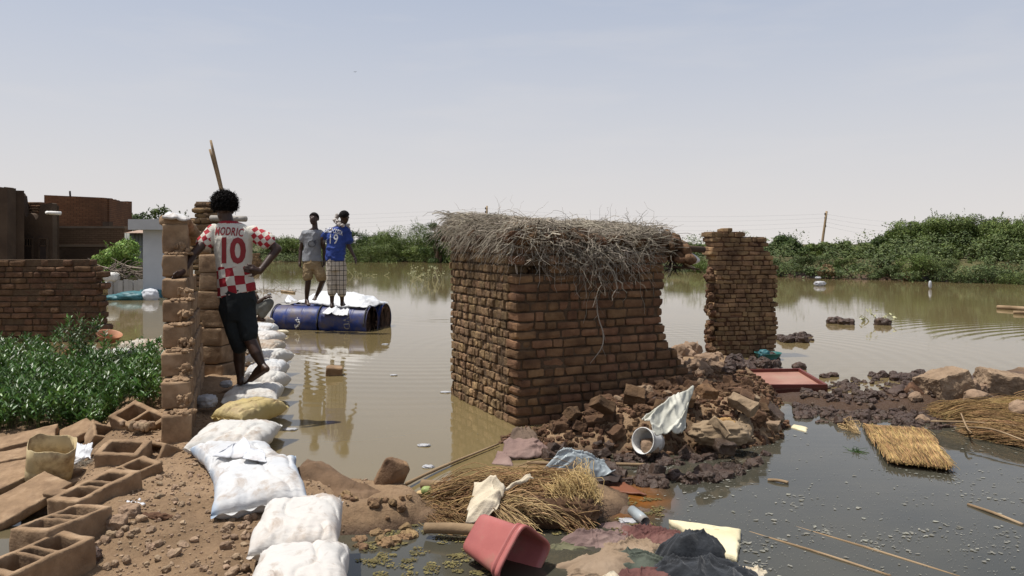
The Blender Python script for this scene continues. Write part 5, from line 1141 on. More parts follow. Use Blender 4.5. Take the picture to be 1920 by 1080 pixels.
# boy in the grey T-shirt, facing the camera
d1 = 14.25
p1, J, sw, Tm, Mh = small_person('person in a grey T-shirt and khaki shorts, standing on the raft facing us', d1, dict(base=(577, 573),
    torso=[(585, 500, 15, .10), (585, 490, 15.5, .10), (586, 470, 13.5, .09), (586, 450, 16, .10), (586, 438, 17, .09), (588, 432, 11, .06), (590, 427, 5.5, .05)],
    limbs=[([(591, 432), (590, 418)], [.05, .048]), ([(571, 438), (564, 468, .02), (562, 491, -.05)], [.047, .036, .024]), ([(602, 438), (608, 466, .05), (608, 488, .02)], [.047, .036, .024]),
           ([(578, 500), (578, 526, -.06), (576, 545, -.03), (575, 562, 0)], [.085, .052, .048, .031]), ([(594, 500), (605, 527, -.05), (600, 541, .10), (593, 555, .25)], [.085, .052, .048, .031])],
    head=((588.5, 411), (168, 8, 3, .97)), hands=[((562, 491, -.05), (562.5, 498, -.06), (1, -.3, 0), (0, 1, 0), .5), ((608, 488, .02), (608, 496, 0), (-1, 0, 0), (0, 1, 0), .5)],
    feet=[((575, 562), (574, 568, .05), (578, 570.5, -.10), (580, 571.5, -.15), (1, 0, 0)), ((593, 555, .25), (591, 559, .3), (590, 561, .16), (589, 562, .11), (1, 0, 0))]))
M['tee'] = mat('grey_tee', ['77797c', '8a8c90'], 4, .85, .5, 16, .015, dirt=('4a4c50', 5, .62, .7)); M['khaki'] = mat('khaki', ['7d6a4c', '947f5e'], 4, .9, .5, 20, .012)
mb = MB(); loft(mb, [sw(586, 490, 19, .125), sw(585, 480, 17.5, .118), sw(585.5, 462, 16.5, .11), sw(586, 447, 18, .118), sw(586, 437, 18.5, .105), sw(588, 431.5, 12, .075)], 24)
limb(mb, [J(572, 438), J(568, 449)], [.066, .066]); limb(mb, [J(601, 438), J(605, 450, .03)], [.066, .062]); _, bv = clothmesh('t_shirt', mb, .010, M['tee'], p1, .02, A(7, 7, 5), 2)
mb = MB(); P = []   # V shaped neckline shows skin
mb = MB(); loft(mb, [sw(586, 487, 17, .115), sw(586, 497, 18, .125), sw(587, 505, 17, .12)], 22); limb(mb, [J(578, 500), J(577, 518, -.05)], [.105, .088]); limb(mb, [J(595, 500), J(603, 520, -.04)], [.105, .09])
clothmesh('shorts', mb, .010, M['khaki'], p1, .022, A(8, 8, 10), 5)
text_on('O', .2, 'shirt_print', mat('dark_print', ['45474c', '55575c'], 9, .8, .1), p1, bv, 588, 458, d1, 10, 0, (1, .9), -.012, off=.004)
# boy in the blue shirt, seen from behind
d2 = 14.05
p2, J, sw, Tm, Mh = small_person('person in a blue football shirt and white checked trousers standing on the raft', d2, dict(base=(632, 578),
    torso=[(630, 496, 15, .10), (629, 484, 15.5, .10), (630, 465, 14, .09), (632, 445, 17.5, .10), (633, 432, 18.5, .09), (636, 426, 12, .06), (639, 421, 6, .05)],
    limbs=[([(640, 426), (644, 413)], [.05, .05]), ([(617, 433), (605, 447, .05), (604, 458, .2)], [.047, .037, .026]), ([(650, 434), (654, 461, .0), (664, 481, -.06)], [.048, .037, .025]),
           ([(623, 497), (623, 532), (622.5, 550), (622.5, 568)], [.085, .055, .047, .032]), ([(638, 497), (640, 530), (641, 548), (641.5, 566, .1)], [.085, .055, .047, .032])],
    head=((645.5, 408), (-32, -10, 6, .98)), hands=[((604, 458, .2), (605, 464, .26), (1, 0, 0), (0, 1, 0), .4), ((664, 481, -.06), (667, 488, -.08), (-1, 0, -.3), (0, 1, 0), .4)],
    feet=[((622.5, 568), (622, 575, -.05), (624, 574, .10), (624.5, 574, .15), (1, 0, 0)), ((641.5, 566, .1), (641, 571, .06), (644, 571, .2), (645, 571, .25), (1, 0, 0))]))
M['blue'] = mat('blue_jersey', ['1b2f6c', '243c82', '304a94'], 3, .7, .6, 14, .02); M['plaid'] = None
mb = MB(); loft(mb, [sw(629, 489, 18.5, .125), sw(629, 478, 18, .12), sw(630, 462, 17.5, .115), sw(632, 446, 19, .12), sw(633, 434, 20.5, .105), sw(636, 426.5, 14, .08), sw(639, 423, 8, .062)], 26)
limb(mb, [J(618, 433), J(608, 443, .05)], [.066, .064]); limb(mb, [J(650, 434), J(654, 452)], [.070, .078]); _, bv = clothmesh('shirt', mb, .010, M['blue'], p2, .026, A(6, 6, 7), 6)
text_on('19', .22, 'shirt_number', M['white_print'], p2, bv, 627, 449, d2, -4, 0, (.78, 1.1), .012, spacing=1.15)
text_on('DIEGO COSTA', .085, 'shirt_name', M['white_print'], p2, bv, 627, 433, d2, -10, .8, (.60, 1.3), .02)
def plaid():
    m = bpy.data.materials.new('plaid'); t = NT(m); co = t.new('TexCoord').outputs['Object']; sp = t.new('SeparateXYZ'); t.l.new(co, sp.inputs[0]); c = hexc('b3a99b')
    prev = c
    for ax_, fr_, wd in ((0, 15, .16), (2, 12, .16), (0, 30, .1), (2, 24, .08)):
        f = t.math('FRACT', t.math('MULTIPLY', t.math('ADD', sp.outputs[ax_], t.math('MULTIPLY', t.noise(co, 6, 2), .02)), fr_)); g = t.math('LESS_THAN', f, wd); g = t.math('MULTIPLY', g, .8 if fr_ < 20 else .25)
        prev = t.mix(g, prev, hexc('2a2728'))
    t.l.new(prev, t.p.inputs['Base Color']); t.p.inputs['Roughness'].default_value = .85; t.l.new(t.bump(t.noise(co, 14, 4), .5, .02), t.p.inputs['Normal']); return m
M['plaid'] = plaid()
mb = MB(); loft(mb, [sw(629.5, 484, 17, .115), sw(630, 495, 18, .125), sw(631, 508, 17.5, .12)], 24); limb(mb, [J(622, 498), J(622, 525), J(622.5, 547)], [.098, .09, .082]); limb(mb, [J(639, 498), J(640, 525), J(640.5, 549)], [.098, .09, .080])
clothmesh('trousers', mb, .010, M['plaid'], p2, .014, A(8, 8, 5), 8)
mb = MB()
for k, (px, py, dd, h) in enumerate(((633, 417, -.03, .05), (629, 413, .02, .055), (632, 405, .05, .05), (636, 421, -.06, .045), (651, 423, .03, .05), (653, 429, .06, .04), (643, 423, -.08, .04))): lump(mb, J(px, py, dd), (h * .75, h * .6, h * .7), rotm(k * 40), 2.5, 8, .8, 3, k)
V, N, Q = voxelize(mb, .010, 1); V = wrinkle(V, N, .02, A(20, 20, 20), 3); m2 = MB(); m2.add(V, Q); m2.build('towel', mat('pale_towel', ['a39a92', 'c4bdb6'], 9, .9, .5, dirt=('7a5e58', 12, .55, .65)), label='pale patterned cloth slung round the neck of the boy in the blue shirt', cat='cloth')

# crouching man, mostly hidden behind the standing man
d3 = 13.3
p3, J, sw, Tm, Mh = small_person('person crouching behind the standing man, only a hand and a grey knee showing', d3, dict(base=(480, 601),
    torso=[(462, 588, 15, .11), (463, 578, 15, .12), (464, 562, 14, .11), (465, 550, 15, .10), (466, 545, 7, .06)],
    limbs=[([(466, 549), (466, 540)], [.05, .05]), ([(472, 550, -.12), (484, 566, -.16), (497, 558, -.14)], [.045, .036, .025]), ([(470, 550, .12), (482, 566, .16), (494, 560, .14)], [.045, .036, .025]),
           ([(466, 586, -.1), (505, 570, -.12), (487, 596, -.1)], [.08, .056, .035]), ([(466, 586, .1), (503, 571, .12), (486, 596, .1)], [.08, .056, .035])],
    head=((468, 532), (-80, 0, 0, .95)), hands=[((497, 558, -.14), (503, 556, -.15), (0, 0, -1), (0, 1, 0), .5), ((494, 560, .14), (500, 558, .15), (0, 0, -1), (0, 1, 0), .5)],
    feet=[((487, 596, -.1), (484, 599, -.1), (494, 600, -.1), (499, 600, -.1), (0, 1, 0)), ((486, 596, .1), (483, 599, .1), (493, 600, .1), (498, 600, .1), (0, 1, 0))]))
mb = MB(); loft(mb, [sw(461, 591, 15, .12), sw(462, 582, 17, .14), sw(464, 575, 15, .13)], 20); limb(mb, [J(466, 586, -.1), J(505, 569, -.12), J(493, 589, -.11)], [.10, .075, .065]); limb(mb, [J(466, 586, .1), J(503, 570, .12), J(491, 590, .11)], [.10, .075, .065])
clothmesh('trousers', mb, .012, mat('grey_trousers', ['5a5a54', '6e6e66'], 4, .9, .4), p3, .015)
mb = MB(); loft(mb, [sw(463, 580, 17, .13), sw(464, 562, 16, .13), sw(465, 549, 16, .115), sw(466, 544, 8, .07)], 20); limb(mb, [J(471, 550, -.12), J(478, 559, -.14)], [.066, .064]); limb(mb, [J(470, 550, .12), J(476, 559, .14)], [.066, .064])
clothmesh('shirt', mb, .012, mat('brown_shirt', ['4a3a30', '5c4a3c'], 4, .9, .4), p3, .015)

# ------------------------------------------------------------------ rubble around the hut
def heapbricks():
    r = rng(101); k = 0
    while k < 150:
        px, py = r.uniform(1010, 1455), r.uniform(722, 852)
        if not (py > 862 - .52 * (px - 930) * (px < 1120) - (100 if px >= 1120 else 0) and py < 858 - .35 * max(0, px - 1300)): continue
        z = .1
        for _ in range(5): p = G(px, py, z); z = max(gz(p[0], p[1]), -.01)
        if p[2] < -.02: continue
        mb = MB(); s_ = r.uniform(.6, 1.25); h = A(.062, .045, .034) * s_ * r.uniform(.75, 1.2, 3); Mx = rotm(r.uniform(0, 360), r.randn() * 28, r.randn() * 28)
        if r.rand() < .6: rbrick(mb, A(p[0], p[1], z + .022 * s_), h, Mx, .006, 9, .010, 16, k, 0, 5)
        else: lump(mb, A(p[0], p[1], z + .015), h * A(.9, 1.1, 1), Mx, 4, 9, .4, 2.4, k, cuts=10)
        wet = z < .07; mb.build('mud_brick', M['clod_wet' if wet else ('clod_dry' if r.rand() < .12 else 'clod')], label='broken piece of brown mud brick in the heap in front of the hut', cat='brick', group='broken bricks in the heap by the hut', smooth=False); k += 1
heapbricks()
clods(60, (960, 1180), (800, 850), (.015, .04), 'clod', 'small crumbling lumps at the left toe of the heap', 'mud clod', '', 102, name='mud_brick', stuff=True)
clods(50, (1150, 1470), (820, 872), (.03, .06), 'clod_wet', 'wet dark lump at the water edge of the heap', 'mud clod', 'wet lumps at the water edge of the heap', 103, fn=lambda px, py, r: py < 872 - .35 * max(0, px - 1290), zf=.2)
crumbs('rubble_crumbs', 5200, (-.1, 2.7), (5.9, 8.2), (.006, .026), 'clod', 'crumbled mud brick between the larger pieces of the heap', 104)
def mbk(px, py, z, h, yaw, pitch, roll, mt, lb, seed): p = G(px, py, z); mb = MB(); rbrick(mb, p, A(*h) * .85, rotm(yaw, pitch, roll), .008, 11, .012, 14, seed, 0, 4); mb.build('mud_brick', M[mt], label=lb, cat='brick', smooth=False)
mbk(1392, 758, .30, (.13, .06, .05), -35, 25, 20, 'clod_dry', 'large pale mud brick tilted at the top right of the heap', 1)
mbk(1408, 748, .24, (.10, .07, .05), 20, 10, 20, 'clod_dry', 'sunlit mud brick leaning at the right shoulder of the heap', 2)
mbk(1325, 735, .42, (.09, .06, .05), 30, 20, 10, 'mudbrick_red', 'reddish brick resting on the end of the hut wall', 3)
mbk(1448, 775, .12, (.12, .06, .05), -40, 10, 35, 'clod_wet', 'dark brick sliding into the water at the right end of the heap', 4)
mbk(1425, 765, .2, (.07, .05, .05), 10, 50, 5, 'clod', 'upright brown brick near the right end of the heap', 5)
mbk(1075, 775, .25, (.09, .05, .045), 50, 30, 10, 'clod', 'tilted brick on the left slope of the heap', 6)
mbk(1130, 760, .33, (.10, .07, .05), 20, -30, 30, 'clod', 'brick standing on edge in the middle of the heap', 7)
mbk(1190, 742, .36, (.10, .08, .06), -10, 30, 10, 'clod', 'brick leaning on the hut wall at the top of the heap', 8)
mbk(1360, 838, .12, (.08, .06, .05), 15, 15, 10, 'clod_wet', 'dark brick just left of the burlap sack', 9)
mbk(1245, 765, .34, (.09, .07, .05), 60, 0, 30, 'clod', 'brick behind the white cloth on the heap', 10)
mbk(1290, 745, .36, (.10, .06, .05), 80, 10, -20, 'clod', 'brick at the upper right of the white cloth', 11)
for i, (px, py, h, lb) in enumerate(((1276, 655, .16, 'pale boulder of mud behind the right end of the hut wall'), (1300, 648, .15, 'pale mud lump between hut and wall stub, the highest'), (1325, 672, .15, 'large pale mud lump touching the foot of the wall stub'), (1262, 672, .14, 'pale mud lump nearest to the hut wall end'), (1305, 680, .13, 'shaded mud lump between hut and wall stub'), (1340, 662, .11, 'mud lump leaning on the left edge of the wall stub'))):
    spot(px, py + 20, (h, h * .8, h * .7), 'clod_dry', lb, seed=200 + i, yaw=i * 50, z=.25, zf=.6)
clods(30, (1255, 1345), (655, 705), (.04, .09), 'clod_dry', 'pale broken mud between the hut and the wall stub', 'mud clod', 'mud between hut and wall stub', 105, zf=.5)
clods(36, (1365, 1460), (672, 696), (.04, .085), 'clod_wet', 'dark wet mud lump in front of the wall stub', 'mud clod', 'wet mud in front of the wall stub', 106, zf0=1)
clods(22, (1460, 1508), (632, 644), (.05, .09), 'clod_wet', 'dark clod in the small island right of the wall stub', 'mud clod', 'small island right of the wall stub', 107, zf0=1)
clods(6, (1510, 1532), (632, 640), (.03, .06), 'clod_wet', 'small clod trailing off the island right of the wall stub', 'mud clod', 'tail of the small island', 108, zf0=1)
spot(1498, 692, (.085, .07, .06), 'clod_wet', 'dark block shaped clod behind the corner of the red panel', seed=301, z=0)
for i, (px, py, h, lb) in enumerate(((1566, 606, .13, 'dark clod in the open water, left of a pair'), (1586, 608, .12, 'dark clod in the open water, right of a pair'), (1655, 609, .12, 'single dark clod in the open water further right'), (1546, 708, .045, 'small clod right of the red panel'), (1562, 706, .05, 'pointed small clod right of the red panel'))):
    spot(px, py, (h * 1.3, h, h * .8), 'clod_wet', lb, seed=310 + i, z=0, zf=.25)
# mud ridge on the right
clods(420, (1490, 1800), (715, 795), (.015, .04), 'clod_wet', 'small wet lumps between the larger ones of the mud ridge', 'mud clod', '', 116, zf=.25, stuff=True)
clods(110, (1490, 1760), (718, 790), (.022, .055), 'clod_wet', 'dark wet lump of the mud ridge on the right', 'mud clod', 'wet mud ridge', 111, zf=.25)
clods(20, (1560, 1720), (775, 800), (.03, .06), 'clod_wet', 'wet clod on the near edge of the mud ridge', 'mud clod', 'near edge of the mud ridge', 112, zf0=1)
clods(26, (1635, 1735), (703, 716), (.035, .06), 'clod_wet', 'wet clod in the line reaching out behind the mud ridge', 'mud clod', 'line of clods behind the mud ridge', 113, zf0=1)
clods(44, (1700, 1915), (722, 765), (.025, .06), 'clod_dry', 'dry brown lump around the two large rocks', 'mud clod', 'lumps around the large rocks', 114, zf=.3)
for px, py, z, h, yw, pt, rl, lb, sd_ in ((1775, 733, 7.72, (.21, .17, .185), 16, -6, -12, 'big pale block of dried mud on the right ridge, left of two', 1), (1893, 724, 7.9, (.28, .17, .125), -6, 4, 9, 'big pale block of dried mud at the right edge, right of two', 2)):
    mb = MB(); rbrick(mb, D(px, py, z), h, rotm(yw, pt, rl), .016, 32, .014, 9, sd_, 0, 3); mb.v[-1] = mb.v[-1] + .014 * np.stack([fbm(mb.v[-1] * 26 + q, 1, 4) for q in range(3)], 1); mb.build('mud_rock', M['clod_dry'], label=lb, cat='rock', smooth=False)
spot(1833, 752, (.13, .1, .07), 'clod_dry', 'mid sized stone between the two big mud blocks', 'rock', 322, 20, .12, 4, .25, 'mud_rock'); spot(1820, 735, (.09, .08, .08), 'clod_dry', 'small stone tucked behind the left big mud block', 'rock', 323, 20, .14, 4, .25, 'mud_rock')
spot(1725, 748, (.14, .1, .08), 'clod', 'brown slab leaning left of the big pale mud block', 'rock', 324, -40, .08, 5, .2, 'mud_rock', 0, 30); spot(1690, 742, (.13, .09, .07), 'clod_wet', 'dark slanted slab in the mud ridge', 'rock', 325, 30, .08, 5, .2, 'mud_rock', 0, -20)
spot(1915, 792, (.08, .08, .09), 'clod_dry', 'stone lying on the reeds at the right edge', 'rock', 326, 30, .08, 4, .2, 'mud_rock', zf=1)
# brown mound by the sandbags
spot(732, 925, (.085, .055, .12), 'mudbrick', 'upright broken brick leaning at the end of the brown mound', 'brick', 330, 20, .05, 7, .12, 'mud_brick', 10, 22, 10, .8)
spot(745, 945, (.06, .05, .05), 'mudbrick', 'small brick piece under the upright one', 'brick', 331, 60, .02, 5, .2, 'mud_brick')
clods(34, (650, 780), (938, 985), (.014, .034), 'mudbrick', 'wet clods below the brown mound', 'mud clod', '', 115, zf0=1, stuff=True)
M['matcloth'] = mat('soil_crust', ['54412f', '6b543e', '7c644c'], 3, .95, .6, 60, .01)
cloth('earth_crust', [G(548, 900, .17), G(690, 972, .05), G(742, 935, .06), G(575, 862, .22)], 60, 40, [(30, 2, .02, 2)], M['matcloth'], 'smooth brown crust of soil sloping from the sandbags into the water', 'soil', 33, .025, 4, .06, .02, arch=.05, lat=0)

# ------------------------------------------------------------------ things in the water
mb = MB(); rbrick(mb, G(626, 700, .02), (.098, .085, .085), rotm(12, 4, 5), .012, 9, .006, 14, 3, 0, 2); mb.build('floating_block', M['block'], label='single brown earth block standing in the open water below the raft', cat='block')
# red panel
M['redpanel'] = mat('red_panel', ['8c6252', '9a7060', 'a47e6c'], 3, .55, .2, dirt=('8f7a66', 2.4, .55, .8)); M['redframe'] = mat('red_frame', ['5a2a22', '6c362c'], 4, .5, .2)
rp_ = thing('door_panel', G(1440, 715, 0), 'faded red door panel with a dark red frame lying flat in the water', 'door')
q = [G(1338, 728, .07), G(1552, 727, .07), G(1500, 696, .09), G(1335, 699, .09)]
mb = MB(); Vq = np.array(q); top = Vq + A(0, 0, .012); mb.add(np.concatenate([Vq - A(0, 0, .05), Vq]), [[3, 2, 1, 0], [4, 5, 6, 7], [0, 1, 5, 4], [1, 2, 6, 5], [2, 3, 7, 6], [3, 0, 4, 7]]); mb.build('panel', M['redpanel'], rp_, smooth=False)
mb = MB()
for a_, b_ in ((0, 1), (1, 2), (2, 3), (3, 0)):
    d_ = unit(Vq[b_] - Vq[a_]); n_ = unit(A(-d_[1], d_[0], 0)) * .03; pts = [Vq[a_] - n_ * 0, Vq[b_] - n_ * 0, Vq[b_] + n_, Vq[a_] + n_]
    mb.add([p_ + A(0, 0, z) for z in (-.06, .035) for p_ in pts], [[3, 2, 1, 0], [4, 5, 6, 7], [0, 1, 5, 4], [1, 2, 6, 5], [2, 3, 7, 6], [3, 0, 4, 7]])
mb.build('frame', M['redframe'], rp_, smooth=False)
mb = MB(); p = G(1375, 706, .10); tube(mb, [p, p + A(.12, .02, .01), p + A(.18, .03, 0)], .006, 6, 5); lump(mb, p, (.03, .012, .014), None, 3, 4, .2); mb.build('latch', M['iron'], rp_)
# teal basin with rag
def lathe(name, c, prof, mt, label, cat, tiltm=None, k=32, solid=.004, parent=None, group=None):
    mb = MB(); Mx = tiltm if tiltm is not None else np.eye(3); loft(mb, [((A(0, 0, z) @ Mx.T) + A(*c), Mx @ A(r_, 0, 0), Mx @ A(0, r_, 0)) for r_, z in prof], k, 0, False); mb.f.append((np.array([list(range(k))]), 0)); return mb.build(name, mt, parent, label, cat, group, solid=solid)
M['teal_plastic'] = mat('teal_plastic', ['2a5f5c', '356f6a'], 4, .4, .1)
lathe('basin', G(1440, 672, .01), [(.13, 0), (.16, .04), (.17, .075), (.185, .08)], M['teal_plastic'], 'teal plastic basin at the right foot of the wall stub', 'basin')
wad('rag', G(1432, 664, .08), (.07, .06, .06), M['teal'], 'blue green rag bunched in the teal basin', 'rag', 5)
lathe('basin', G(203, 640, .06), [(.10, 0), (.15, .05), (.18, .12), (.19, .125)], mat('orange_basin', ['a06a48', 'b98664'], 4, .5, .1), 'orange clay coloured basin beside the end of the low brick wall', 'basin', rotm(0, 10, 14))
# drift at far left water
for i, (px, py, h, mt, lb) in enumerate(((248, 560, (.42, .3, .16), 'teal', 'dark teal sack floating at the foot of the white column'), (218, 560, (.28, .3, .10), 'teal', 'low teal bundle left of the dark teal sack'), (255, 551, (.34, .25, .10), 'sheet_white', 'white sack lying on top of the dark teal sack'), (281, 560, (.22, .2, .2), 'sheet_white', 'pale sack against the skirting of the white column'), (200, 548, (.28, .2, .06), 'sheet_white', 'white lid floating beside the low brick wall'), (270, 549, (.3, .2, .05), 'sheet_blue', 'pale blue plastic sheet draped over the floating sacks'))):
    p = G(px, py + 2, 0); wad('sack', (p[0], p[1], h[2] * .5 + (.28 if py < 552 else 0)), h, M[mt], lb, 'sack', 400 + i, .25)
mb = MB()
for k in range(7):
    x0_ = 203 + k * 9.4; p = D(x0_, 0, 23.9); q = D(x0_ + 8.4, 0, 23.9); slab(mb, p + A(0, .03 * (k % 2), 0), q + A(0, .03 * (k % 2), 0), .04, -.1, zt(524 + (k % 3), 23.9))
mb.build('board_fence', mat('pale_boards', ['8e8c88', 'a5a39f', 'b5b3ae'], 2, .8, .2, isl=.1), label='low fence of pale vertical boards left of the white column', cat='fence', smooth=False)
p = D(209, 520, 24.0); mb = MB(); lump(mb, p, (.24, .16, .15), None, 2.4, 8, .25); lump(mb, p + A(-.27, 0, .04), (.08, .05, .05), None, 2.4, 5, .1); mb.build('plastic_jug', M['white_plastic'], label='white plastic jug on the branches left of the column', cat='jug')
# muddy sacks behind the weeds
for i, (px, py, h, mt, lb) in enumerate(((272, 662, (.36, .25, .13), 'd', 'muddy white sack by the earth block wall, behind the weeds'), (232, 668, (.24, .2, .07), 'w', 'white sack edge behind the weeds'), (292, 680, (.2, .2, .15), 'd', 'bulging muddy sack against the block wall'), (160, 668, (.16, .12, .10), 'd', 'pale lump of sacking in front of the low brick wall'), (262, 690, (.15, .12, .10), 'w', 'small white bag among the weeds'))):
    p = G(px, py, .08); wad('muddy_sack', p + A(0, 0, h[2] * .4), h, SM[mt], lb, 'sack', 420 + i, .3)
lathe('grey_bucket', G(238, 688, .08), [(.08, 0), (.10, .1), (.115, .2), (.12, .205)], mat('grey_plastic', ['5c5f66', '70737a'], 4, .5, .1), 'grey bucket lying among the weeds', 'bucket', rotm(30, 55, 20))
wad('orange_rag', G(136, 668, .15), (.12, .08, .09), mat('orange_cloth', ['9a6a3c', 'b48a5c'], 5, .8, .4), 'orange and pale rag caught in the tall weeds', 'rag', 9)

# ------------------------------------------------------------------ weeds on the left
M['weed'] = mat('weed_leaf', ['2f4818', '405f24', '597b32'], 3, .36, 0, isl=.5, trans=.2, spec=.4)
def leaf2(mb, C, Dr, L, W, up, seed=0):
    """folded lance leaves, six vertices each"""
    N = len(C); Dr = unit(Dr); s_ = unit(np.cross(Dr, up)); n_ = np.cross(s_, Dr); L = L[:, None]; W = W[:, None]
    V = np.stack([C + 0., C + Dr * L * .45 + s_ * W * .5 + n_ * W * .18, C + Dr * L * .5 - n_ * .0, C + Dr * L * .45 - s_ * W * .5 + n_ * W * .18, C + Dr * L - n_ * L * .12], 1).reshape(-1, 3)
    b = np.arange(N)[:, None] * 5; mb.add(V, np.concatenate([b + A(0, 1, 4, 2).astype(int), b + A(0, 2, 4, 3).astype(int)]))
def weed_plants(n, base_fn, hr, seed, nl=(12, 20), ll=(.05, .085)):
    r = rng(seed); mb = MB(); ms = MB(); C = []; Dd = []; up = []
    for k in range(n):
        b = base_fn(r); h = r.uniform(*hr); ln = A(r.randn() * .22, r.randn() * .22, 1) * h; m = r.randint(*nl); t = np.sort(r.uniform(.25, 1.0, m)) ** .8; a_ = np.arange(m) * 2.4 + r.rand() * 6
        P = b + ln * t[:, None]; out = np.stack([np.cos(a_), np.sin(a_), .35 + .9 * t + r.randn(m) * .2], 1); C.append(P); Dd.append(out); tubes(ms, np.stack([b, b + ln * .5 + r.randn(3) * .01, b + ln]), .0025, 3)
    C = np.concatenate(C); Dd = np.concatenate(Dd); N = len(C); leaf2(mb, C, Dd, r.uniform(*ll, N), r.uniform(.016, .026, N), A(0, 0, 1) + .35 * r.randn(N, 3)); return mb, ms
def wb(r):
    while True:
        px, py = r.uniform(-120, 296), r.uniform(664, 812)
        if py > 800 and 180 < px: continue
        if py < 700 and not (px < 100 or 150 < px < 290 and r.rand() < .4): continue
        p = G(px, py, .06); return A(p[0], p[1], max(gz(p[0], p[1]) - .02, -.06))
mb, ms = weed_plants(1700, wb, (.16, .36), 131); mb.v += []; o_ = mb.n
mb.build('leafy_weeds', M['weed'], label='dense mass of low green leafy weeds', cat='weeds', kind='stuff'); ms.build('weed_stems', mat('weed_stem', ['3f4a22', '5a6030'], 5, .8, 0), label='thin stems of the leafy weeds', cat='weeds', kind='stuff')
def shrub(px, py, h, wd, n, lb, seed):
    b0 = G(px, py, .04); t_ = thing('leafy_shrub', b0, lb, 'shrub', None); r0 = rng(seed); cs = [b0 + A(r0.randn() * wd, r0.randn() * wd, 0) for _ in range(4)]
    def f(r): q = r.rand(); return b0 * (1 - q) + cs[r.randint(4)] * q + A(r.randn() * wd * .5, r.randn() * wd * .5, h * .55 * r.rand())
    mb, ms = weed_plants(n, f, (h * .3, h * .5), seed, (9, 15), (.06, .10)); mb.build('foliage', M['weed'], t_); ms.build('stem', M['wood'], t_)
shrub(150, 702, .78, .16, 34, 'taller leafy shrub standing out of the weeds in front of the low brick wall', 141); shrub(112, 690, .55, .16, 20, 'leafy shoot left of the tallest shrub in the weeds', 142); shrub(192, 690, .42, .05, 5, 'thin leafy twig reaching right from the tallest shrub', 143); shrub(258, 700, .32, .04, 5, 'small leafy shoot in front of the muddy sacks', 144)
mb = MB(); r = rng(133); N = 500; px = r.uniform(190, 330, N); py = r.uniform(790, 830, N)
C = np.stack([G(a_, b_, .06) for a_, b_ in zip(px, py)]); leaves(mb, C, r.randn(N, 3) * A(1, 1, .3), r.uniform(.03, .06, N), .016, 3); mb.build('dry_leaves', M['straw'], label='dry leaf litter at the foot of the weeds', cat='leaves', kind='stuff')

# ------------------------------------------------------------------ straw, logs, cloth and rubbish in the middle
def strands(P0, P1, n, jit, rad, mt, name, label, cat, seed, bend=.04, zlo=0.0, arch=0, curl=.01, nseg=7, lab2=None, spread=1.0, width=None):
    """n straws running from around P0 to around P1; width: half width vector across the bundle"""
    r = rng(seed); P0, P1 = A(*P0), A(*P1); w = r.uniform(-1, 1, n)[:, None]; W0 = A(*width[0]); W1 = A(*width[1]) if len(width) > 1 else W0; t0 = r.uniform(0, .5, n)[:, None]; t1 = t0 + r.uniform(.3, .6, n)[:, None]
    base = lambda t: P0 * (1 - t) + P1 * t + w * (W0 * (1 - t) + W1 * t)
    a = base(t0) + r.randn(n, 3) * jit; b = base(np.minimum(t1, 1.05)) + r.randn(n, 3) * jit; t = np.linspace(0, 1, nseg)[None, :, None]
    Q = a[:, None] * (1 - t) + b[:, None] * t + np.sin(t * math.pi) * (r.randn(n, 1, 3) * bend + A(0, 0, arch)) + r.randn(n, nseg, 3) * curl * .3; Q[..., 2] = np.maximum(Q[..., 2], zlo)
    mb = MB(); tubes(mb, Q, r.uniform(.6, 1.3, n)[:, None] * rad * np.linspace(1, .6, nseg)[None], 3); return mb, Q
def sbuild(mb, name, mt, label, cat, **k): return mb.build(name, mt, label=label, cat=cat, **k)
M['straw2'] = mat('brown_straw', ['6a5234', '8c6e48', 'a5865c'], 3, .88, 0, isl=.4); M['straw3'] = mat('bright_straw', ['a08658', 'bea26c', 'd2b986'], 3, .8, 0, isl=.25)
T = []
def bundle(name, label, mt, parts, cat='straw'):
    M_ = MB()
    for (a, b, n, jit, rad, sd_, kw) in parts:
        m_, _ = strands(a, b, n, jit, rad, None, '', '', '', sd_, **kw)
        for (v, (f, mi)) in zip(m_.v, m_.f): M_.add(v, f, mi)
    return M_.build(name, mt, label=label, cat=cat)
bundle('straw_bundle', 'large loose bundle of brown straw and reeds across the middle rubbish', M['straw2'], [
    (G(790, 935, .03), G(1100, 905, .08), 420, .03, .0026, 151, dict(bend=.022, curl=.006, width=[(.02, .16, .02)], arch=.05, zlo=.01)), (G(800, 960, .02), G(900, 985, .04), 160, .02, .0024, 152, dict(bend=.022, curl=.006, width=[(.03, .12, .03)], zlo=.01)),
    (G(1000, 940, .05), G(1110, 985, .03), 260, .03, .0026, 153, dict(bend=.022, curl=.006, width=[(.02, .16, .04)], arch=.03, zlo=.01)), (G(800, 925, .10), G(1080, 888, .16), 130, .012, .0032, 154, dict(bend=.022, curl=.006, width=[(.02, .05, .02)], arch=.02, zlo=.02)), (G(850, 945, .08), G(1090, 930, .12), 300, .03, .0028, 160, dict(bend=.022, curl=.006, width=[(.02, .14, .03)], arch=.06, zlo=.02))])
bundle('straw_broom', 'broom like sheaf of straw fanning out below the white cloth', M['straw'], [(G(925, 940, .16), G(1000, 1010, .03), 150, .008, .0030, 155, dict(bend=.014, curl=.003, width=[(.015, .02, .015), (.09, .04, .0)], zlo=.01)), (G(925, 940, .15), G(1090, 985, .03), 120, .01, .0028, 156, dict(bend=.014, curl=.003, width=[(.015, .02, .015), (.02, .09, .0)], zlo=.01, arch=.05))])
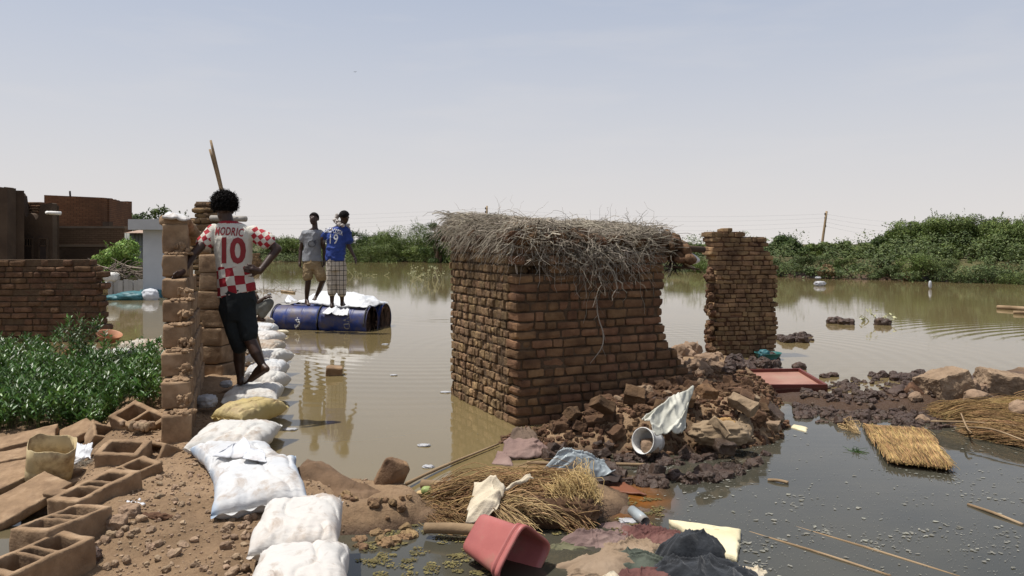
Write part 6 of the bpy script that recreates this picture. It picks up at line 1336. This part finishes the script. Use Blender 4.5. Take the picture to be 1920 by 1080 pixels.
bundle('bright_straw', 'upright tuft of bright dry straw at the right end of the bundle', M['straw3'], [(G(1098, 965, .06), G(1050, 900, .22), 420, .02, .0022, 157, dict(width=[(.08, .06, .04), (.10, .06, .03)], zlo=.01, arch=.05)), (G(1110, 960, .03), G(1068, 880, .22), 200, .015, .0022, 158, dict(width=[(.05, .05, .02), (.07, .03, .02)], zlo=.01, arch=.02))])
wad('mud_lump_straw', G(1040, 955, .07), (.24, .14, .09), M['clod'], 'lump of brown mud holding the straw bundle together', 'mud clod', 77, .3, 16, 2.6, fr=3)
def log(p, q, r0, label, name='log', mt='wood', n=14):
    mb = MB(); P = spline([p, (A(*p) + A(*q)) / 2 + A(0, 0, .006), q], n); tubes(mb, P, np.full(n, r0) * (1 + .08 * fbm(P * 12, 1, 2)), 14, True); return mb.build(name, M[mt], label=label, cat='log')
log(G(797, 990, .05), G(912, 996, .06), .030, 'pale weathered log in front of the straw, its cut end facing left')
log(G(792, 908, .05), G(862, 916, .06), .030, 'short pale log behind the left end of the straw')
log(G(988, 868, .04), G(1080, 874, .03), .014, 'thin pale stick lying left of the grey sheet'); log(G(1105, 872, .03), G(1215, 872, .03), .012, 'thin pale stick lying right of the grey sheet')
mb = MB(); tube(mb, [G(762, 907, .03), G(830, 875, .02), G(935, 832, .02)], [.013, .011, .007], 20, 7, wob=.2); mb.build('reed_stick', M['wood'], label='long thin reed floating from the rubbish towards the hut', cat='stick')
wad('green_fruit', G(800, 920, .05), (.035, .03, .027), mat('green_fruit', ['7d8c4a', '9aa668'], 5, .5, .2), 'pale green fruit beside the left end of the straw', 'fruit', 2, .1)
wad('fruit_husk', G(790, 925, .03), (.03, .03, .015), M['straw'], 'pale husk beside the green fruit', 'husk', 3, .3)
M['linen'] = mat('cream_linen', ['a89a82', 'c2b59c', 'cfc4ae'], 4, .85, .5, 24, .01, dirt=('7a6248', 4, .58, .78))
cloth('white_cloth', [G(868, 985, .06), G(930, 970, .10), G(948, 912, .22), G(886, 908, .20)], 60, 60, [(75, 5, .03, 1.5), (120, 8, .015, 2), (20, 3, .02, 2)], M['linen'], 'crumpled cream cloth draped over the straw, between the log and the reeds', 'cloth', 41, .02, 7, .03, .006, arch=.05, lat=.4)
cloth('white_cloth_tail', [G(928, 935, .17), G(940, 925, .19), G(1000, 896, .24), G(990, 892, .24)], 16, 50, [(0, 9, .014, 1.5), (90, 7, .012, 2)], M['linen'], 'twisted sleeve of cream cloth reaching right over the straw', 'cloth', 42, .012, 9, .02, .006, arch=.02)
M['greysheet'] = mat('grey_vinyl', ['7c8488', '98a0a2', 'a59c8e'], 2.2, .4, .15, 20, .006, dirt=('7a5e46', 3, .52, .72))
cloth('grey_sheet', [G(1012, 886, .10), G(1148, 897, .04), G(1130, 868, .12), G(1058, 838, .25)], 50, 40, [(100, 1.6, .035, 1.3)], M['greysheet'], 'folded grey vinyl sheet rising behind the bright straw', 'sheet', 43, .012, 5, .015, .006, arch=.06)
cloth('black_hose', [G(1075, 900, .05), G(1160, 905, .04), G(1165, 893, .05), G(1080, 889, .06)], 30, 10, [(0, 4, .02, 1)], M['iron'], 'black rubber strip under the grey sheet', 'rubber', 44, .01)
M['pinkcloth'] = mat('mauve_cloth', ['6b5650', '80685f', '8f786e'], 4, .85, .5, 22, .01); M['brownrag'] = mat('brown_rag', ['54453a', '6e5c4c'], 5, .9, .6, 22, .01); M['rag_olive'] = mat('olive_rag', ['55523c', '6c6a50'], 5, .9, .5, 22, .01)
cloth('mauve_cloth', [G(938, 862, .0), G(1035, 856, .01), G(1015, 836, .06), G(950, 826, .07)], 50, 34, [(20, 3, .03, 1.5), (90, 5, .015, 2)], M['pinkcloth'], 'mauve cloth spread in the water at the left toe of the rubble heap', 'cloth', 45, .02, 5, .05, .008, arch=.05, lat=.3)
cloth('mauve_cloth', [G(918, 872, -.01), G(962, 874, .0), G(950, 850, .03), G(930, 850, .02)], 24, 20, [(60, 5, .015, 2)], M['pinkcloth'], 'small pinkish cloth corner left of the mauve cloth', 'cloth', 46, .01, 5, .03, .006, arch=.03)
cloth('brown_rag', [G(950, 836, .03), G(1010, 845, .03), G(1000, 812, .08), G(962, 806, .1)], 30, 30, [(40, 7, .03, 1.5), (120, 9, .02, 2)], M['brownrag'], 'dirty brown rag at the corner of the hut', 'rag', 47, .03, 7, .05, .008, arch=.04)
cloth('sunken_board', [G(1085, 882, .0), G(1160, 925, .0), G(1215, 930, .01), G(1130, 878, .02)], 20, 14, [(20, 2, .01, 2)], mat('rusty_board', ['5c3424', '7a4a30'], 3, .6, .3), 'rust brown board half sunk right of the grey sheet', 'board', 48, .008, 5, .02, .01)
# cloth, bucket and sacks on the heap
M['plasticsheet'] = mat('offwhite_sheet', ['9c9a8c', 'b9b7a9', 'c8c6ba'], 4, .5, .4, 26, .01, dirt=('8a7258', 3.5, .6, .8))
cloth('white_sheet', [G(1226, 822, .30), G(1290, 800, .34), G(1290, 742, .50), G(1196, 782, .42)], 60, 60, [(110, 4.5, .05, 1.5), (40, 6, .025, 2)], M['plasticsheet'], 'crumpled off white sheet lying over the rubble heap', 'sheet', 51, .03, 5, .06, .006, arch=.05, lat=.4)
cloth('blue_rag', [G(1240, 768, .38), G(1262, 770, .37), G(1266, 758, .4), G(1246, 756, .4)], 16, 12, [(30, 9, .02, 2)], mat('blue_rag', ['2f4a6c', '4a6a8c'], 5, .8, .4), 'small blue rag behind the off white sheet', 'rag', 52, .02)
ct, st_ = math.cos(R(35)), math.sin(R(35)); bk = thing('bucket', G(1208, 850, .02), 'white bucket lying on its side on the heap, its mouth towards the left', 'bucket')
def bucket():
    axd = unit(A(-.62, -.62, .22)); u_ = unit(np.cross(axd, A(0, 0, 1))); v_ = np.cross(u_, axd); c = G(1218, 828, .13); mb = MB(); rings = []
    for r_, t in ((.001, -.09), (.073, -.09), (.083, 0), (.092, .08), (.098, .082), (.098, .09), (.091, .09), (.088, .04), (.078, -.05), (.072, -.084), (.001, -.084)): rings.append((c + axd * t, u_ * r_, v_ * r_))
    loft(mb, rings, 36); mb.build('body', M['white_plastic'], bk)
    mb = MB(); lump(mb, c + axd * .0 - A(0, 0, .03), (.07, .07, .05), None, 3, 8, .3); mb.build('mud_inside', M['clod_dry'], label='lump of pale mud inside the white bucket', cat='mud')
bucket()
M['burlap'] = mat('burlap', ['6f5c46', '8c785e', '9c886e'], 5, .9, .6, 80, .006)
wad('burlap_sack', G(1350, 812, .16), (.22, .13, .09), M['burlap'], 'open burlap sack slumped on the right of the heap', 'sack', 12, .24, 20, 2.2, fr=1.8)
cloth('burlap_roll', [G(1322, 800, .22), G(1360, 822, .16), G(1370, 812, .22), G(1335, 786, .28)], 40, 20, [(0, 3, .03, 1)], M['burlap'], 'rolled lip of the burlap sack', 'sack', 54, .02, 6, .03, .008, arch=.04)
wad('orange_bundle', G(1358, 800, .2), (.09, .08, .06), mat('ochre_cloth', ['8a683c', 'a88652'], 5, .85, .5), 'ochre cloth bulging out of the burlap sack', 'cloth', 14, .5, 14)
cloth('wet_sacking', [G(1372, 836, .03), G(1438, 826, .0), G(1425, 782, .12), G(1385, 780, .2)], 40, 40, [(80, 3, .03, 1.5), (30, 5, .012, 2)], M['burlap'], 'wet brown sacking hanging into the water right of the burlap sack', 'sacking', 55, .02, 6, .03, .008, arch=.06)
mb = MB(); r = rng(161)
for a_, b_ in (((1170, 855), (1212, 728)), ((1210, 742), (1172, 856)), ((1175, 850), (1230, 790)), ((1150, 770), (1190, 852)), ((1170, 848), (1140, 800)), ((1185, 842), (1150, 812))):
    p, q = D(*a_, 6.6), D(*b_, 6.75); tube(mb, [p, (p + q) / 2 + r.randn(3) * .025, q], [.005, .004, .002], 10, 4, caps=False)
mb.build('dry_branch', M['twig'], label='bare dry branch standing among the rubble left of the off white sheet', cat='branch')

# red bin
M['redbin'] = mat('faded_red_plastic', ['94504c', 'a8605a', 'b4716a'], 2.5, .5, .25, 18, .004, dirt=('8a7460', 5, .5, .72), spec=.4)
bn = thing('red_bin', G(965, 1060, 0), 'faded red plastic bin lying on its side half sunk, at the bottom edge', 'bin')
def redbin():
    axd = unit(A(.70, -.70, -.10)); up_ = A(0, 0, 1.); u_ = unit(np.cross(axd, up_)); v_ = np.cross(u_, axd); c0 = G(902, 1008, .10); mb = MB(); k = 48; a_ = np.arange(k) / k * 2 * math.pi
    sx = np.sign(np.cos(a_)) * np.abs(np.cos(a_)) ** .35; sy = np.sign(np.sin(a_)) * np.abs(np.sin(a_)) ** .35; ro = R(38)
    X = sx * math.cos(ro) - sy * math.sin(ro); Y = sx * math.sin(ro) + sy * math.cos(ro)
    def ring(t, s): return c0 + axd * t + np.outer(X * s, u_) + np.outer(Y * s, v_)
    rings = [ring(0, .001), ring(0, .08), ring(.004, .10), ring(.02, .106), ring(.252, .127), ring(.256, .138), ring(.268, .139), ring(.271, .129), ring(.282, .130), ring(.286, .142), ring(.312, .144), ring(.314, .134), ring(.28, .126), ring(.02, .100), ring(.01, .001)]
    loft(mb, rings, k, 0, False); mb.build('bin_body', M['redbin'], bn)
redbin()
# foam slab
def slab_poly(name, pts, z0, z1, mt, label, cat, seed=0, res=34, rag=.012, zs=None):
    """flat slab with a ragged outline; pts: 4 world corners"""
    p = [A(*q) for q in pts]; n = res; u, v = np.meshgrid(np.linspace(0, 1, n), np.linspace(0, 1, n)); P = (p[0] * (1 - u)[..., None] + p[1] * u[..., None]) * (1 - v)[..., None] + (p[3] * (1 - u)[..., None] + p[2] * u[..., None]) * v[..., None]
    ed = np.minimum(np.minimum(u, 1 - u), np.minimum(v, 1 - v)); w = np.exp(-ed * 14)[..., None]; P = P + w * rag * np.stack([fbm(P * 22, 1, 3, seed), fbm(P * 22 + 5, 1, 3, seed), u * 0], -1); mb = MB()
    t = P.copy(); t[..., 2] = z1 - .012 * w[..., 0] ** 2 + .004 * fbm(P * A(14, 30, 1), 1, 3, seed) - .003 * (np.abs(np.sin(v * 10)) ** 30); b = P.copy(); b[..., 2] = z0; grid(mb, t); grid(mb, b[:, ::-1])
    for sl_t, sl_b in ((t[0], b[0]), (t[-1][::-1], b[-1][::-1]), (t[:, 0][::-1], b[:, 0][::-1]), (t[:, -1], b[:, -1])): grid(mb, np.stack([sl_b, sl_t]))
    o = mb.build(name, mt, label=label, cat=cat); bm_merge(o.data, .0005); return o
M['foam'] = mat('cream_foam', ['beb28c', 'd0c4a0', 'dcd0ac'], 3, .85, .5, 60, .006, dirt=('8f7c4c', 9, .62, .75))
slab_poly('foam_slab', [G(1347, 1036, .03), G(1381, 1040, .03), G(1388, 990, .03), G(1256, 968, .03)][0:0] or [G(1350, 1034, .03), G(1382, 1042, .03), G(1389, 990, .03), G(1254, 972, .03)], -.02, .035, M['foam'], 'cream foam slab floating right of the pile of clothes', 'foam', 3)
# pile of clothes
M['jeans'] = mat('black_denim', ['14161a', '1f2328', '2c3036'], 5, .8, .6, 40, .008, sheen=.2); M['maroon'] = mat('maroon_cloth', ['4a2e2c', '64403a', '74524a'], 5, .85, .6, 30, .01); M['mauve2'] = mat('dusty_mauve', ['5c4844', '75605a', '8a756c'], 6, .85, .6, 30, .01); M['greencloth'] = mat('grey_green_cloth', ['3c4138', '52584c'], 5, .85, .6, 30, .01); M['tan'] = mat('tan_cloth', ['7a6650', '94806a'], 4, .85, .5, 26, .01)
def heap(name, px, py, rx, ry, h, yaw, mt, label, cat, seed, fq=6, fa=.03, z=0.0, stretch=1.0):
    c = G(px, py, z + h * .4); nr, na = 46, 120; rr = np.linspace(0, 1, nr)[:, None]; a_ = np.linspace(0, 2 * math.pi, na)[None]; edge = 1 + .22 * vn(np.stack([np.cos(a_) * 2 + seed, np.sin(a_) * 2, a_ * 0], -1)) + .08 * vn(np.stack([np.cos(a_) * 7 + seed, np.sin(a_) * 7, a_ * 0], -1))
    rx *= 1.15; ry *= 1.2; h *= .95; fa *= 1.2; X = rr * np.cos(a_) * rx * edge; Y = rr * np.sin(a_) * ry * edge; S3 = np.stack([X, Y, X * 0 + seed * .7], -1)
    wx = fbm(S3 * 5, 1, 3, seed); wy = fbm(S3 * 5 + 9, 1, 3, seed); th = seed * 1.3; ux = X * math.cos(th) + Y * math.sin(th) + .10 * wx; uy = -X * math.sin(th) + Y * math.cos(th) + .10 * wy
    q1 = (1 - np.abs(vn(np.stack([ux * fq * 1.6, uy * fq * .6, ux * 0 + seed], -1)))) ** 5; q2 = (1 - np.abs(vn(np.stack([ux * fq * 1.5, uy * fq * 3.6, ux * 0 + seed + 5], -1)))) ** 7; q3 = (1 - np.abs(fbm(S3 * 22, 1, 3, seed + 3))) ** 4
    Z = h * (1 - rr ** 2.6) ** .8 * (1 + .6 * fbm(S3 * 6, 1, 2, seed)) + (fa * (.55 * q1 + .45 * q2 + .12 * q3) - fa * .35) * (1 - rr ** 10) - .012
    M3 = rotm(yaw); P = np.stack([X, Y, Z], -1) @ M3.T + A(c[0], c[1], z); mb = MB(); grid(mb, P); return mb.build(name, M[mt] if isinstance(mt, str) else mt, label=label, cat=cat)
heap('clothing', 1128, 1002, .17, .12, .055, 10, 'mauve2', 'bunched dusty mauve garment at the upper left of the clothes pile', 'clothing', 1, 9, .035)
heap('clothing', 1180, 1018, .17, .12, .045, -20, 'tan', 'tan and pink crumpled cloth in the middle of the clothes pile', 'clothing', 2, 10, .03)
heap('clothing', 1225, 998, .17, .10, .05, -15, 'maroon', 'maroon crumpled garment at the top of the clothes pile', 'clothing', 3, 11, .035)
heap('clothing', 1120, 1052, .19, .11, .07, 15, 'tan', 'smooth olive tan garment at the lower left of the clothes pile', 'clothing', 4, 4, .03)
heap('clothing', 1190, 1046, .17, .10, .06, -10, 'greencloth', 'grey green garment in the middle of the clothes pile', 'clothing', 5, 7, .035)
heap('clothing', 1300, 1022, .20, .10, .115, 12, 'jeans', 'black denim trousers humped at the right of the clothes pile', 'clothing', 6, 5, .045)
heap('clothing', 1305, 1068, .25, .13, .09, -12, 'jeans', 'black jacket at the bottom right of the clothes pile', 'clothing', 7, 6, .045)
heap('clothing', 1215, 1078, .16, .08, .07, 5, 'maroon', 'dark maroon strapped garment at the bottom of the clothes pile', 'clothing', 8, 7, .03)
heap('clothing', 1145, 1082, .05, .05, .06, 5, M['linen'], 'small white cloth at the bottom edge of the clothes pile', 'clothing', 9, 6, .02)
heap('clothing', 1095, 1083, .10, .07, .045, 5, 'tan', 'wet tan cloth right of the red bin', 'clothing', 10, 6, .03)
heap('clothing', 1275, 1022, .08, .05, .05, 30, 'tan', 'pale brown cloth wedged behind the black trousers', 'clothing', 11, 6, .02)
heap('clothing', 1390, 1068, .10, .06, .03, -20, 'linen', 'twisted tan garment in the water at the right of the clothes pile', 'clothing', 12, 8, .03)
heap('clothing', 1155, 984, .09, .04, .03, -10, 'mauve2', 'small mauve rag above the clothes pile', 'clothing', 13, 9, .02)
heap('clothing', 1190, 955, .13, .06, .03, -8, 'brownrag', 'flat brown rag between straw and clothes pile', 'clothing', 14, 9, .02)
heap('clothing', 1065, 1022, .10, .05, .02, 0, 'rag_olive', 'slimy olive plastic left of the clothes pile', 'clothing', 15, 8, .02)
heap('clothing', 1282, 962, .05, .03, .025, 0, 'maroon', 'small dark maroon rag behind the foam slab', 'clothing', 16, 9, .015)
mb = MB(); c = G(1200, 975, .02); tubes(mb, np.stack([c + A(-.03, .10, .02), c + A(.0, 0, .02), c + A(.02, -.06, .01)]), .028, 12); mb.build('grey_pipe', M['greysheet'], label='short grey rolled tube between straw and clothes pile', cat='tube', solid=.003)
M['reedpile'] = mat('pile_reed', ['6e5636', '8e7248', 'a88c5c'], 3, .88, 0, isl=.4)
# mats of reed
M['matreed'] = mat('mat_reed', ['80643c', 'a48554', 'bd9e6a'], 4, .85, 0, isl=.45)
def reedmat():
    r = rng(171); n = 5200; cs = [G(1618, 795, .02), G(1735, 803, .02), G(1782, 880, .02), G(1668, 866, .02)]; u = r.rand(n)[:, None]; t0 = np.where(r.rand(n) < .25, r.uniform(.55, .8, n), r.uniform(-.02, .75, n))[:, None]; t1 = t0 + r.uniform(.18, .36, n)[:, None]
    f = lambda u, t: (cs[0] * (1 - u) + cs[1] * u) * (1 - t) + (cs[3] * (1 - u) + cs[2] * u) * t
    a = f(u, t0) + r.randn(n, 3) * A(.006, .006, 0); b = f(u, np.minimum(t1, 1.04)) + r.randn(n, 3) * A(.022, .018, 0); z = .008 + .020 * r.rand(n) + .022 * t0[:, 0]; a[:, 2] = z; b[:, 2] = z + r.randn(n) * .006 + .006; t = np.linspace(0, 1, 4)[None, :, None]
    mb = MB(); tubes(mb, a[:, None] * (1 - t) + b[:, None] * t + A(0, 0, .01) * np.sin(t * 3.14), r.uniform(.0014, .0028, (n, 1)) * np.ones((1, 4)), 3)
    uu, tt = np.meshgrid(np.linspace(.02, .98, 12), np.linspace(.02, .98, 12)); P = f(uu[..., None], tt[..., None]); P[..., 2] = .018; mb2 = MB(); grid(mb2, P)
    o = mb.build('reed_mat', M['matreed'], label='rectangular golden reed mat floating in the pool', cat='mat'); mb2.build('mat_underside', M['straw2'], o, solid=.02)
    pass
reedmat()
bundle('reed_pile', 'long pile of yellow brown reeds at the right edge below the big mud blocks', M['reedpile'], [(G(1745, 772, .05), G(1990, 800, .12), 1900, .02, .0022, 172, dict(bend=.012, curl=.003, width=[(.02, .10, .02), (.04, .30, .06)], arch=.04, zlo=.01)), (G(1760, 775, .08), G(2000, 770, .16), 700, .02, .0022, 173, dict(bend=.012, curl=.003, width=[(.02, .10, .03)], arch=.05, zlo=.05))])
bundle('reed_pile', 'darker broken reeds under the near side of the reed pile', M['straw2'], [(G(1800, 805, .03), G(2000, 838, .06), 1100, .03, .0022, 174, dict(bend=.012, curl=.003, width=[(.02, .12, .02)], arch=.03, zlo=.005))])
bundle('reed_pile', 'loose reeds on the far side of the reed pile by the mud blocks', M['straw2'], [(G(1850, 765, .12), G(1990, 755, .2), 160, .03, .0036, 175, dict(bend=.012, curl=.003, width=[(.02, .12, .02)], arch=.03))])
for i, (a_, b_, c_) in enumerate((((1800, 800), (1860, 805), (1925, 828)), ((1745, 790), (1830, 792), (1925, 800)), ((1800, 770), (1812, 800), (1822, 812)))):
    mb = MB(); tube(mb, [G(*a_, .1), G(*b_, .12), G(*c_, .1)], [.007, .008, .006], 14, 5, wob=.2); mb.build('dry_stick', M['wood'], label=('crooked stick across the near side of the reed pile', 'straight stick lying along the reed pile', 'short upright twig in the reed pile')[i], cat='stick')
# small things in the pool
slab_poly('shoe_sole', [G(1483, 800, .01), G(1512, 808, .01), G(1514, 800, .01), G(1486, 795, .01)], -.005, .012, M['foam'], 'pale shoe sole floating in the pool', 'sole', 5, 12, .01)
bundle('straw_tuft', 'small dark tipped straw tuft floating left of the reed mat', M['straw'], [(G(1583, 792, .02), G(1612, 812, .01), 90, .006, .003, 176, dict(width=[(.02, .02, .008)], zlo=.004))])
bundle('pond_weed', 'small green weed floating below the straw tuft', M['weed'], [(G(1600, 844, .005), G(1612, 848, .005), 22, .008, .002, 177, dict(width=[(.03, .02, .008)], zlo=.002))], 'weed')
log(G(1440, 900, .005), G(1478, 905, .01), .010, 'short brown stick floating in the middle of the pool', 'stick'); log(G(1815, 946, .003), G(1918, 984, .003), .009, 'thin pale stick floating at the right edge of the pool', 'stick')
log(G(1405, 998, -.006), G(1670, 1080, .0005), .0065, 'long thin brown pole just under the water at the bottom right', 'pole'); log(G(1480, 985, -.007), G(1800, 1082, -.004), .0065, 'second submerged pole right of the long thin one', 'pole')
log(G(1870, 576, .04), G(1935, 580, .04), .05, 'dark driftwood floating at the right edge in the open water'); log(G(1900, 586, .03), G(1950, 588, .03), .04, 'short driftwood piece with a pale strip at the right edge')
wad('white_bag', G(1537, 532, .08), (.2, .15, .09), M['film'], 'white bag floating on the far water below the utility pole', 'plastic bag', 31)
wad('white_bag', G(1534, 521, .08), (.12, .1, .05), M['film'], 'white scrap at the far water edge below the dry reddish brush', 'plastic bag', 32)
wad('white_bird', G(1744, 534, .14), (.05, .05, .14), M['whitewash'], 'small white upright bird standing in the far shallows', 'bird', 33, .1, 6)
for i, (px, py, w, lb) in enumerate(((544, 806, .04, 'small pale scrap of foam floating beside the row of sandbags'), (836, 736, .04, 'tiny white scrap near the left corner of the hut'), (795, 836, .035, 'glinting flat scrap in the water below the hut corner'), (803, 876, .03, 'small pale scrap beside the long reed'), (738, 704, .03, 'tiny twig scrap in the middle of the open water'), (722, 646, .035, 'white scrap floating in front of the raft'), (1180, 978, .04, 'pink scrap beside the clothes pile'))):
    p = G(px, py, 0); wad('scrap', (p[0], p[1], .004), (w * 1.4, w, .010), M['film'], lb, 'scrap', 500 + i, .5, 6)
# drifting twigs beyond the standing man
mb = MB(); r = rng(181); c = G(512, 546, .0)
for k in range(46):
    p = c + A(r.randn() * .55, r.randn() * .5, .02); d_ = A(r.randn(), r.randn(), abs(r.randn()) * (.6 if k < 14 else .05)); d_ = unit(d_) * r.uniform(.2, .6); tube(mb, [p, p + d_ * .5 + r.randn(3) * .04, p + d_], [.012, .008, .004], 5, 4, caps=False)
mb.build('drift_twigs', M['twig'], label='raft of drifting twigs between the standing man and the floating drums', cat='twigs')
log(G(528, 546, .02), G(552, 549, .02), .035, 'short dark log floating at the right of the drifting twigs'); wad('scrap', G(505, 551, .02), (.06, .05, .03), M['film'], 'white scrap among the drifting twigs', 'scrap', 520)
# bare plants standing in the water
M['palestem'] = mat('pale_stem', ['9a9668', 'b8b48a'], 5, .8, 0); M['paleleaf'] = leafmat('pale_leaf', 'a5a57a', 'bdbb92', None, .2, .2)
def wplant(px, py, h, sp, n, lb, seed):
    r = rng(seed); c = G(px, py, 0); t_ = thing('water_plant', c, lb, 'plant', 'dead plants standing in the water'); mb = MB(); C = []
    for k in range(n):
        b = c + A(r.uniform(-sp, sp), r.uniform(-.3, .3), -.1); tp = b + A(r.randn() * .25, r.randn() * .1, h * r.uniform(.4, 1)); tube(mb, [b, (b + tp) / 2 + A(r.randn() * .05, 0, 0), tp], [.018, .014, .006], 6, 4, caps=False)
        for q in range(6): C.append(b + (tp - b) * r.uniform(.5, 1.05) + r.randn(3) * A(.06, .03, .05))
    mb.build('stem', M['palestem'], t_); mb = MB(); leaves(mb, np.array(C), r.randn(len(C), 3) + A(0, 0, .5), .10, .05, seed); mb.build('leaf', M['paleleaf'], t_)
wplant(805, 524, .75, .75, 12, 'tallest pale leafed plant standing in the water left of the hut', 191); wplant(775, 520, .5, .5, 6, 'low pale plant left of the tallest one in the water', 192); wplant(672, 518, .5, .3, 5, 'thin plant in the water right of the boy in the blue shirt', 193); wplant(700, 517, .3, .4, 4, 'short sprigs in the water between raft and hut', 194)
wplant(1632, 604, .3, .12, 4, 'thin stalks in the open water between the dark clods', 195)
# scum on the water
def flecks(name, n, pxr, pyr, sr, mt, label, seed, k=7, cond=None, z=.0035, clump=0):
    r = rng(seed); mb = MB(); done = 0
    cl = [(r.uniform(*pxr), r.uniform(*pyr)) for _ in range(clump)] if clump else None
    while done < n:
        if cl and r.rand() < .75: q = cl[r.randint(len(cl))]; px, py = q[0] + r.randn() * 22, q[1] + r.randn() * 7
        else: px, py = r.uniform(*pxr), r.uniform(*pyr)
        if not (pyr[0] < py < pyr[1] + 20) or (cond and not cond(px, py)): done += .2; continue
        p = G(px, py, z); 
        if gz(p[0], p[1]) > -.004: done += .2; continue
        s_ = sr[0] * (sr[1] / sr[0]) ** r.rand(); a_ = np.arange(k) / k * 2 * math.pi; rr = s_ * r.uniform(.3, 1.2, k); el = r.uniform(.4, 1); an = r.uniform(0, 6.3)
        X = rr * np.cos(a_); Y = rr * np.sin(a_) * el; mb.add(np.stack([p[0] + X * math.cos(an) - Y * math.sin(an), p[1] + X * math.sin(an) + Y * math.cos(an), np.full(k, z + r.rand() * .001)], -1), [list(range(k))]); done += 1
    mb.build(name, mt, label=label, cat='scum', kind='stuff')
M['scum'] = mat('pale_scum', ['5c5a4e', '76746a', '8c8a7c'], 9, .8, 0, isl=.3); M['weedscum'] = mat('olive_scum', ['4a4426', '665c34', '7c7446'], 9, .8, .3, isl=.35)
pc = lambda px, py: px > 1230 + (0 if py > 880 else (880 - py) * 1.6)
flecks('scum_flecks', 1300, (1230, 1925), (800, 1078), (.003, .020), M['scum'], 'pale flecks of scum floating on the dark pool', 201, 8, pc, clump=60)
flecks('scum_specks', 2600, (1180, 1925), (790, 1078), (.0015, .005), M['scum'], 'fine pale specks floating on the dark pool', 202, 5, pc)
def duck(name, n, pxr, pyr, seed, label):
    r = rng(seed); mb = MB()
    for i in range(n):
        px, py = r.uniform(*pxr), r.uniform(*pyr); c = G(px, py, .004); R_ = r.uniform(.012, .042)
        for k in range(int(10 + R_ * 600)):
            a_ = r.uniform(0, 6.3); q = R_ * math.sqrt(r.rand()); s_ = r.uniform(.003, .009); b_ = np.arange(6) / 6 * 6.283 + r.rand(); p = c + A(q * math.cos(a_) * 1.2, q * math.sin(a_), r.rand() * .003)
            mb.add(np.stack([p[0] + s_ * np.cos(b_) * r.uniform(.6, 1), p[1] + s_ * np.sin(b_), np.full(6, p[2])], -1), [list(range(6))])
    mb.build(name, M['weedscum'], label=label, cat='scum', kind='stuff')
duck('floating_weed', 95, (672, 930), (962, 1080), 203, 'patches of brown green weed floating on the pool by the sandbags')
duck('floating_weed', 60, (1040, 1240), (925, 1010), 204, 'olive weed floating around the straw and clothes')
flecks('silt_specks', 500, (560, 940), (640, 880), (.0015, .006), M['scum'], 'fine specks on the brown water', 205, 5)
# a distant bird
mb = MB(); b0 = D(666, 135, 60); 
for sg in (-1, 1): mb.add([b0, b0 + A(sg * .05, .05, .03), b0 + A(sg * .14, 0, .02), b0 + A(sg * .05, -.04, .03)], [[0, 1, 2, 3]])
lump(mb, b0, (.02, .06, .02), None, 2, 3, 0); mb.build('bird', M['iron'], label='tiny dark bird high in the sky above the raft', cat='bird')
